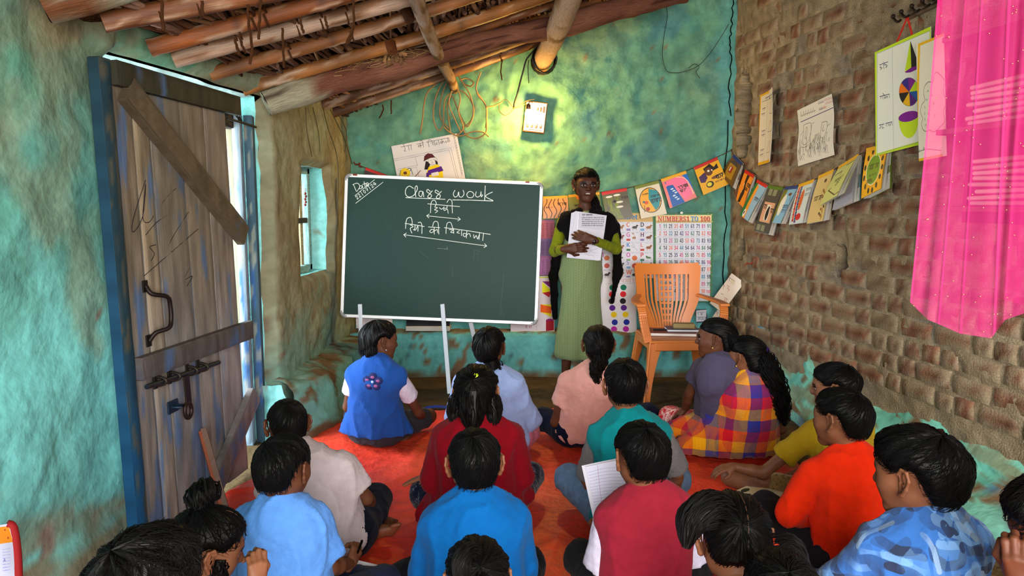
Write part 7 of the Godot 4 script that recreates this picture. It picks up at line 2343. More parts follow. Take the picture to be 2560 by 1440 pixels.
func hand_shape(pose: String) -> MB:
	if heads.has("hand_" + pose): return heads["hand_" + pose]
	var curl: float = {"relax": 0.42, "grip": 1.05, "flat": 0.12, "fist": 1.3}[pose]
	var B := []
	for q in 4:
		var x := 0.021 - q * 0.0145
		B.append(bone(Vector3(x * 0.55, 0.006, 0), Vector3(x, 0.062 - 0.004 * absf(q - 1.0), 0), 0.0125, 0.0095, {"k": 0.012}))
	B.append(bone(Vector3(0, -0.02, 0), Vector3(0, 0.012, 0), 0.019, 0.019, {"ax": Vector3.BACK, "f": 1.25, "k": 0.02}))
	B.append(bone(Vector3(0.012, 0.018, 0.008), Vector3(0.020, 0.040, 0.008), 0.014, 0.010, {"k": 0.012}))
	for q in 4:
		var x := 0.021 - q * 0.0145
		var p := Vector3(x, 0.062 - 0.004 * absf(q - 1.0), 0)
		var L: Array = [[0.034, 0.022, 0.017], [0.038, 0.025, 0.018], [0.035, 0.023, 0.018], [0.027, 0.018, 0.015]][q]
		var a := curl * (0.55 + 0.06 * q)
		var sp := (1.5 - q) * (0.10 if pose == "flat" else 0.05)
		for j in 3:
			var dir := Vector3(sin(sp), cos(a), sin(a)).normalized()
			var e: Vector3 = p + dir * L[j]
			B.append(bone(p, e, 0.0088 - 0.0008 * j - (0.0008 if q == 3 else 0.0), 0.0080 - 0.0009 * j - (0.0008 if q == 3 else 0.0), {"k": 0.004}))
			p = e
			a += curl * (0.95 if j == 0 else 0.6)
	var t := Vector3(0.020, 0.022, 0.008)
	var u := t + Vector3(0.022, 0.022, 0.012 + 0.010 * curl)
	var w := u + Vector3(0.006 - 0.012 * curl, 0.024, 0.006 + 0.010 * curl)
	B.append(bone(t, u, 0.0115, 0.0095, {"k": 0.010}))
	B.append(bone(u, w, 0.0092, 0.0075, {"k": 0.004}))
	var f := Field.new(B, 0.003, 0.004)
	var mb := MB.new()
	f.nets(mb)
	heads["hand_" + pose] = mb
	return mb
func foot_shape() -> MB:
	if heads.has("foot"): return heads["foot"]
	var B := []
	B.append(bone(Vector3(0, 0.03, -0.005), Vector3(0, -0.01, 0.0), 0.024, 0.028, {"k": 0.02}))
	B.append(bone(Vector3(0, -0.022, -0.028), Vector3(0, -0.022, 0.0), 0.023, 0.024, {"k": 0.02}))
	B.append(bone(Vector3(0, -0.012, 0.01), Vector3(0.008, -0.030, 0.10), 0.026, 0.016, {"k": 0.03}))
	B.append(bone(Vector3(-0.008, -0.026, 0.02), Vector3(-0.020, -0.033, 0.088), 0.018, 0.013, {"k": 0.03}))
	for q in 5:
		var x := 0.024 - q * 0.0125
		var z := 0.108 - 0.0045 * q * q * 0.5
		var r: float = [0.0115, 0.0085, 0.008, 0.0075, 0.007][q]
		B.append(bone(Vector3(x * 0.95, -0.033, z - 0.012), Vector3(x * 1.08, -0.036, z + 0.018 - 0.002 * q), r, r * 0.9, {"k": 0.006}))
	var f := Field.new(B, 0.0038, 0.006)
	var mb := MB.new()
	f.nets(mb)
	for k in mb.v.size():
		if mb.v[k].y < -0.036: mb.u[k] = Vector2(6, 0)
	heads["foot"] = mb
	return mb
func skull(dir: Vector3) -> Vector3:
	var low := minf(dir.y, 0.0)
	var k := 1.0 + 0.30 * low * low
	return Vector3(0, 0.018, -0.012) + Vector3(dir.x * 0.076 * k, dir.y * (0.085 if dir.y > 0.0 else 0.112), dir.z * 0.100 * k)
func hairline(dir: Vector3, low: float, front: float) -> float:
	var a := absf(atan2(dir.x, dir.z))
	if a < 0.9: return lerpf(front, front - 0.16, a / 0.9)
	if a < 1.28: return lerpf(front - 0.16, -0.10, (a - 0.9) / 0.38)
	if a < 1.42: return lerpf(-0.10, 0.20, (a - 1.28) / 0.14)
	return lerpf(0.20, low, smoothstep(1.66, 2.3, a))
func hair_cap(mb: MB, pole: Vector3, thick: float, low: float, front: float, tone: Color, tufts: int, sd: int, shaggy := 1.0, wave := 0.0, snug := 0.0, swirl := 0.0) -> void:
	pole = pole.normalized()
	var px := pole.cross(Vector3.FORWARD if absf(pole.z) < 0.8 else Vector3.UP).normalized()
	var pz := px.cross(pole)
	var NA := 64
	var NP := 22
	var lim := []
	for a in NA + 1:
		var az := TAU * a / NA
		var top := 3.0
		var p := 0.15
		while p < 3.0:
			var dir := pole * cos(p) + (px * cos(az) + pz * sin(az)) * sin(p)
			if dir.y < hairline(dir, low, front):
				top = p
				break
			p += 0.03
		lim.append(top)
	for q in 2:
		var sm := lim.duplicate()
		for a in NA: sm[a] = (lim[posmod(a - 1, NA)] + lim[a] * 2.0 + lim[(a + 1) % NA]) * 0.25
		sm[NA] = sm[0]
		lim = sm
	var r := RandomNumberGenerator.new()
	r.seed = sd
	var at := func(az: float, t: float, lift: float) -> Vector3:
		var g := fposmod(az / TAU, 1.0) * NA
		var a := int(g)
		var L := lerpf(lim[a], lim[mini(a + 1, NA)], g - a) + 0.012 * sin(az * 23.0 + sd)
		var p := t * L
		var dir := pole * cos(p) + (px * cos(az) + pz * sin(az)) * sin(p)
		var edge := smoothstep(1.0, 0.80, t) * (1.0 - snug * smoothstep(0.25, -0.55, dir.y)) * (1.0 - 0.35 * snug * absf(dir.x))
		var th := thick * (0.25 + 0.75 * edge) * (1.0 + 0.12 * sin(az * 9.0 + sd) + 0.10 * sin(az * 21.0 + t * 4.0)) + lift
		th += wave * 0.004 * sin(t * 30.0 + az * 3.0)
		return skull(dir) + dir * th
	mb.col = tone * 0.6
	var first := mb.v.size()
	for y in NP + 1:
		for x in NA + 1:
			mb.vert(at.call(TAU * x / NA, float(y) / NP, 0.0 if y < NP else -0.006), Vector3.ZERO, Vector2(float(x) / NA * 5.0, float(y) / NP * 0.8))
	mb.weave(first, NA, NP, false)
	var k := first + 5 * (NA + 1) + 3
	if mb.n[k].dot(mb.v[k] - Vector3(0, 0.018, -0.012)) < 0:
		for j in range(first, mb.v.size()): mb.n[j] = -mb.n[j]
		for j in range(mb.i.size() - NA * NP * 6, mb.i.size(), 3):
			var s := mb.i[j + 1]
			mb.i[j + 1] = mb.i[j + 2]
			mb.i[j + 2] = s
	for j in tufts:
		var az := r.randf() * TAU
		var t0 := pow(r.randf(), 0.75) * 0.86
		var len := r.randf_range(0.16, 0.42)
		var bend := r.randfn(0.0, 0.16) * shaggy
		var pts := []
		var rad := []
		for q in 5:
			var f := q / 4.0
			var t := minf(t0 + len * f, 1.0 + 0.025 * shaggy)
			pts.append(at.call(az + bend * f * f + swirl * (t - t0), t, 0.0004 + 0.0030 * shaggy * f * f * r.randf_range(0.2, 1.2)))
			rad.append(0.0021 * (1.0 - 0.88 * f * f))
		mb.col = tone * r.randf_range(0.7, 1.25)
		mb.tube(pts, rad, 5, false, 0.5)
func locks(mb: MB, path: Array, width: Array, count: int, tone: Color, sd: int, wave := 0.006, freq := 5.0) -> void:
	var c := catmull(path, 6)
	var r := RandomNumberGenerator.new()
	r.seed = sd
	var w := []
	for k in c.size():
		var g := float(k) / (c.size() - 1) * (width.size() - 1)
		var a := mini(int(g), width.size() - 2)
		w.append(lerpf(width[a], width[a + 1], g - a))
	mb.col = tone * 0.8
	mb.tube(c, w.map(func(q): return maxf(q * 0.86, 0.001)), 10)
	for j in count:
		var a0 := r.randf() * TAU
		var off := sqrt(r.randf())
		var tw := r.randfn(0.0, 0.5)
		var ph := r.randf() * TAU
		var s0 := r.randf_range(0.0, 0.25)
		var s1 := r.randf_range(0.75, 1.0)
		var pts := []
		var rad := []
		for q in 12:
			var f := lerpf(s0, s1, q / 11.0)
			var g := f * (c.size() - 1)
			var a := mini(int(g), c.size() - 2)
			var p: Vector3 = c[a].lerp(c[a + 1], g - a)
			var d: Vector3 = (c[a + 1] - c[a]).normalized()
			var s := d.cross(Vector3(0.3, 0.2, 1.0)).normalized()
			var o := d.cross(s)
			var ww: float = lerpf(w[a], w[a + 1], g - a)
			var ang := a0 + tw * f
			pts.append(p + (s * cos(ang) + o * sin(ang)) * ww * (0.72 + 0.34 * off) + (s * sin(f * freq * TAU + ph) + o * cos(f * freq * TAU + ph)) * wave)
			rad.append(0.0034 * (1.0 - 0.75 * pow(absf(f * 2.0 - 1.0), 4.0)))
		mb.col = tone * r.randf_range(0.6, 1.5)
		mb.tube(pts, rad, 5, false, 0.6)
func braid(mb: MB, path: Array, wide: float, tone: Color) -> void:
	var c := catmull(path, 14)
	for s in 3:
		var pts := []
		for k in c.size():
			var d: Vector3 = (c[mini(k + 1, c.size() - 1)] - c[maxi(k - 1, 0)]).normalized()
			var x := d.cross(Vector3.BACK).normalized()
			var a := k * 0.42 + s * TAU / 3.0
			pts.append(c[k] + x * sin(a) * wide + x.cross(d) * sin(a * 2.0) * wide * 0.5)
		mb.col = tone * (0.9 + 0.2 * s)
		mb.tube(pts, wide * 0.85, 8)
# ================================================================ people
var hair_mat: StandardMaterial3D
var cloth_mats := {}
func cloth(color: Color, o := {}) -> StandardMaterial3D:
	var key := str(color) + str(o)
	if cloth_mats.has(key): return cloth_mats[key]
	var p := {"tri": "local", "scale": o.get("scale", 3.0), "tex": o.get("tex", "cloth"), "bump": o.get("bump", "folds"), "bs": o.get("bs", 0.3), "spec": 0.2, "rim": 0.25}
	cloth_mats[key] = mat(color, o.get("rough", 0.88), p)
	return cloth_mats[key]
func pose(at: Vector3, yaw: float, s: float, lean: float, j := {}, twist := 0.0) -> Dictionary:
	var f := Vector3(sin(deg_to_rad(yaw)), 0, -cos(deg_to_rad(yaw)))
	var r := Vector3(-f.z, 0, f.x)
	var u := Vector3.UP
	var f2 := f.rotated(Vector3.UP, -deg_to_rad(twist))
	var r2 := Vector3(-f2.z, 0, f2.x)
	var P := {"at": at, "s": s, "f": f, "r": r, "f2": f2, "r2": r2}
	var up := (u * cos(deg_to_rad(lean)) + f2 * sin(deg_to_rad(lean))).normalized()
	P.up = up
	P.pelvis = at + u * 0.095 * s
	P.waist = P.pelvis + (u * 0.12 + up * 0.02) * s
	P.chest = P.pelvis + (u * 0.10 + up * 0.16) * s
	P.neck = P.chest + up * 0.125 * s + f2 * 0.01 * s
	P.head = P.neck + (up * 0.7 + u * 0.3).normalized() * 0.140 * s + f2 * 0.025 * s
	for e in [["l", -1.0], ["r", 1.0]]:
		var n: String = e[0]
		var g: float = e[1]
		P["shoulder_" + n] = P.neck - up * 0.050 * s + r2 * g * 0.125 * s
		P["elbow_" + n] = P["shoulder_" + n] + (r2 * g * 0.055 - u * 0.185 + f2 * 0.02) * s
		P["wrist_" + n] = P["elbow_" + n] + (f * 0.13 - r2 * g * 0.05 - u * 0.085) * s
		P["hip_" + n] = at + (r * g * 0.08 + u * 0.085 + f * 0.02) * s
		P["knee_" + n] = at + (r * g * 0.25 + f * 0.21 + u * 0.085) * s
		P["ankle_" + n] = at + (r * g * -0.05 + f * (0.25 if g < 0 else 0.29) + u * 0.045) * s
	for k in j: P[k] = j[k]
	if j.has("head") and not j.has("neck"): P.neck = P.head - (up * 0.7 + u * 0.3).normalized() * 0.125 * s + f2 * 0.015 * s
	P.neck -= f2 * 0.050 * s
	if not j.has("waist"):
		P.waist = (P.pelvis as Vector3).lerp(P.neck, 0.40) - f2 * 0.012 * s
		P.chest = (P.pelvis as Vector3).lerp(P.neck, 0.70) - f2 * 0.014 * s
	for n in ["l", "r"]:
		if not j.has("shoulder_" + n): P["shoulder_" + n] = P.neck - up * 0.050 * s + r2 * (-1.0 if n == "l" else 1.0) * 0.125 * s
		else: P["shoulder_" + n] -= f2 * 0.03 * s
		if not j.has("elbow_" + n): P["elbow_" + n] = P["shoulder_" + n] + (r2 * (-1.0 if n == "l" else 1.0) * 0.055 - u * 0.185 + f2 * 0.02) * s
		if not j.has("wrist_" + n): P["wrist_" + n] = P["elbow_" + n] + (f * 0.13 - r2 * (-1.0 if n == "l" else 1.0) * 0.05 - u * 0.085) * s
	return P
func torso_bones(P: Dictionary, grow: float, k := 0.085) -> Array:
	if k > 0.05: grow -= 0.007
	var s: float = P.s
	var r: Vector3 = P.r
	var r2: Vector3 = P.r2
	var B := []
	var w: float = P.get("wide", 1.0)
	for g in [-1.0, 1.0]:
		B.append(bone(P.neck - P.up * 0.085 * s + r2 * g * 0.058 * s * w, P.waist + r * g * 0.040 * s * w, 0.070 * s + grow, 0.072 * s + grow, {"k": k}))
		B.append(bone(P.waist + r * g * 0.040 * s * w, P.pelvis + r * g * 0.055 * s * w - P.f * 0.01 * s, 0.070 * s + grow, 0.092 * s + grow, {"k": k}))
	B.append(bone(P.neck - P.up * 0.05 * s, P.waist, 0.068 * s + grow, 0.078 * s + grow, {"k": k}))
	if not P.has("open"): B.append(bone(P.neck + P.up * 0.012 * s, P.neck - P.up * 0.06 * s, 0.040 * s + grow, 0.06 * s + grow, {"k": 0.02}))
	for n in ["l", "r"]:
		B.append(bone(P.neck - P.up * (0.05 if P.has("open") else 0.010) * s, P["shoulder_" + n] + P.up * 0.004 * s, 0.040 * s + grow * 0.7, 0.036 * s + grow * 0.7, {"k": k}))
	return B
func wrinkle(mb: MB, amp: float, freq: float, sd: float, stretch := Vector3(1.15, 0.4, 1.15)) -> void:
	for k in mb.v.size():
		var p := mb.v[k] * stretch
		var q := 1.0 - absf(n3(p, freq, sd))
		mb.v[k] += mb.n[k] * amp * (q * q * q - 0.35 + 0.15 * n3(mb.v[k], freq * 2.6, sd + 3.0))
	smooth_normals(mb)
func limb(P: Dictionary, n: String) -> Array:
	return [P["shoulder_" + n], P["elbow_" + n], P["wrist_" + n]]
func along(q: Array, t: float) -> Vector3:
	return q[0].lerp(q[1], t) if t <= 1.0 else q[1].lerp(q[2], minf(t - 1.0, 1.0))
func hand_frame(P: Dictionary, n: String) -> Transform3D:
	var w: Vector3 = P["wrist_" + n]
	var dir: Vector3 = P.get("point_" + n, (w - P["elbow_" + n]).normalized() * 0.6 + P.f * 0.4 - Vector3.UP * 0.15).normalized()
	var palm: Vector3 = P.get("palm_" + n, -Vector3.UP)
	var z := (palm - dir * palm.dot(dir)).normalized()
	var x := dir.cross(z)
	var s: float = P.s * P.get("hand_size", 0.84)
	var mir := 1.0 if n == "l" else -1.0
	return Transform3D(Basis(x * s * mir, dir * s, z * s), w)
func make_person(label: String, P: Dictionary, o: Dictionary) -> Node3D:
	var root: Vector3 = P.at
	var t := thing("person", label, "person", root, Basis(), o.get("group", ""))
	var s: float = P.s
	var cell: float = o.get("cell", 0.0115)
	var tone: Color = o.get("skin", Color(0.36, 0.215, 0.15))
	var hk: String = o.get("head_kind", "child")
	var hs: float = s * o.get("head_size", 0.94)
	var look: Vector3 = o.get("look", Vector3.ZERO)      # pitch down, yaw to the right, roll, in degrees
	var hb := Basis(Vector3.UP, PI - deg_to_rad(look.y)) * Basis(Vector3.RIGHT, deg_to_rad(look.x)) * Basis(Vector3.BACK, deg_to_rad(look.z))
	var hx := Transform3D(hb.scaled_local(Vector3(hs, hs, hs)), P.head - root)
	var B := []
	var nb: Vector3 = P.head + hb * Vector3(0, -0.09, -0.03) * hs
	if P.has("open"): B.append(bone(P.neck, P.neck - P.up * 0.10 * s + P.f2 * 0.035 * s, 0.050 * s, 0.046 * s))
	B.append(bone(nb, P.neck - P.up * 0.03 * s, 0.041 * hs, 0.040 * s))
	for e in torso_bones(P, -0.03, 0.02): B.append(e)
	for n in ["l", "r"]:
		var a := limb(P, n)
		B.append(bone(a[0], a[1], 0.034 * s, 0.027 * s, {"k": 0.02}))
		B.append(bone(a[1], a[1].lerp(a[2], 0.35), 0.0265 * s, 0.0275 * s, {"k": 0.012}))
		B.append(bone(a[1].lerp(a[2], 0.35), a[2], 0.0275 * s, 0.0185 * s, {"k": 0.012}))
		B.append(bone(P["hip_" + n], P["knee_" + n], 0.064 * s, 0.043 * s, {"k": 0.03}))
		B.append(bone(P["knee_" + n], P["knee_" + n].lerp(P["ankle_" + n], 0.35), 0.041 * s, 0.042 * s, {"k": 0.015}))
		B.append(bone(P["knee_" + n].lerp(P["ankle_" + n], 0.35), P["ankle_" + n], 0.042 * s, 0.024 * s, {"k": 0.015}))
	var mb := MB.new()
	Field.new(B, cell, 0.03).nets(mb, root)
	mb.add(head_shape(hk), hx)
	for n in ["l", "r"]:
		var hf := hand_frame(P, n)
		hf.origin -= root
		mb.add(hand_shape(o.get("hand_" + n, "relax")), hf)
		var an: Vector3 = P["ankle_" + n] - root
		var shin: Vector3 = (P["ankle_" + n] - P["knee_" + n]).normalized()
		var fdir: Vector3 = P.get("toes_" + n, (P.f * 0.5 + shin * 0.8 - Vector3.UP * 0.1)).normalized()
		var sole: Vector3 = P.get("sole_" + n, (-shin * 0.5 + P.f * -0.3 - Vector3.UP * 0.6)).normalized()
		var fy := -(sole - fdir * sole.dot(fdir)).normalized()
		var fs := s * 0.88
		mb.add(foot_shape(), Transform3D(Basis(fy.cross(fdir) * fs * (1.0 if n == "l" else -1.0), fy * fs, fdir * fs), an))
	paint_skin(mb, tone)
	obj("body", mb, mat(Color.WHITE, 0.55, {"spec": 0.35, "sss": 0.05}), t)
	if o.has("legs"):
		var L: Dictionary = o.legs
		var to: float = L.get("to", 2.0)
		var g: float = L.get("loose", 0.014)
		B = [bone(P.pelvis - P.r * 0.05 * s, P.pelvis + P.r * 0.05 * s, 0.094 * s + g, 0.094 * s + g)]
		for n in ["l", "r"]:
			var q := [P["hip_" + n], P["knee_" + n], P["ankle_" + n]]
			B.append(bone(q[0], q[1] if to >= 1.0 else along(q, to), 0.066 * s + g, 0.047 * s + g, {"k": 0.03} if to > 1.0 else {"k": 0.03, "cut": true}))
			if to > 1.0: B.append(bone(q[1], along(q, to), 0.045 * s + g, (0.036 if to > 1.6 else 0.044) * s + g, {"k": 0.03, "cut": true}))
		var f := Field.new(B, cell, 0.03)
		f.cut_below(root.y + 0.004)
		mb = MB.new()
		f.nets(mb, root)
		wrinkle(mb, 0.006, 9.0, s * 10.0)
		obj(L.get("name", "trousers"), mb, L.mat, t)
	if o.has("top"):
		var T: Dictionary = o.top
		var g: float = T.get("loose", 0.012)
		var to: float = T.get("sleeve", 0.6)
		B = torso_bones(P, g)
		if T.has("hem"):      # a skirt of cloth that spreads on the floor
			for q in T.hem: B.append(bone(P.waist, q[0], 0.085 * s + g, q[1], {"k": 0.05}))
		if not T.has("sleeve_mat") and to > 0.0: sleeve_bones(B, P, to, g, T)
		var f := Field.new(B, cell, 0.04)
		f.cut_below(root.y + T.get("low", 0.012))
		mb = MB.new()
		f.nets(mb, root)
		wrinkle(mb, T.get("fold", 0.009), T.get("freq", 7.0), s * 7.0 + P.at.x)
		var cl := obj(T.get("name", "shirt"), mb, T.mat, t)
		if T.has("sleeve_mat"):
			for n in ["l", "r"]:
				B = []
				sleeve_bones(B, P, to, g - 0.001, T, n)
				mb = MB.new()
				Field.new(B, cell, 0.02).nets(mb, root)
				wrinkle(mb, 0.004, 12.0, s * 3.0)
				obj("sleeve", mb, T.sleeve_mat, t)
		if T.has("collar"):
			mb = MB.new()
			var ring := []
			var side: Vector3 = P.r2
			var fwd: Vector3 = side.cross(P.up)
			for k in 25:
				var a := TAU * k / 24.0
				var c: Vector3 = P.neck - P.up * 0.004 * s - root
				ring.append(c + (side * cos(a) * 0.064 - fwd * sin(a) * 0.063) * s + P.up * (0.026 - 0.020 * maxf(0.0, -sin(a))) * s)
			mb.tube(ring, T.get("collar_size", 0.008) * s, 8, false, 1.5 if T.get("collar_size", 0.008) > 0.01 else 1.0)
			obj("collar", mb, T.collar, t)
	if o.has("hair"):
		var H: Dictionary = o.hair
		mb = MB.new()
		var ht: Color = H.get("tone", Color(0.024, 0.021, 0.021))
		var style: String = H.style
		var raw := MB.new()
		if style == "boy":
			hair_cap(raw, H.get("pole", Vector3(0.1, 0.86, -0.5)), H.get("thick", 0.017), H.get("low", -0.62), H.get("front", 0.42), ht, int(H.get("tufts", 420) * 1.3), H.get("sd", 1), H.get("shaggy", 1.0), 0.0, H.get("snug", 0.8), H.get("swirl", 0.9))
		else:
			hair_cap(raw, H.get("pole", Vector3(0, 0.2, -0.98)), H.get("thick", 0.011), H.get("low", -0.78), H.get("front", 0.46), ht, H.get("tufts", 320), H.get("sd", 1), H.get("shaggy", 0.35))
		var sd: int = H.get("sd", 1)
		for h in H.get("locks", []): locks(raw, h.path, h.w, h.get("n", 60), ht, sd + 5, h.get("wave", 0.003), h.get("freq", 2.0))
		for h in H.get("braids", []): braid(raw, h.path, h.w, ht)
		mb.add(raw, hx)
		for h in H.get("hanging", []):
			var path := [hx * (h.from as Vector3)]
			for q in h.path: path.append(q - root)
			locks(mb, path, h.w, h.get("n", 70), ht, sd + 9, h.get("wave", 0.004), h.get("freq", 3.0))
		for h in H.get("hanging_braids", []):
			var path := [hx * (h.from as Vector3)]
			for q in h.path: path.append(q - root)
			braid(mb, path, h.w, ht)
		obj("hair", mb, hair_mat, t)
		for e in H.get("ties", []):
			mb = MB.new()
			var m2 := MB.new()
			for k in 3:
				var ring := []
				var d: Vector3 = (e.dir as Vector3).normalized()
				var x := d.cross(Vector3(0.2, 1, 0.1)).normalized()
				var y := d.cross(x)
				for q in 17: ring.append(e.at + d * (k - 1) * 0.006 + (x * cos(TAU * q / 16.0) + y * sin(TAU * q / 16.0)) * (e.r + 0.002 * sin(q * 2.4 + k)))
				m2.tube(ring, 0.006, 6, false)
			mb.add(m2, hx)
			obj("hair_tie", mb, mat(e.color, 0.6), t)
		if H.has("part"):
			mb = MB.new()
			var m2 := MB.new()
			m2.col = tone * 0.62
			var pts := []
			for k in 14:
				var a := lerpf(H.part[0], H.part[1], k / 13.0)
				var d := Vector3(0.04 * sin(k * 0.5) + H.part[2], cos(a), sin(a)).normalized()
				pts.append(skull(d) + d * (H.get("thick", 0.011) + 0.0005))
			m2.tube(pts, 0.0010, 6)
			mb.add(m2, hx)
			obj("parting", mb, mat(Color.WHITE, 0.6), t)
	for e in o.get("earrings", []):
		mb = MB.new()
		var m2 := MB.new()
		m2.ball(Vector3(e * 0.082, -0.038, 0.0), 0.0055, 10, 8)
		mb.add(m2, hx)
		obj("earring", mb, mat(Color(0.9, 0.75, 0.35) if not o.has("silver") else Color(0.85, 0.85, 0.88), 0.25, {"metal": 0.9}), t)
	return t
func sleeve_bones(B: Array, P: Dictionary, to: float, g: float, T: Dictionary, only := "") -> void:
	var s: float = P.s
	for n in ["l", "r"]:
		if only and n != only: continue
		var q := limb(P, n)
		var e: float = T.get("flare", 0.010)
		if to <= 1.0:
			B.append(bone(q[0], along(q, to), 0.037 * s + g, 0.034 * s + g + e, {"k": 0.022, "cut": true}))
		else:
			B.append(bone(q[0], q[1], 0.037 * s + g, 0.031 * s + g, {"k": 0.022}))
			B.append(bone(q[1], along(q, to), 0.031 * s + g, 0.024 * s + g * 0.8, {"k": 0.015, "cut": true}))
func plaid_tex() -> ImageTexture:
	var cv := Canvas.new(192, 192, Color.WHITE)
	var c := [Color(0.80, 0.09, 0.13), Color(0.93, 0.66, 0.07), Color(0.13, 0.20, 0.55)]
	for y in 3:
		for x in 3:
			var m: Color = (c[x] as Color).lerp(c[y], 0.5) if x != y else c[x]
			cv.im.fill_rect(Rect2i(x * 64, y * 64, 64, 64), m)
			for k in 12: cv.im.fill_rect(Rect2i(x * 64 + (k * 17 + y * 7) % 64, y * 64, 1, 64), m.darkened(0.12))
	return cv.texture()
func camo_tex() -> ImageTexture:
	var cv := Canvas.new(512, 512, Color(0.20, 0.40, 0.68))
	var r := RandomNumberGenerator.new()
	r.seed = 12
	for layer in 3:
		var c: Color = [Color(0.42, 0.60, 0.80), Color(0.16, 0.20, 0.30), Color(0.52, 0.62, 0.72)][layer]
		for k in [30, 26, 6][layer]:
			var p := Vector2(r.randf() * 512, r.randf() * 512)
			var a := r.randfn(0.0, 0.7)
			var L := r.randf_range(30, 85)
			var pts := []
			var wd := r.randf_range(20, 34) if layer < 2 else r.randf_range(12, 20)
			for j in 4: pts.append(p + Vector2.from_angle(a) * L * (j / 3.0 - 0.5) * 1.2 + Vector2.from_angle(a + PI / 2) * r.randfn(0, 9))
			for q in 9:
				var o := Vector2(512 * (q % 3 - 1), 512 * (q / 3 - 1))
				cv.line(pts.map(func(v): return v + o), wd, c)
	return cv.texture()
func speck_tex(back: Color, ink: Color, n: int, size: float, ring := false) -> ImageTexture:
	var cv := Canvas.new(256, 256, back)
	var r := RandomNumberGenerator.new()
	r.seed = 9
	for k in n:
		var p := Vector2(r.randf_range(8, 248), r.randf_range(8, 248))
		if ring:
			var g := Vector2(16 + 32 * (k % 8), 16 + 32 * ((k / 8) % 8) + (16 if k % 2 else 0))
			cv.ring(g, size, size * 1.3, 2.0, ink); cv.disc(g, size * 0.4, ink)
		else:
			var d := Vector2.from_angle(r.randf() * TAU) * size
			cv.line([p - d, p + d], size * 0.55, ink); cv.disc(p, size * 0.5, ink)
	return cv.texture()
func crackle_tex() -> ImageTexture:
	var cv := Canvas.new(256, 256, Color(0.66, 0.11, 0.15))
	var r := RandomNumberGenerator.new()
	r.seed = 2
	for k in 22:
		var p := Vector2(r.randf() * 256, r.randf() * 256)
		cv.line([p, p + Vector2(r.randfn(0, 40), r.randfn(0, 40)), p + Vector2(r.randfn(0, 60), r.randfn(0, 60))], 4.0, Color(0.85, 0.80, 0.78))
	return cv.texture()
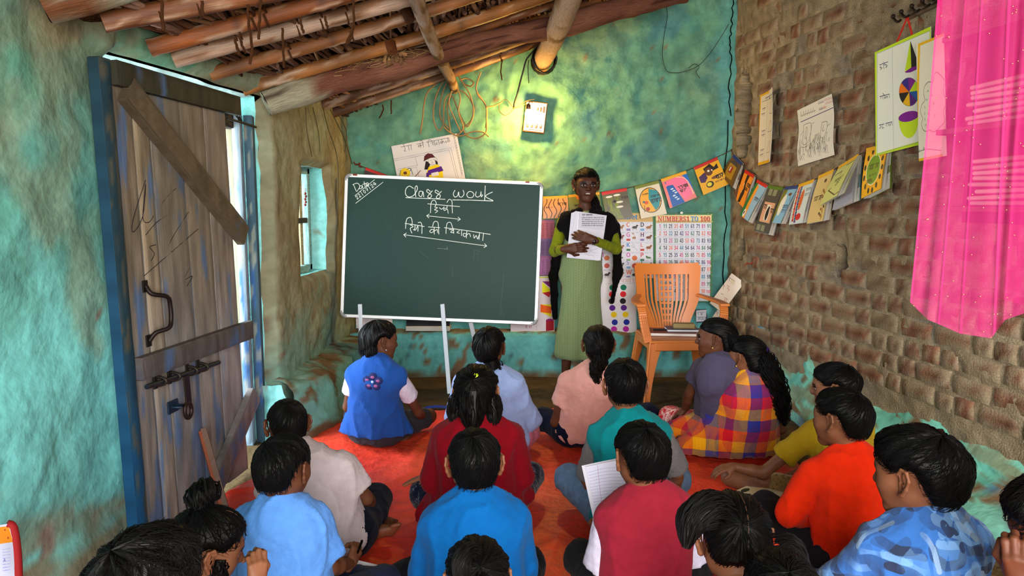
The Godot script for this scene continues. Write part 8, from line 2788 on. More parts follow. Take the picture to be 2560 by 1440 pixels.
func build_people() -> void:
	hair_mat = mat(Color.WHITE, 0.48, {"tex": streaks(256, 256, 0.9, 0.3, 77), "spec": 0.30, "two": true})
	hair_mat.heightmap_enabled = true
	hair_mat.heightmap_texture = hair_mat.albedo_texture
	hair_mat.heightmap_scale = 0.12
	var Z := func(x: float, y: float, d: float) -> Vector3: return at_z(x, y, d)
	var ground := func(x: float, y: float, d: float) -> Vector3:
		var p := at_z(x, y, d)
		return Vector3(p.x, 0.012, p.z)
	var G := func(x: float, y: float, h: float) -> Vector3: return on_floor(x, y, h)
	teacher()
	var P: Dictionary
	var skin := Color(0.44, 0.285, 0.20)
	var dark := Color(0.35, 0.215, 0.15)
	var fair := Color(0.46, 0.29, 0.20)
	var dn := mat(Color(0.16, 0.36, 0.72), 0.9, {"tri": "local", "scale": 7.0, "tex": "grit", "bump": "folds", "bs": 0.12, "spec": 0.15, "rim": 0.3})
	P = pose(on_floor(938, 1108, 0.012), 16, 1.0, 10, {"head": Z.call(952, 852, 3.70), "elbow_r": Z.call(1046, 1030, 3.74), "wrist_r": Z.call(1056, 1040, 3.94), "knee_r": G.call(1072, 1040, 0.09), "ankle_r": G.call(1012, 1082, 0.045), "wide": 0.95})
	var hem := []
	for q in [[862, 1092, 3.76], [900, 1106, 3.68], [945, 1110, 3.66], [990, 1102, 3.68], [1018, 1086, 3.74]]: hem.append([Z.call(q[0], q[1], q[2]), 0.045])
	var who := make_person("girl in a blue denim waistcoat with a flower patch, looking to the right", P, {"skin": dark, "look": Vector3(4, 58, 0), "earrings": [-1.0], "silver": true, "hand_r": "relax",
		"top": {"name": "denim_waistcoat", "mat": dn, "sleeve": 0.0, "hem": hem, "low": 0.075, "sleeve_mat": cloth(Color(0.82, 0.78, 0.86)), "loose": 0.014},
		"legs": {"mat": cloth(Color(0.20, 0.20, 0.23)), "to": 0.9, "name": "leggings"},
		"hair": {"style": "long", "pole": Vector3(0, 0.9, -0.2), "low": -0.75, "thick": 0.014, "sd": 3, "locks": [{"path": [Vector3(0.05, 0.0, -0.06), Vector3(0.06, -0.06, -0.07), Vector3(0.04, -0.10, -0.07)], "w": [0.03, 0.032, 0.012]}, {"path": [Vector3(-0.04, 0.0, -0.07), Vector3(-0.045, -0.06, -0.07), Vector3(-0.03, -0.10, -0.07)], "w": [0.03, 0.032, 0.012]}]}})
	add_sleeves(who, P, cloth(Color(0.82, 0.78, 0.86)), 0.58)
	flower_patch(who, P)
	P = pose(ground.call(1258, 1100, 3.62), 4, 0.98, 8, {"head": Z.call(1224, 868, 3.55), "elbow_r": Z.call(1330, 1050, 3.60), "wrist_r": Z.call(1306, 1074, 3.76), "knee_r": G.call(1318, 1080, 0.10)})
	make_person("child in a pale blue long-sleeved top with long loose dark hair, behind the maroon tunic", P, {"skin": dark, "look": Vector3(0, 14, 0),
		"top": {"name": "hooded_top", "mat": cloth(Color(0.56, 0.64, 0.82)), "sleeve": 1.92, "loose": 0.016}, "legs": {"mat": cloth(Color(0.74, 0.42, 0.50))},
		"hair": {"style": "long", "pole": Vector3(0, 0.75, -0.6), "sd": 4, "thick": 0.013, "tone": Color(0.045, 0.033, 0.03), "shaggy": 1.0, "hanging": [{"from": Vector3(-0.03, -0.05, -0.09), "path": [Z.call(1240, 945, 3.47), Z.call(1246, 990, 3.47), Z.call(1252, 1036, 3.47)], "w": [0.045, 0.04, 0.03, 0.012], "wave": 0.007, "n": 70}]}})
	P = pose(on_floor(1452, 1112, 0.012), 6, 1.0, 8, {"head": Z.call(1495, 862, 3.66), "neck": Z.call(1480, 926, 3.70), "elbow_l": Z.call(1388, 1056, 3.72), "wrist_l": Z.call(1432, 1060, 3.92), "knee_l": G.call(1360, 1048, 0.10), "ankle_l": G.call(1470, 1060, 0.045), "knee_r": G.call(1622, 1036, 0.10)})
	make_person("girl in a pale pink T-shirt and navy trousers with a brown ponytail", P, {"skin": dark, "look": Vector3(-2, 0, 0),
		"top": {"name": "tshirt", "mat": cloth(Color(0.85, 0.62, 0.58)), "sleeve": 0.52, "loose": 0.010, "low": 0.02, "fold": 0.005}, "legs": {"mat": cloth(Color(0.055, 0.075, 0.16))},
		"hair": {"style": "tail", "pole": Vector3(0, -0.10, -1.0), "sd": 5, "tone": Color(0.075, 0.047, 0.038), "hanging": [{"from": Vector3(0, -0.03, -0.10), "path": [Z.call(1502, 898, 3.53), Z.call(1490, 926, 3.54), Z.call(1496, 960, 3.55)], "w": [0.016, 0.036, 0.030, 0.006], "wave": 0.008, "n": 70}], "ties": [{"at": Vector3(0, -0.035, -0.115), "dir": Vector3(0, -0.3, -1), "r": 0.016, "color": Color(0.10, 0.07, 0.07)}]}})
	P = pose(ground.call(1800, 1060, 3.72), -22, 1.0, 10, {"head": Z.call(1786, 846, 3.62), "shoulder_l": Z.call(1744, 920, 3.68), "elbow_l": Z.call(1724, 984, 3.70), "wrist_l": Z.call(1712, 1024, 3.78), "knee_l": G.call(1676, 1044, 0.11), "ankle_l": G.call(1770, 1050, 0.05), "knee_r": Z.call(1880, 1030, 3.98), "point_l": Vector3(-0.5, -0.5, -0.4)})
	make_person("girl in a grey-violet T-shirt seen in profile beside the orange chair", P, {"skin": dark, "look": Vector3(-2, -70, 0), "earrings": [1.0],
		"top": {"name": "tshirt", "mat": cloth(Color(0.29, 0.27, 0.36)), "sleeve": 0.55, "collar": cloth(Color(0.29, 0.27, 0.36))}, "legs": {"mat": cloth(Color.WHITE, {"tex": crackle_tex(), "scale": 5.0})},
		"hair": {"style": "tail", "pole": Vector3(0, 0.0, -1.0), "sd": 6, "locks": [{"path": [Vector3(0.045, 0.045, -0.075), Vector3(0.05, 0.0, -0.105), Vector3(0.03, -0.06, -0.10)], "w": [0.02, 0.032, 0.022]}], "hanging_braids": [{"from": Vector3(0.01, -0.05, -0.095), "path": [Z.call(1796, 912, 3.56), Z.call(1800, 960, 3.58), Z.call(1790, 1000, 3.60)], "w": 0.013}]}})
	var plaid := cloth(Color.WHITE, {"tex": plaid_tex(), "scale": 5.6})
	P = pose(on_floor(1866, 1138, 0.012), -14, 1.0, 8, {"head": Z.call(1862, 892, 3.54), "shoulder_l": Z.call(1796, 982, 3.58), "shoulder_r": Z.call(1930, 984, 3.58), "elbow_l": Z.call(1778, 1062, 3.62), "wrist_l": Z.call(1776, 1102, 3.66), "knee_l": G.call(1712, 1098, 0.07), "knee_r": G.call(1930, 1090, 0.07), "ankle_l": G.call(1800, 1090, 0.04), "ankle_r": G.call(1840, 1090, 0.04)})
	hem = []
	for q in [[1690, 1076, 3.72, 0.05], [1712, 1118, 3.58, 0.055], [1768, 1142, 3.54, 0.05], [1830, 1140, 3.54, 0.06], [1890, 1134, 3.54, 0.06], [1922, 1118, 3.58, 0.055], [1668, 1074, 3.8, 0.04]]: hem.append([Z.call(q[0], q[1], q[2]), q[3]])
	make_person("girl in a red, yellow and blue chequered dress with a long wavy ponytail", P, {"skin": skin, "look": Vector3(0, -42, 0), "earrings": [1.0],
		"top": {"name": "dress", "mat": plaid, "sleeve": 0.62, "hem": hem, "low": 0.02, "flare": 0.016},
		"hair": {"style": "tail", "pole": Vector3(-0.25, 0.30, -0.92), "sd": 7, "thick": 0.015, "hanging": [{"from": Vector3(-0.03, 0.035, -0.105), "path": [Z.call(1918, 908, 3.44), Z.call(1942, 962, 3.43), Z.call(1956, 1016, 3.43), Z.call(1962, 1064, 3.44)], "w": [0.018, 0.045, 0.046, 0.036, 0.010], "wave": 0.009, "n": 90, "freq": 4.0}], "ties": [{"at": Vector3(-0.028, 0.04, -0.108), "dir": Vector3(-0.25, 0.2, -0.92), "r": 0.02, "color": Color(0.16, 0.08, 0.34)}]}})
	P = pose(ground.call(2085, 1190, 2.90), -34, 0.92, 12, {"head": Z.call(2082, 968, 2.92), "neck": Z.call(2080, 1046, 2.92), "shoulder_l": Z.call(2016, 1080, 2.92), "elbow_l": Z.call(1908, 1182, 2.92), "wrist_l": Z.call(1834, 1166, 2.94), "knee_l": G.call(1826, 1192, 0.12), "ankle_l": G.call(1990, 1268, 0.06), "point_l": Vector3(-1.0, -0.15, 0.1), "palm_l": Vector3(0.0, -1.0, -0.3)})
	make_person("boy in a yellow T-shirt stretching his arm over his bare knee", P, {"skin": skin, "look": Vector3(4, -62, 0), "group": "",
		"top": {"name": "tshirt", "mat": cloth(Color(0.62, 0.50, 0.08)), "sleeve": 0.62}, "legs": {"mat": cloth(Color.WHITE, {"tex": speck_tex(Color(0.55, 0.45, 0.28), Color(0.07, 0.06, 0.05), 90, 6.0), "scale": 6.0}), "to": 0.55, "name": "shorts"},
		"hair": {"style": "boy", "sd": 8, "thick": 0.019}})
	P = pose(ground.call(2112, 1300, 2.36), -34, 0.98, 12, {"head": Z.call(2098, 1046, 2.37), "neck": Z.call(2096, 1136, 2.38), "shoulder_l": Z.call(2014, 1178, 2.38), "shoulder_r": Z.call(2176, 1174, 2.38), "elbow_l": Z.call(1974, 1282, 2.38), "wrist_l": Z.call(2046, 1312, 2.52), "elbow_r": Z.call(2206, 1290, 2.38), "knee_l": G.call(1914, 1270, 0.13), "ankle_l": G.call(2010, 1360, 0.05), "knee_r": G.call(2200, 1250, 0.1)})
	make_person("boy in a bright orange long-sleeved shirt and grey trousers on the right", P, {"skin": skin, "look": Vector3(2, -36, 0), "cell": 0.0095,
		"top": {"name": "shirt", "mat": cloth(Color(0.90, 0.17, 0.03)), "sleeve": 1.8, "loose": 0.013, "collar": cloth(Color(0.82, 0.14, 0.03)), "fold": 0.009}, "legs": {"mat": cloth(Color(0.13, 0.12, 0.15))},
		"hair": {"style": "boy", "sd": 9, "thick": 0.014, "shaggy": 0.7, "tufts": 520}})
	P = pose(ground.call(2275, 1400, 1.73), -26, 1.06, 12, {"head": Z.call(2284, 1186, 1.75), "neck": Z.call(2274, 1292, 1.77), "shoulder_l": Z.call(2164, 1356, 1.77), "shoulder_r": Z.call(2376, 1346, 1.77), "elbow_l": Z.call(2106, 1450, 1.80), "wrist_l": Z.call(2010, 1476, 1.92), "elbow_r": Z.call(2420, 1500, 1.76)})
	make_person("boy in a blue camouflage shirt with thick black hair, at the right", P, {"skin": skin, "look": Vector3(6, -38, 0), "cell": 0.009,
		"top": {"name": "shirt", "mat": cloth(Color.WHITE, {"tex": camo_tex(), "scale": 2.6}), "sleeve": 1.85, "loose": 0.016, "collar": cloth(Color(0.10, 0.12, 0.16)), "collar_size": 0.012, "fold": 0.008}, "legs": {"mat": cloth(Color(0.15, 0.16, 0.2))},
		"hair": {"style": "boy", "sd": 10, "thick": 0.024, "low": -0.66, "snug": 0.5, "shaggy": 1.3, "tufts": 700}})
	P = pose(ground.call(2690, 1420, 1.42), -70, 1.0, 14, {"head": Z.call(2648, 1322, 1.36), "elbow_l": Z.call(2600, 1600, 1.30), "wrist_l": Z.call(2556, 1462, 1.27), "point_l": Vector3(-0.25, 0.9, 0.1), "palm_l": Vector3(0.6, 0.0, -0.7), "hand_size": 0.9})
	make_person("boy cut off by the right edge, resting his chin on his fingers", P, {"skin": Color(0.34, 0.20, 0.14), "look": Vector3(14, -84, 0), "cell": 0.0095, "hand_l": "grip",
		"top": {"name": "shirt", "mat": cloth(Color(0.30, 0.34, 0.40)), "sleeve": 0.6}, "legs": {"mat": cloth(Color(0.12, 0.12, 0.14))},
		"hair": {"style": "boy", "sd": 11, "thick": 0.022, "front": 0.25, "shaggy": 2.0, "tufts": 500}})
	P = pose(ground.call(1568, 1160, 2.72), -2, 1.0, 10, {"head": Z.call(1562, 966, 2.73), "neck": Z.call(1566, 1044, 2.75), "shoulder_l": Z.call(1494, 1086, 2.75), "shoulder_r": Z.call(1646, 1080, 2.76), "elbow_l": Z.call(1470, 1200, 2.76), "wrist_l": Z.call(1492, 1250, 2.88), "elbow_r": Z.call(1692, 1178, 2.78), "wrist_r": Z.call(1690, 1222, 2.90), "knee_l": G.call(1424, 1196, 0.13), "ankle_l": G.call(1520, 1290, 0.06), "knee_r": G.call(1690, 1196, 0.13)})
	make_person("boy in a teal shirt with grey sleeves and torn pale jeans, in the middle row", P, {"skin": skin, "look": Vector3(3, 3, 0),
		"top": {"name": "tshirt", "mat": cloth(Color(0.03, 0.46, 0.48)), "sleeve": 0.95, "sleeve_mat": cloth(Color(0.46, 0.45, 0.46), {"tex": "grit", "scale": 8.0}), "collar": cloth(Color(0.03, 0.48, 0.50))}, "legs": {"mat": cloth(Color(0.36, 0.46, 0.58), {"tex": "mottle", "scale": 4.0}), "to": 1.8, "name": "jeans"},
		"hair": {"style": "boy", "sd": 12, "thick": 0.017, "shaggy": 0.9, "tufts": 560}})
	P = pose(ground.call(1606, 1300, 2.05), -6, 0.97, 10, {"head": Z.call(1602, 1142, 2.05), "neck": Z.call(1612, 1232, 2.07), "shoulder_l": Z.call(1520, 1282, 2.07), "shoulder_r": Z.call(1698, 1266, 2.08), "elbow_l": Z.call(1506, 1418, 2.07), "wrist_l": Z.call(1500, 1330, 2.27), "elbow_r": Z.call(1722, 1398, 2.08), "wrist_r": Z.call(1690, 1390, 2.28), "knee_l": G.call(1456, 1396, 0.11), "point_l": Vector3(0.1, 0.6, -0.6)})
	make_person("boy in a raspberry pink waistcoat over a white shirt, reading a ruled notebook", P, {"skin": skin, "look": Vector3(6, -14, 0), "cell": 0.0095, "hand_l": "grip",
		"top": {"name": "waistcoat", "mat": cloth(Color(0.58, 0.13, 0.20)), "sleeve": 0.98, "sleeve_mat": cloth(Color(0.80, 0.78, 0.86)), "collar": cloth(Color(0.84, 0.82, 0.90)), "collar_size": 0.014, "fold": 0.005, "flare": 0.016}, "legs": {"mat": cloth(Color(0.09, 0.095, 0.11))},
		"hair": {"style": "boy", "sd": 13, "thick": 0.016, "shaggy": 0.7, "tufts": 620}})
	P = pose(ground.call(1850, 1440, 1.44), 0, 0.95, 22, {"head": Z.call(1832, 1352, 1.50)})
	make_person("girl with her hair parted in two bunches, head bent, at the bottom", P, {"skin": skin, "look": Vector3(30, 6, 0), "cell": 0.0095,
		"top": {"name": "shirt", "mat": cloth(Color(0.50, 0.10, 0.10)), "sleeve": 0.6}, "legs": {"mat": cloth(Color(0.2, 0.2, 0.25))},
		"hair": {"style": "tail", "pole": Vector3(0.0, 0.1, -1.0), "sd": 14, "thick": 0.015, "low": -0.7, "tufts": 520, "part": [0.35, -1.9, -0.12],
			"locks": [{"path": [Vector3(0.035, 0.055, -0.085), Vector3(0.07, 0.062, -0.125), Vector3(0.115, 0.03, -0.13), Vector3(0.128, -0.03, -0.11)], "w": [0.036, 0.042, 0.036, 0.008], "n": 90}, {"path": [Vector3(-0.078, -0.015, -0.05), Vector3(-0.115, -0.02, -0.055), Vector3(-0.132, -0.06, -0.05), Vector3(-0.11, -0.11, -0.05)], "w": [0.026, 0.034, 0.030, 0.006], "n": 80}],
			"ties": [{"at": Vector3(-0.09, -0.017, -0.052), "dir": Vector3(-1, -0.1, -0.1), "r": 0.02, "color": Color(0.75, 0.20, 0.10)}]}})
	P = pose(ground.call(1200, 1180, 2.69), 4, 1.0, 10, {"head": Z.call(1192, 982, 2.70), "neck": Z.call(1192, 1054, 2.72), "shoulder_l": Z.call(1118, 1088, 2.72), "shoulder_r": Z.call(1272, 1084, 2.72), "elbow_l": Z.call(1084, 1200, 2.72), "wrist_l": Z.call(1074, 1190, 2.86), "elbow_r": Z.call(1304, 1190, 2.72), "wrist_r": Z.call(1276, 1196, 2.88), "knee_l": G.call(1064, 1234, 0.11), "knee_r": G.call(1322, 1190, 0.11), "point_l": Vector3(-1.0, -0.3, -0.2)})
	hem = []
	for q in [[1068, 1282, 2.80, 0.05], [1110, 1270, 2.74, 0.05], [1180, 1280, 2.70, 0.06], [1260, 1262, 2.74, 0.05], [1312, 1236, 2.78, 0.045]]: hem.append([Z.call(q[0], q[1], q[2]), q[3]])
	make_person("girl in a maroon tunic with long brown-streaked hair and a yellow clip", P, {"skin": Color(0.50, 0.32, 0.22), "look": Vector3(2, 6, 0), "hand_l": "flat", "hand_size": 0.9,
		"top": {"name": "tunic", "mat": cloth(Color(0.46, 0.02, 0.08)), "sleeve": 1.55, "hem": hem, "low": 0.016, "loose": 0.020, "flare": 0.02, "fold": 0.010, "freq": 6.0}, "legs": {"mat": cloth(Color.WHITE, {"tex": speck_tex(Color(0.03, 0.05, 0.14), Color(0.60, 0.66, 0.74), 34, 5.0), "scale": 6.0})},
		"hair": {"style": "long", "pole": Vector3(0, 0.55, -0.85), "sd": 15, "thick": 0.018, "low": -0.8, "tone": Color(0.060, 0.040, 0.036), "tufts": 520, "shaggy": 1.4,
			"locks": [{"path": [Vector3(0.06, 0.0, -0.05), Vector3(0.075, -0.06, -0.06), Vector3(0.07, -0.125, -0.075)], "w": [0.034, 0.036, 0.010], "n": 90, "wave": 0.004}, {"path": [Vector3(0.0, 0.03, -0.10), Vector3(0.0, -0.05, -0.115), Vector3(0.0, -0.13, -0.115)], "w": [0.045, 0.050, 0.014], "n": 120, "wave": 0.004}, {"path": [Vector3(-0.06, 0.0, -0.05), Vector3(-0.075, -0.06, -0.06), Vector3(-0.07, -0.125, -0.075)], "w": [0.034, 0.036, 0.010], "n": 90, "wave": 0.004}],
			"ties": [{"at": Vector3(-0.012, 0.085, -0.085), "dir": Vector3(0.3, 0.4, -0.6), "r": 0.006, "color": Color(0.62, 0.72, 0.12)}]}})
	P = pose(ground.call(1190, 1300, 2.0), 2, 0.96, 10, {"head": Z.call(1186, 1160, 2.01), "neck": Z.call(1192, 1248, 2.03), "shoulder_l": Z.call(1098, 1300, 2.03), "shoulder_r": Z.call(1282, 1290, 2.04), "elbow_l": Z.call(1060, 1436, 2.04), "wrist_l": Z.call(1100, 1470, 2.2), "elbow_r": Z.call(1306, 1410, 2.05), "knee_r": G.call(1316, 1412, 0.1)})
	make_person("boy in a bright blue long-sleeved shirt with a band collar", P, {"skin": skin, "look": Vector3(4, -6, 0), "cell": 0.0095,
		"top": {"name": "shirt", "mat": cloth(Color(0.02, 0.34, 0.60)), "sleeve": 1.85, "loose": 0.018, "collar": cloth(Color(0.02, 0.40, 0.68)), "collar_size": 0.016, "fold": 0.008}, "legs": {"mat": cloth(Color(0.04, 0.045, 0.06))},
		"hair": {"style": "boy", "sd": 16, "thick": 0.015, "shaggy": 0.8, "tufts": 620}})
	P = pose(ground.call(1190, 1440, 1.44), 0, 0.82, 12, {"head": Z.call(1192, 1446, 1.46)})
	make_person("long-haired girl at the bottom edge in front of the bright blue shirt", P, {"skin": skin, "look": Vector3(2, -8, 0), "cell": 0.011,
		"top": {"name": "shirt", "mat": cloth(Color(0.6, 0.35, 0.4)), "sleeve": 0.6}, "legs": {"mat": cloth(Color(0.2, 0.2, 0.25))},
		"hair": {"style": "tail", "pole": Vector3(0.0, 0.62, -0.75), "sd": 17, "thick": 0.016, "low": -0.8, "tufts": 700, "shaggy": 0.8, "locks": [{"path": [Vector3(0.0, 0.10, -0.06), Vector3(0.03, 0.118, -0.08), Vector3(0.05, 0.09, -0.11), Vector3(0.05, 0.0, -0.12)], "w": [0.016, 0.02, 0.022, 0.010], "n": 70}, {"path": [Vector3(0.0, 0.07, -0.085), Vector3(0.0, 0.0, -0.12), Vector3(0.0, -0.14, -0.12)], "w": [0.01, 0.055, 0.03], "n": 160}]}})
	P = pose(ground.call(716, 1300, 2.02), 10, 0.93, 12, {"head": Z.call(712, 1172, 2.03), "neck": Z.call(722, 1262, 2.05), "shoulder_l": Z.call(636, 1302, 2.05), "shoulder_r": Z.call(796, 1298, 2.06), "elbow_r": Z.call(826, 1418, 2.05), "wrist_r": Z.call(876, 1408, 2.16), "elbow_l": Z.call(600, 1440, 2.06), "point_r": Vector3(0.25, 0.5, -0.7), "palm_r": Vector3(-0.8, -0.4, -0.2)})
	make_person("boy in a light blue T-shirt writing with a black pen, in front of the door", P, {"skin": dark, "look": Vector3(6, 18, 0), "cell": 0.0095, "hand_r": "grip",
		"top": {"name": "tshirt", "mat": cloth(Color(0.33, 0.54, 0.82)), "sleeve": 0.78, "loose": 0.014, "collar": cloth(Color(0.33, 0.54, 0.82)), "flare": 0.016}, "legs": {"mat": cloth(Color(0.10, 0.13, 0.22))},
		"hair": {"style": "boy", "sd": 18, "thick": 0.015, "pole": Vector3(0.3, 0.80, -0.55), "tufts": 650}})
	var pen := MB.new()
	pen.col = Color(0.03, 0.03, 0.035)
	pen.tube([Z.call(905, 1352, 2.16), Z.call(896, 1376, 2.18), Z.call(886, 1400, 2.20)], [0.0042, 0.0042, 0.003], 8)
	tag(obj("black_pen", pen, mat(Color.WHITE, 0.3)), "black pen in the writing hand of the boy in light blue", "pen")
	P = pose(on_floor(838, 1380, 0.012), 14, 0.95, 8, {"head": Z.call(718, 1062, 2.56), "neck": Z.call(762, 1130, 2.56), "shoulder_l": Z.call(700, 1160, 2.56), "shoulder_r": Z.call(866, 1158, 2.56), "elbow_r": Z.call(916, 1246, 2.58), "wrist_r": Z.call(930, 1262, 2.76), "knee_r": G.call(940, 1246, 0.11), "ankle_r": G.call(928, 1322, 0.06), "toes_r": Vector3(0.75, 0.1, -0.2), "sole_r": Vector3(0.1, -0.4, 0.9)})
	make_person("boy in a white T-shirt with closely cropped hair and one bare foot showing", P, {"skin": dark, "look": Vector3(4, -26, 0), "cell": 0.0095,
		"top": {"name": "tshirt", "mat": cloth(Color(0.66, 0.61, 0.62)), "sleeve": 0.68, "loose": 0.016, "collar": cloth(Color(0.70, 0.65, 0.66)), "fold": 0.008}, "legs": {"mat": cloth(Color(0.04, 0.055, 0.11)), "to": 1.6},
		"hair": {"style": "boy", "sd": 19, "thick": 0.006, "shaggy": 0.25, "tufts": 500, "tone": Color(0.075, 0.068, 0.066), "front": 0.5}})
	P = pose(ground.call(520, 1440, 1.58), 30, 0.88, 14, {"head": Z.call(524, 1370, 1.60), "elbow_r": Z.call(640, 1520, 1.56), "wrist_r": Z.call(640, 1462, 1.50), "point_r": Vector3(0.05, 0.8, -0.2), "palm_r": Vector3(-0.5, 0, -0.6)})
	make_person("small girl with curly hair in a topknot, in front of the door", P, {"skin": skin, "look": Vector3(16, 58, 4), "cell": 0.0095, "hand_r": "grip",
		"top": {"name": "shirt", "mat": cloth(Color(0.4, 0.42, 0.5)), "sleeve": 0.7}, "legs": {"mat": cloth(Color(0.2, 0.2, 0.25))},
		"hair": {"style": "tail", "pole": Vector3(0.25, 0.85, -0.45), "sd": 20, "thick": 0.015, "tufts": 520, "shaggy": 2.2, "low": -0.8, "tone": Color(0.034, 0.028, 0.027), "part": [0.2, 1.0, -0.1],
			"locks": [{"path": [Vector3(0.02, 0.10, -0.045), Vector3(0.03, 0.135, -0.055), Vector3(0.045, 0.145, -0.035), Vector3(0.03, 0.12, -0.02)], "w": [0.024, 0.034, 0.034, 0.02], "n": 70, "wave": 0.007}, {"path": [Vector3(-0.066, 0.0, 0.02), Vector3(-0.075, -0.05, 0.02), Vector3(-0.072, -0.10, 0.03)], "w": [0.018, 0.02, 0.004], "n": 40, "wave": 0.008}, {"path": [Vector3(0.0, 0.0, -0.10), Vector3(0.0, -0.06, -0.11), Vector3(0.01, -0.13, -0.10)], "w": [0.06, 0.06, 0.02], "n": 140, "wave": 0.009}]}})
	P = pose(ground.call(386, 1440, 1.14), 10, 0.92, 10, {"head": Z.call(384, 1478, 1.16)})
	make_person("child with ruffled dark hair, only the crown showing at the lower left", P, {"skin": skin, "look": Vector3(0, 20, 0), "cell": 0.012,
		"top": {"name": "shirt", "mat": cloth(Color(0.4, 0.35, 0.35)), "sleeve": 0.6}, "legs": {"mat": cloth(Color(0.2, 0.2, 0.22))},
		"hair": {"style": "boy", "sd": 21, "thick": 0.030, "shaggy": 3.0, "tufts": 700, "tone": Color(0.075, 0.062, 0.055)}})
	P = pose(ground.call(1950, 1440, 1.22), 0, 0.80, 10, {"head": Z.call(1950, 1500, 1.24)})
	make_person("child with a curl of black hair just showing below the two bunches", P, {"skin": skin, "look": Vector3(0, 0, 0), "cell": 0.012,
		"top": {"name": "shirt", "mat": cloth(Color(0.45, 0.2, 0.2)), "sleeve": 0.6}, "legs": {"mat": cloth(Color(0.2, 0.2, 0.22))},
		"hair": {"style": "boy", "sd": 22, "thick": 0.020, "shaggy": 2.5, "tufts": 420}})
	children_things()
func add_sleeves(t: Node3D, P: Dictionary, m: Material, to: float) -> void:
	for n in ["l", "r"]:
		var B := []
		sleeve_bones(B, P, to, 0.006, {"flare": 0.007}, n)
		var mb := MB.new()
		Field.new(B, 0.010, 0.02).nets(mb, t.position)
		wrinkle(mb, 0.004, 12.0, 2.0)
		obj("sleeve", mb, m, t)
func flower_patch(t: Node3D, P: Dictionary) -> void:
	var c: Vector3 = P.neck - P.up * 0.055 - P.f2 * 0.102 + P.r2 * 0.03 - t.position
	var mb := MB.new()
	var b := basis_up(P.up - P.f2 * 0.12, -P.f2)
	for k in 5:
		var a := TAU * k / 5.0 + 0.3
		mb.col = Color(0.08, 0.10, 0.30)
		mb.ball(c + b * Vector3(cos(a) * 0.034, sin(a) * 0.027, -0.002), Vector3(0.024, 0.020, 0.005), 12, 6, b)
		mb.col = Color(0.52, 0.28, 0.46)
		mb.ball(c + b * Vector3(cos(a) * 0.032, sin(a) * 0.024, 0.0008), Vector3(0.012, 0.008, 0.0042), 10, 6, b)
	mb.col = Color(0.62, 0.70, 0.85)
	mb.ball(c + b * Vector3(0, 0, 0.002), Vector3(0.007, 0.007, 0.005), 10, 6, b)
	obj("flower_patch", mb, mat(Color.WHITE, 0.8), t)
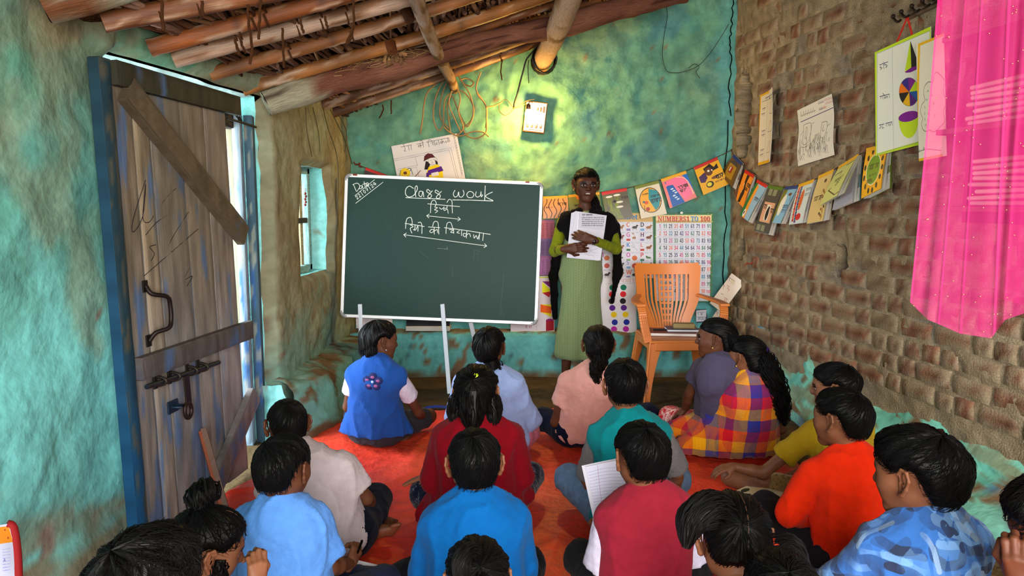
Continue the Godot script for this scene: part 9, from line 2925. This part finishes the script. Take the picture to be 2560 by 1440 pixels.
func teacher() -> void:
	var at := Vector3(at_z(1452, 700, 5.12).x, 0.0, -5.12)
	var Z := func(x: float, y: float, d: float) -> Vector3: return at_z(x, y, d)
	var s := 1.12
	var P := {"at": at, "s": s, "f": Vector3.BACK, "r": Vector3.LEFT, "f2": Vector3.BACK, "r2": Vector3.LEFT, "up": Vector3(0.015, 1, 0).normalized(), "wide": 0.92, "open": true}
	P.pelvis = at + Vector3(0.0, 0.80, 0.0)
	P.waist = at + Vector3(0.005, 0.98, 0.01)
	P.chest = at + Vector3(0.01, 1.12, 0.01)
	P.neck = Vector3(Z.call(1464, 532, 5.12).x, Z.call(1464, 532, 5.12).y, -5.13)
	P.head = Z.call(1466, 462, 5.08)
	P.shoulder_r = Z.call(1408, 556, 5.12)
	P.shoulder_l = Z.call(1524, 556, 5.12)
	P.elbow_r = Z.call(1386, 628, 5.08)
	P.wrist_r = Z.call(1404, 624, 4.92)
	P.wrist_r = Z.call(1416, 622, 4.92)
	P.elbow_l = Z.call(1540, 622, 5.06)
	P.wrist_l = Z.call(1482, 600, 4.88)
	P.point_r = Vector3(0.9, 0.1, 0.15)
	P.palm_r = Vector3(0.0, -0.1, -1.0)
	P.point_l = Vector3(-0.8, 0.25, -0.1)
	P.palm_l = Vector3(0.1, 0.0, -1.0)
	P.hand_size = 1.0
	for e in [["l", 1.0], ["r", -1.0]]:
		P["hip_" + e[0]] = at + Vector3(e[1] * 0.075, 0.78, 0)
		P["knee_" + e[0]] = at + Vector3(e[1] * 0.07 - 0.01, 0.43, 0.01)
		P["ankle_" + e[0]] = at + Vector3(e[1] * 0.075 - 0.03, 0.052, -0.01)
		P["toes_" + e[0]] = Vector3(e[1] * 0.25, -0.05, 1.0)
		P["sole_" + e[0]] = Vector3(0, -1, -0.05)
	var lime := cloth(Color(0.42, 0.46, 0.07), {"scale": 4.0})
	var kurta := cloth(Color.WHITE, {"tex": speck_tex(Color(0.43, 0.49, 0.33), Color(0.30, 0.37, 0.22), 64, 7.0, true), "scale": 7.0})
	var hem := []
	for q in [[-0.13, 0.20, 0.03], [-0.05, 0.185, 0.06], [0.05, 0.185, 0.06], [0.13, 0.20, 0.03], [0.0, 0.19, -0.06]]: hem.append([at + Vector3(q[0] - 0.005, q[1] + 0.045, q[2]), 0.055])
	var tone := Color(0.285, 0.165, 0.11)
	var t := make_person("woman teacher in a light green tunic, black scarf and glasses, holding white papers", P, {"skin": tone, "head_kind": "adult", "head_size": 0.94, "look": Vector3(2, 176, -2), "cell": 0.0095, "hand_l": "relax", "hand_r": "relax",
		"top": {"name": "tunic", "mat": kurta, "sleeve": 1.9, "sleeve_mat": lime, "hem": hem, "low": 0.195, "loose": 0.004, "fold": 0.006, "freq": 5.0},
		"legs": {"mat": cloth(Color(0.03, 0.03, 0.035)), "to": 1.9, "loose": -0.022, "name": "leggings"},
		"hair": {"style": "tail", "pole": Vector3(0, -0.2, -1.0), "sd": 30, "thick": 0.012, "tone": Color(0.060, 0.036, 0.028), "shaggy": 1.0, "front": 0.40, "hanging": [{"from": Vector3(0.04, -0.06, -0.06), "path": [Z.call(1490, 512, 5.10), Z.call(1496, 540, 5.08), Z.call(1500, 570, 5.06)], "w": [0.03, 0.03, 0.03, 0.012], "wave": 0.006}]}, "earrings": [1.0, -1.0]})
	var root := t.position
	var B := []
	var Q := func(x: float, y: float, d: float) -> Vector3: return at_z(x, y, d)
	for e in [[[1448, 528, 5.05], [1414, 545, 5.05], 0.03, 0.036], [[1414, 545, 5.05], [1402, 566, 5.03], 0.036, 0.034], [[1420, 552, 5.02], [1432, 600, 4.995], 0.026, 0.016], [[1408, 556, 5.03], [1418, 596, 5.0], 0.024, 0.016], [[1482, 530, 5.05], [1520, 548, 5.05], 0.03, 0.042], [[1516, 548, 5.04], [1536, 570, 5.03], 0.044, 0.036], [[1500, 556, 5.01], [1506, 600, 4.985], 0.034, 0.022], [[1530, 560, 5.04], [1520, 606, 5.01], 0.034, 0.022]]:
		B.append(bone(Q.call(e[0][0], e[0][1], e[0][2]), Q.call(e[1][0], e[1][1], e[1][2]), e[2], e[3], {"ax": Vector3.BACK, "f": 1.25, "k": 0.03}))
	for e in [[[1402, 560, 5.18], [1384, 690, 5.22], 0.03, 0.034], [[1384, 690, 5.22], [1388, 792, 5.22], 0.034, 0.022], [[1540, 566, 5.18], [1544, 680, 5.22], 0.034, 0.034], [[1544, 680, 5.22], [1530, 756, 5.22], 0.034, 0.012], [[1404, 548, 5.2], [1530, 552, 5.2], 0.03, 0.03]]:
		B.append(bone(Q.call(e[0][0], e[0][1], e[0][2]), Q.call(e[1][0], e[1][1], e[1][2]), e[2], e[3], {"ax": Vector3.BACK, "f": 1.6, "k": 0.03}))
	var mb := MB.new()
	Field.new(B, 0.009, 0.02).nets(mb, root)
	wrinkle(mb, 0.008, 14.0, 1.0, Vector3(1, 0.3, 1))
	obj("scarf", mb, cloth(Color(0.028, 0.024, 0.026), {"scale": 6.0}), t)
	var hx := Transform3D((Basis(Vector3.UP, PI - deg_to_rad(176)) * Basis(Vector3.RIGHT, deg_to_rad(2))).scaled_local(Vector3.ONE * s * 0.94), P.head - root)
	mb = MB.new()
	var m2 := MB.new()
	m2.col = Color(0.025, 0.022, 0.022)
	for g in [-1.0, 1.0]:
		var ring := []
		for k in 21:
			var a := TAU * k / 20.0
			ring.append(Vector3(g * 0.031 + 0.0235 * cos(a) * (1.0 - 0.12 * absf(sin(a))), -0.004 + 0.0155 * sin(a) + 0.003 * g * cos(a), 0.094 - 0.004 * absf(cos(a))))
		m2.tube(ring, 0.0019, 6, false)
		m2.tube([Vector3(g * 0.054, 0.0, 0.089), Vector3(g * 0.076, 0.002, 0.06), Vector3(g * 0.084, 0.004, 0.0), Vector3(g * 0.083, -0.006, -0.01)], 0.0017, 6)
	m2.tube([Vector3(-0.009, 0.0, 0.095), Vector3(0.0, 0.003, 0.098), Vector3(0.009, 0.0, 0.095)], 0.0018, 6)
	mb.add(m2, hx)
	obj("glasses", mb, mat(Color.WHITE, 0.3), t)
	mb = MB.new()
	mb.col = Color(0.05, 0.045, 0.045)
	var wl: Vector3 = P.wrist_l - root
	var d := (P.wrist_l - P.elbow_l as Vector3).normalized()
	var x := d.cross(Vector3.UP).normalized()
	var y := d.cross(x)
	var band := []
	for k in 17: band.append(wl - d * 0.012 + (x * cos(TAU * k / 16.0) + y * sin(TAU * k / 16.0)) * 0.025)
	mb.tube(band, 0.006, 6, false)
	mb.ball(wl - d * 0.012 + Vector3(0, -0.006, 0.026), Vector3(0.014, 0.014, 0.006), 12, 6)
	obj("watch", mb, mat(Color.WHITE, 0.3), t)
	var f := frame_of(Z.call(1437, 528, 4.975), Z.call(1515, 538, 4.975), Z.call(1503, 652, 4.945), Z.call(1423, 640, 4.945))
	var cv := Canvas.new(320, 460, Color(0.74, 0.73, 0.77))
	cv.map = to_canvas(f, cv, Vector2(1340, 380), 4.8)
	cv.fill([Vector2(500, 720), Vector2(840, 755), Vector2(815, 940), Vector2(500, 910)], Color(0.70, 0.69, 0.73))
	var r := RandomNumberGenerator.new()
	r.seed = 6
	cv.scrawl(552, 746, 672, 16, 3.0, Color(0.25, 0.24, 0.28), 3)
	for j in 5: cv.scrawl(548, 782 + j * 24, 820 - j * 3, 11, 2.0, Color(0.30, 0.29, 0.33), j + 4)
	for j in 26: cv.line([Vector2(530 + r.randf() * 220, 1120 + r.randf() * 130), Vector2(540 + r.randf() * 220, 1120 + r.randf() * 140)], 1.5, Color(0.58, 0.57, 0.62))
	cv.line([Vector2(508, 720), Vector2(500, 900), Vector2(498, 1240)], 4.0, Color(0.9, 0.9, 0.92))
	var pt := thing("printed_papers", "open booklet of printed white papers held against the teacher's chest", "papers", f.at.origin, f.at.basis)
	flat("sheet", f.size, 0.003, mat(Color.WHITE, 0.8, {"tex": cv.texture(), "two": true}), mat(Color(0.82, 0.8, 0.82), 0.9), pt, Vector2i(8, 4), func(ss, tt): return 0.006 * sin(ss * 4.0) * (1.0 - ss) - 0.004 * ss * tt)
	mb = MB.new()
	mb.col = Color(0.74, 0.73, 0.78)
	for k in 4: mb.box(Vector3(-0.006 * k, -0.003 * k, -0.004 - 0.003 * k), Vector3(f.size.x, f.size.y * 0.99, 0.002), Basis(Vector3.BACK, 0.012 * k))
	obj("pages", mb, mat(Color.WHITE, 0.9), pt)
func children_things() -> void:
	var Z := func(x: float, y: float, d: float) -> Vector3: return at_z(x, y, d)
	var f := frame_of(Z.call(1467, 1172, 2.36), Z.call(1572, 1142, 2.36), Z.call(1590, 1290, 2.28), Z.call(1492, 1302, 2.28))
	var cv := Canvas.new(330, 460, Color(0.76, 0.76, 0.83))
	cv.map = to_canvas(f, cv, Vector2(1320, 780), 2.18)
	for j in 15: cv.line([Vector2(328 + j * 2.5, 876 + j * 16), Vector2(440 + j * 2, 852 + j * 17.5), Vector2(580, 850 + j * 18)], 2.0, Color(0.42, 0.45, 0.66))
	cv.line([Vector2(378, 838), Vector2(398, 1020), Vector2(410, 1130)], 2.5, Color(0.62, 0.40, 0.55))
	var t := thing("ruled_notebook", "open ruled notebook held up by the boy in the raspberry waistcoat", "notebook", f.at.origin, f.at.basis)
	flat("page", f.size, 0.002, mat(Color.WHITE, 0.8, {"tex": cv.texture(), "two": true}), mat(Color(0.8, 0.78, 0.84), 0.9), t, Vector2i(10, 6), func(s, tt): return 0.012 * sin(s * 3.0) + 0.01 * tt * (1.0 - s))
	var mb := MB.new()
	mb.col = Color(0.78, 0.77, 0.82)
	for k in 5: mb.grid(10, 6, func(s, tt): return Vector3((s - 0.5) * f.size.x - 0.003 * k, (tt - 0.5) * f.size.y + 0.002 * k, 0.012 * sin(s * 3.0) + 0.01 * tt * (1.0 - s) - 0.003 * (k + 1)))
	obj("pages", mb, mat(Color.WHITE, 0.9, {"two": true}), t)
	t = thing("picture_book", "open picture book in the lap of the boy in the yellow T-shirt", "book", on_floor(1945, 1245, 0.10) , Basis(Vector3.UP, 0.5))
	cv = Canvas.new(160, 220, Color(0.80, 0.76, 0.62))
	for j in 14: cv.ellipse(Vector2(20 + (j * 41) % 130, 20 + (j * 67) % 190), 18, 11, [Color(0.15, 0.2, 0.16), Color(0.70, 0.52, 0.12), Color(0.85, 0.82, 0.75), Color(0.5, 0.2, 0.14)][j % 4])
	var o := flat("page", Vector2(0.20, 0.26), 0.006, mat(Color.WHITE, 0.6, {"tex": cv.texture()}), mat(Color(0.8, 0.78, 0.7), 0.9), t, Vector2i(8, 4), func(s, _t): return 0.01 * sin(s * PI))
	o.rotation.x = -PI * 0.5
	t = thing("printed_book", "bright flower-printed book on the knees of the boy in light blue", "book", at_z(775, 1424, 2.22), Basis(Vector3.UP, 0.2))
	cv = Canvas.new(160, 120, Color(0.55, 0.12, 0.34))
	for j in 26: cv.ellipse(Vector2((j * 53) % 160, (j * 37) % 120), 13, 9, [Color(0.86, 0.74, 0.16), Color(0.16, 0.45, 0.30), Color(0.85, 0.30, 0.20), Color(0.84, 0.82, 0.86), Color(0.40, 0.16, 0.50)][j % 5])
	o = flat("cover", Vector2(0.18, 0.14), 0.01, mat(Color.WHITE, 0.4, {"tex": cv.texture()}), mat(Color(0.8, 0.78, 0.8), 0.9), t)
	o.rotation.x = -PI * 0.42
	t = thing("exercise_book", "open white exercise book under the hand of the boy in light blue", "book", at_z(912, 1466, 2.2), Basis(Vector3.UP, -0.3))
	cv = Canvas.new(120, 160, Color(0.80, 0.80, 0.84))
	for j in 12: cv.line([Vector2(6, 12 + j * 12), Vector2(114, 12 + j * 12)], 1.0, Color(0.5, 0.55, 0.75), false)
	o = flat("page", Vector2(0.15, 0.20), 0.008, mat(Color.WHITE, 0.8, {"tex": cv.texture()}), mat(Color(0.8, 0.78, 0.8), 0.9), t, Vector2i(8, 2), func(s, _t): return 0.012 * absf(s - 0.5))
	o.rotation.x = -PI * 0.45
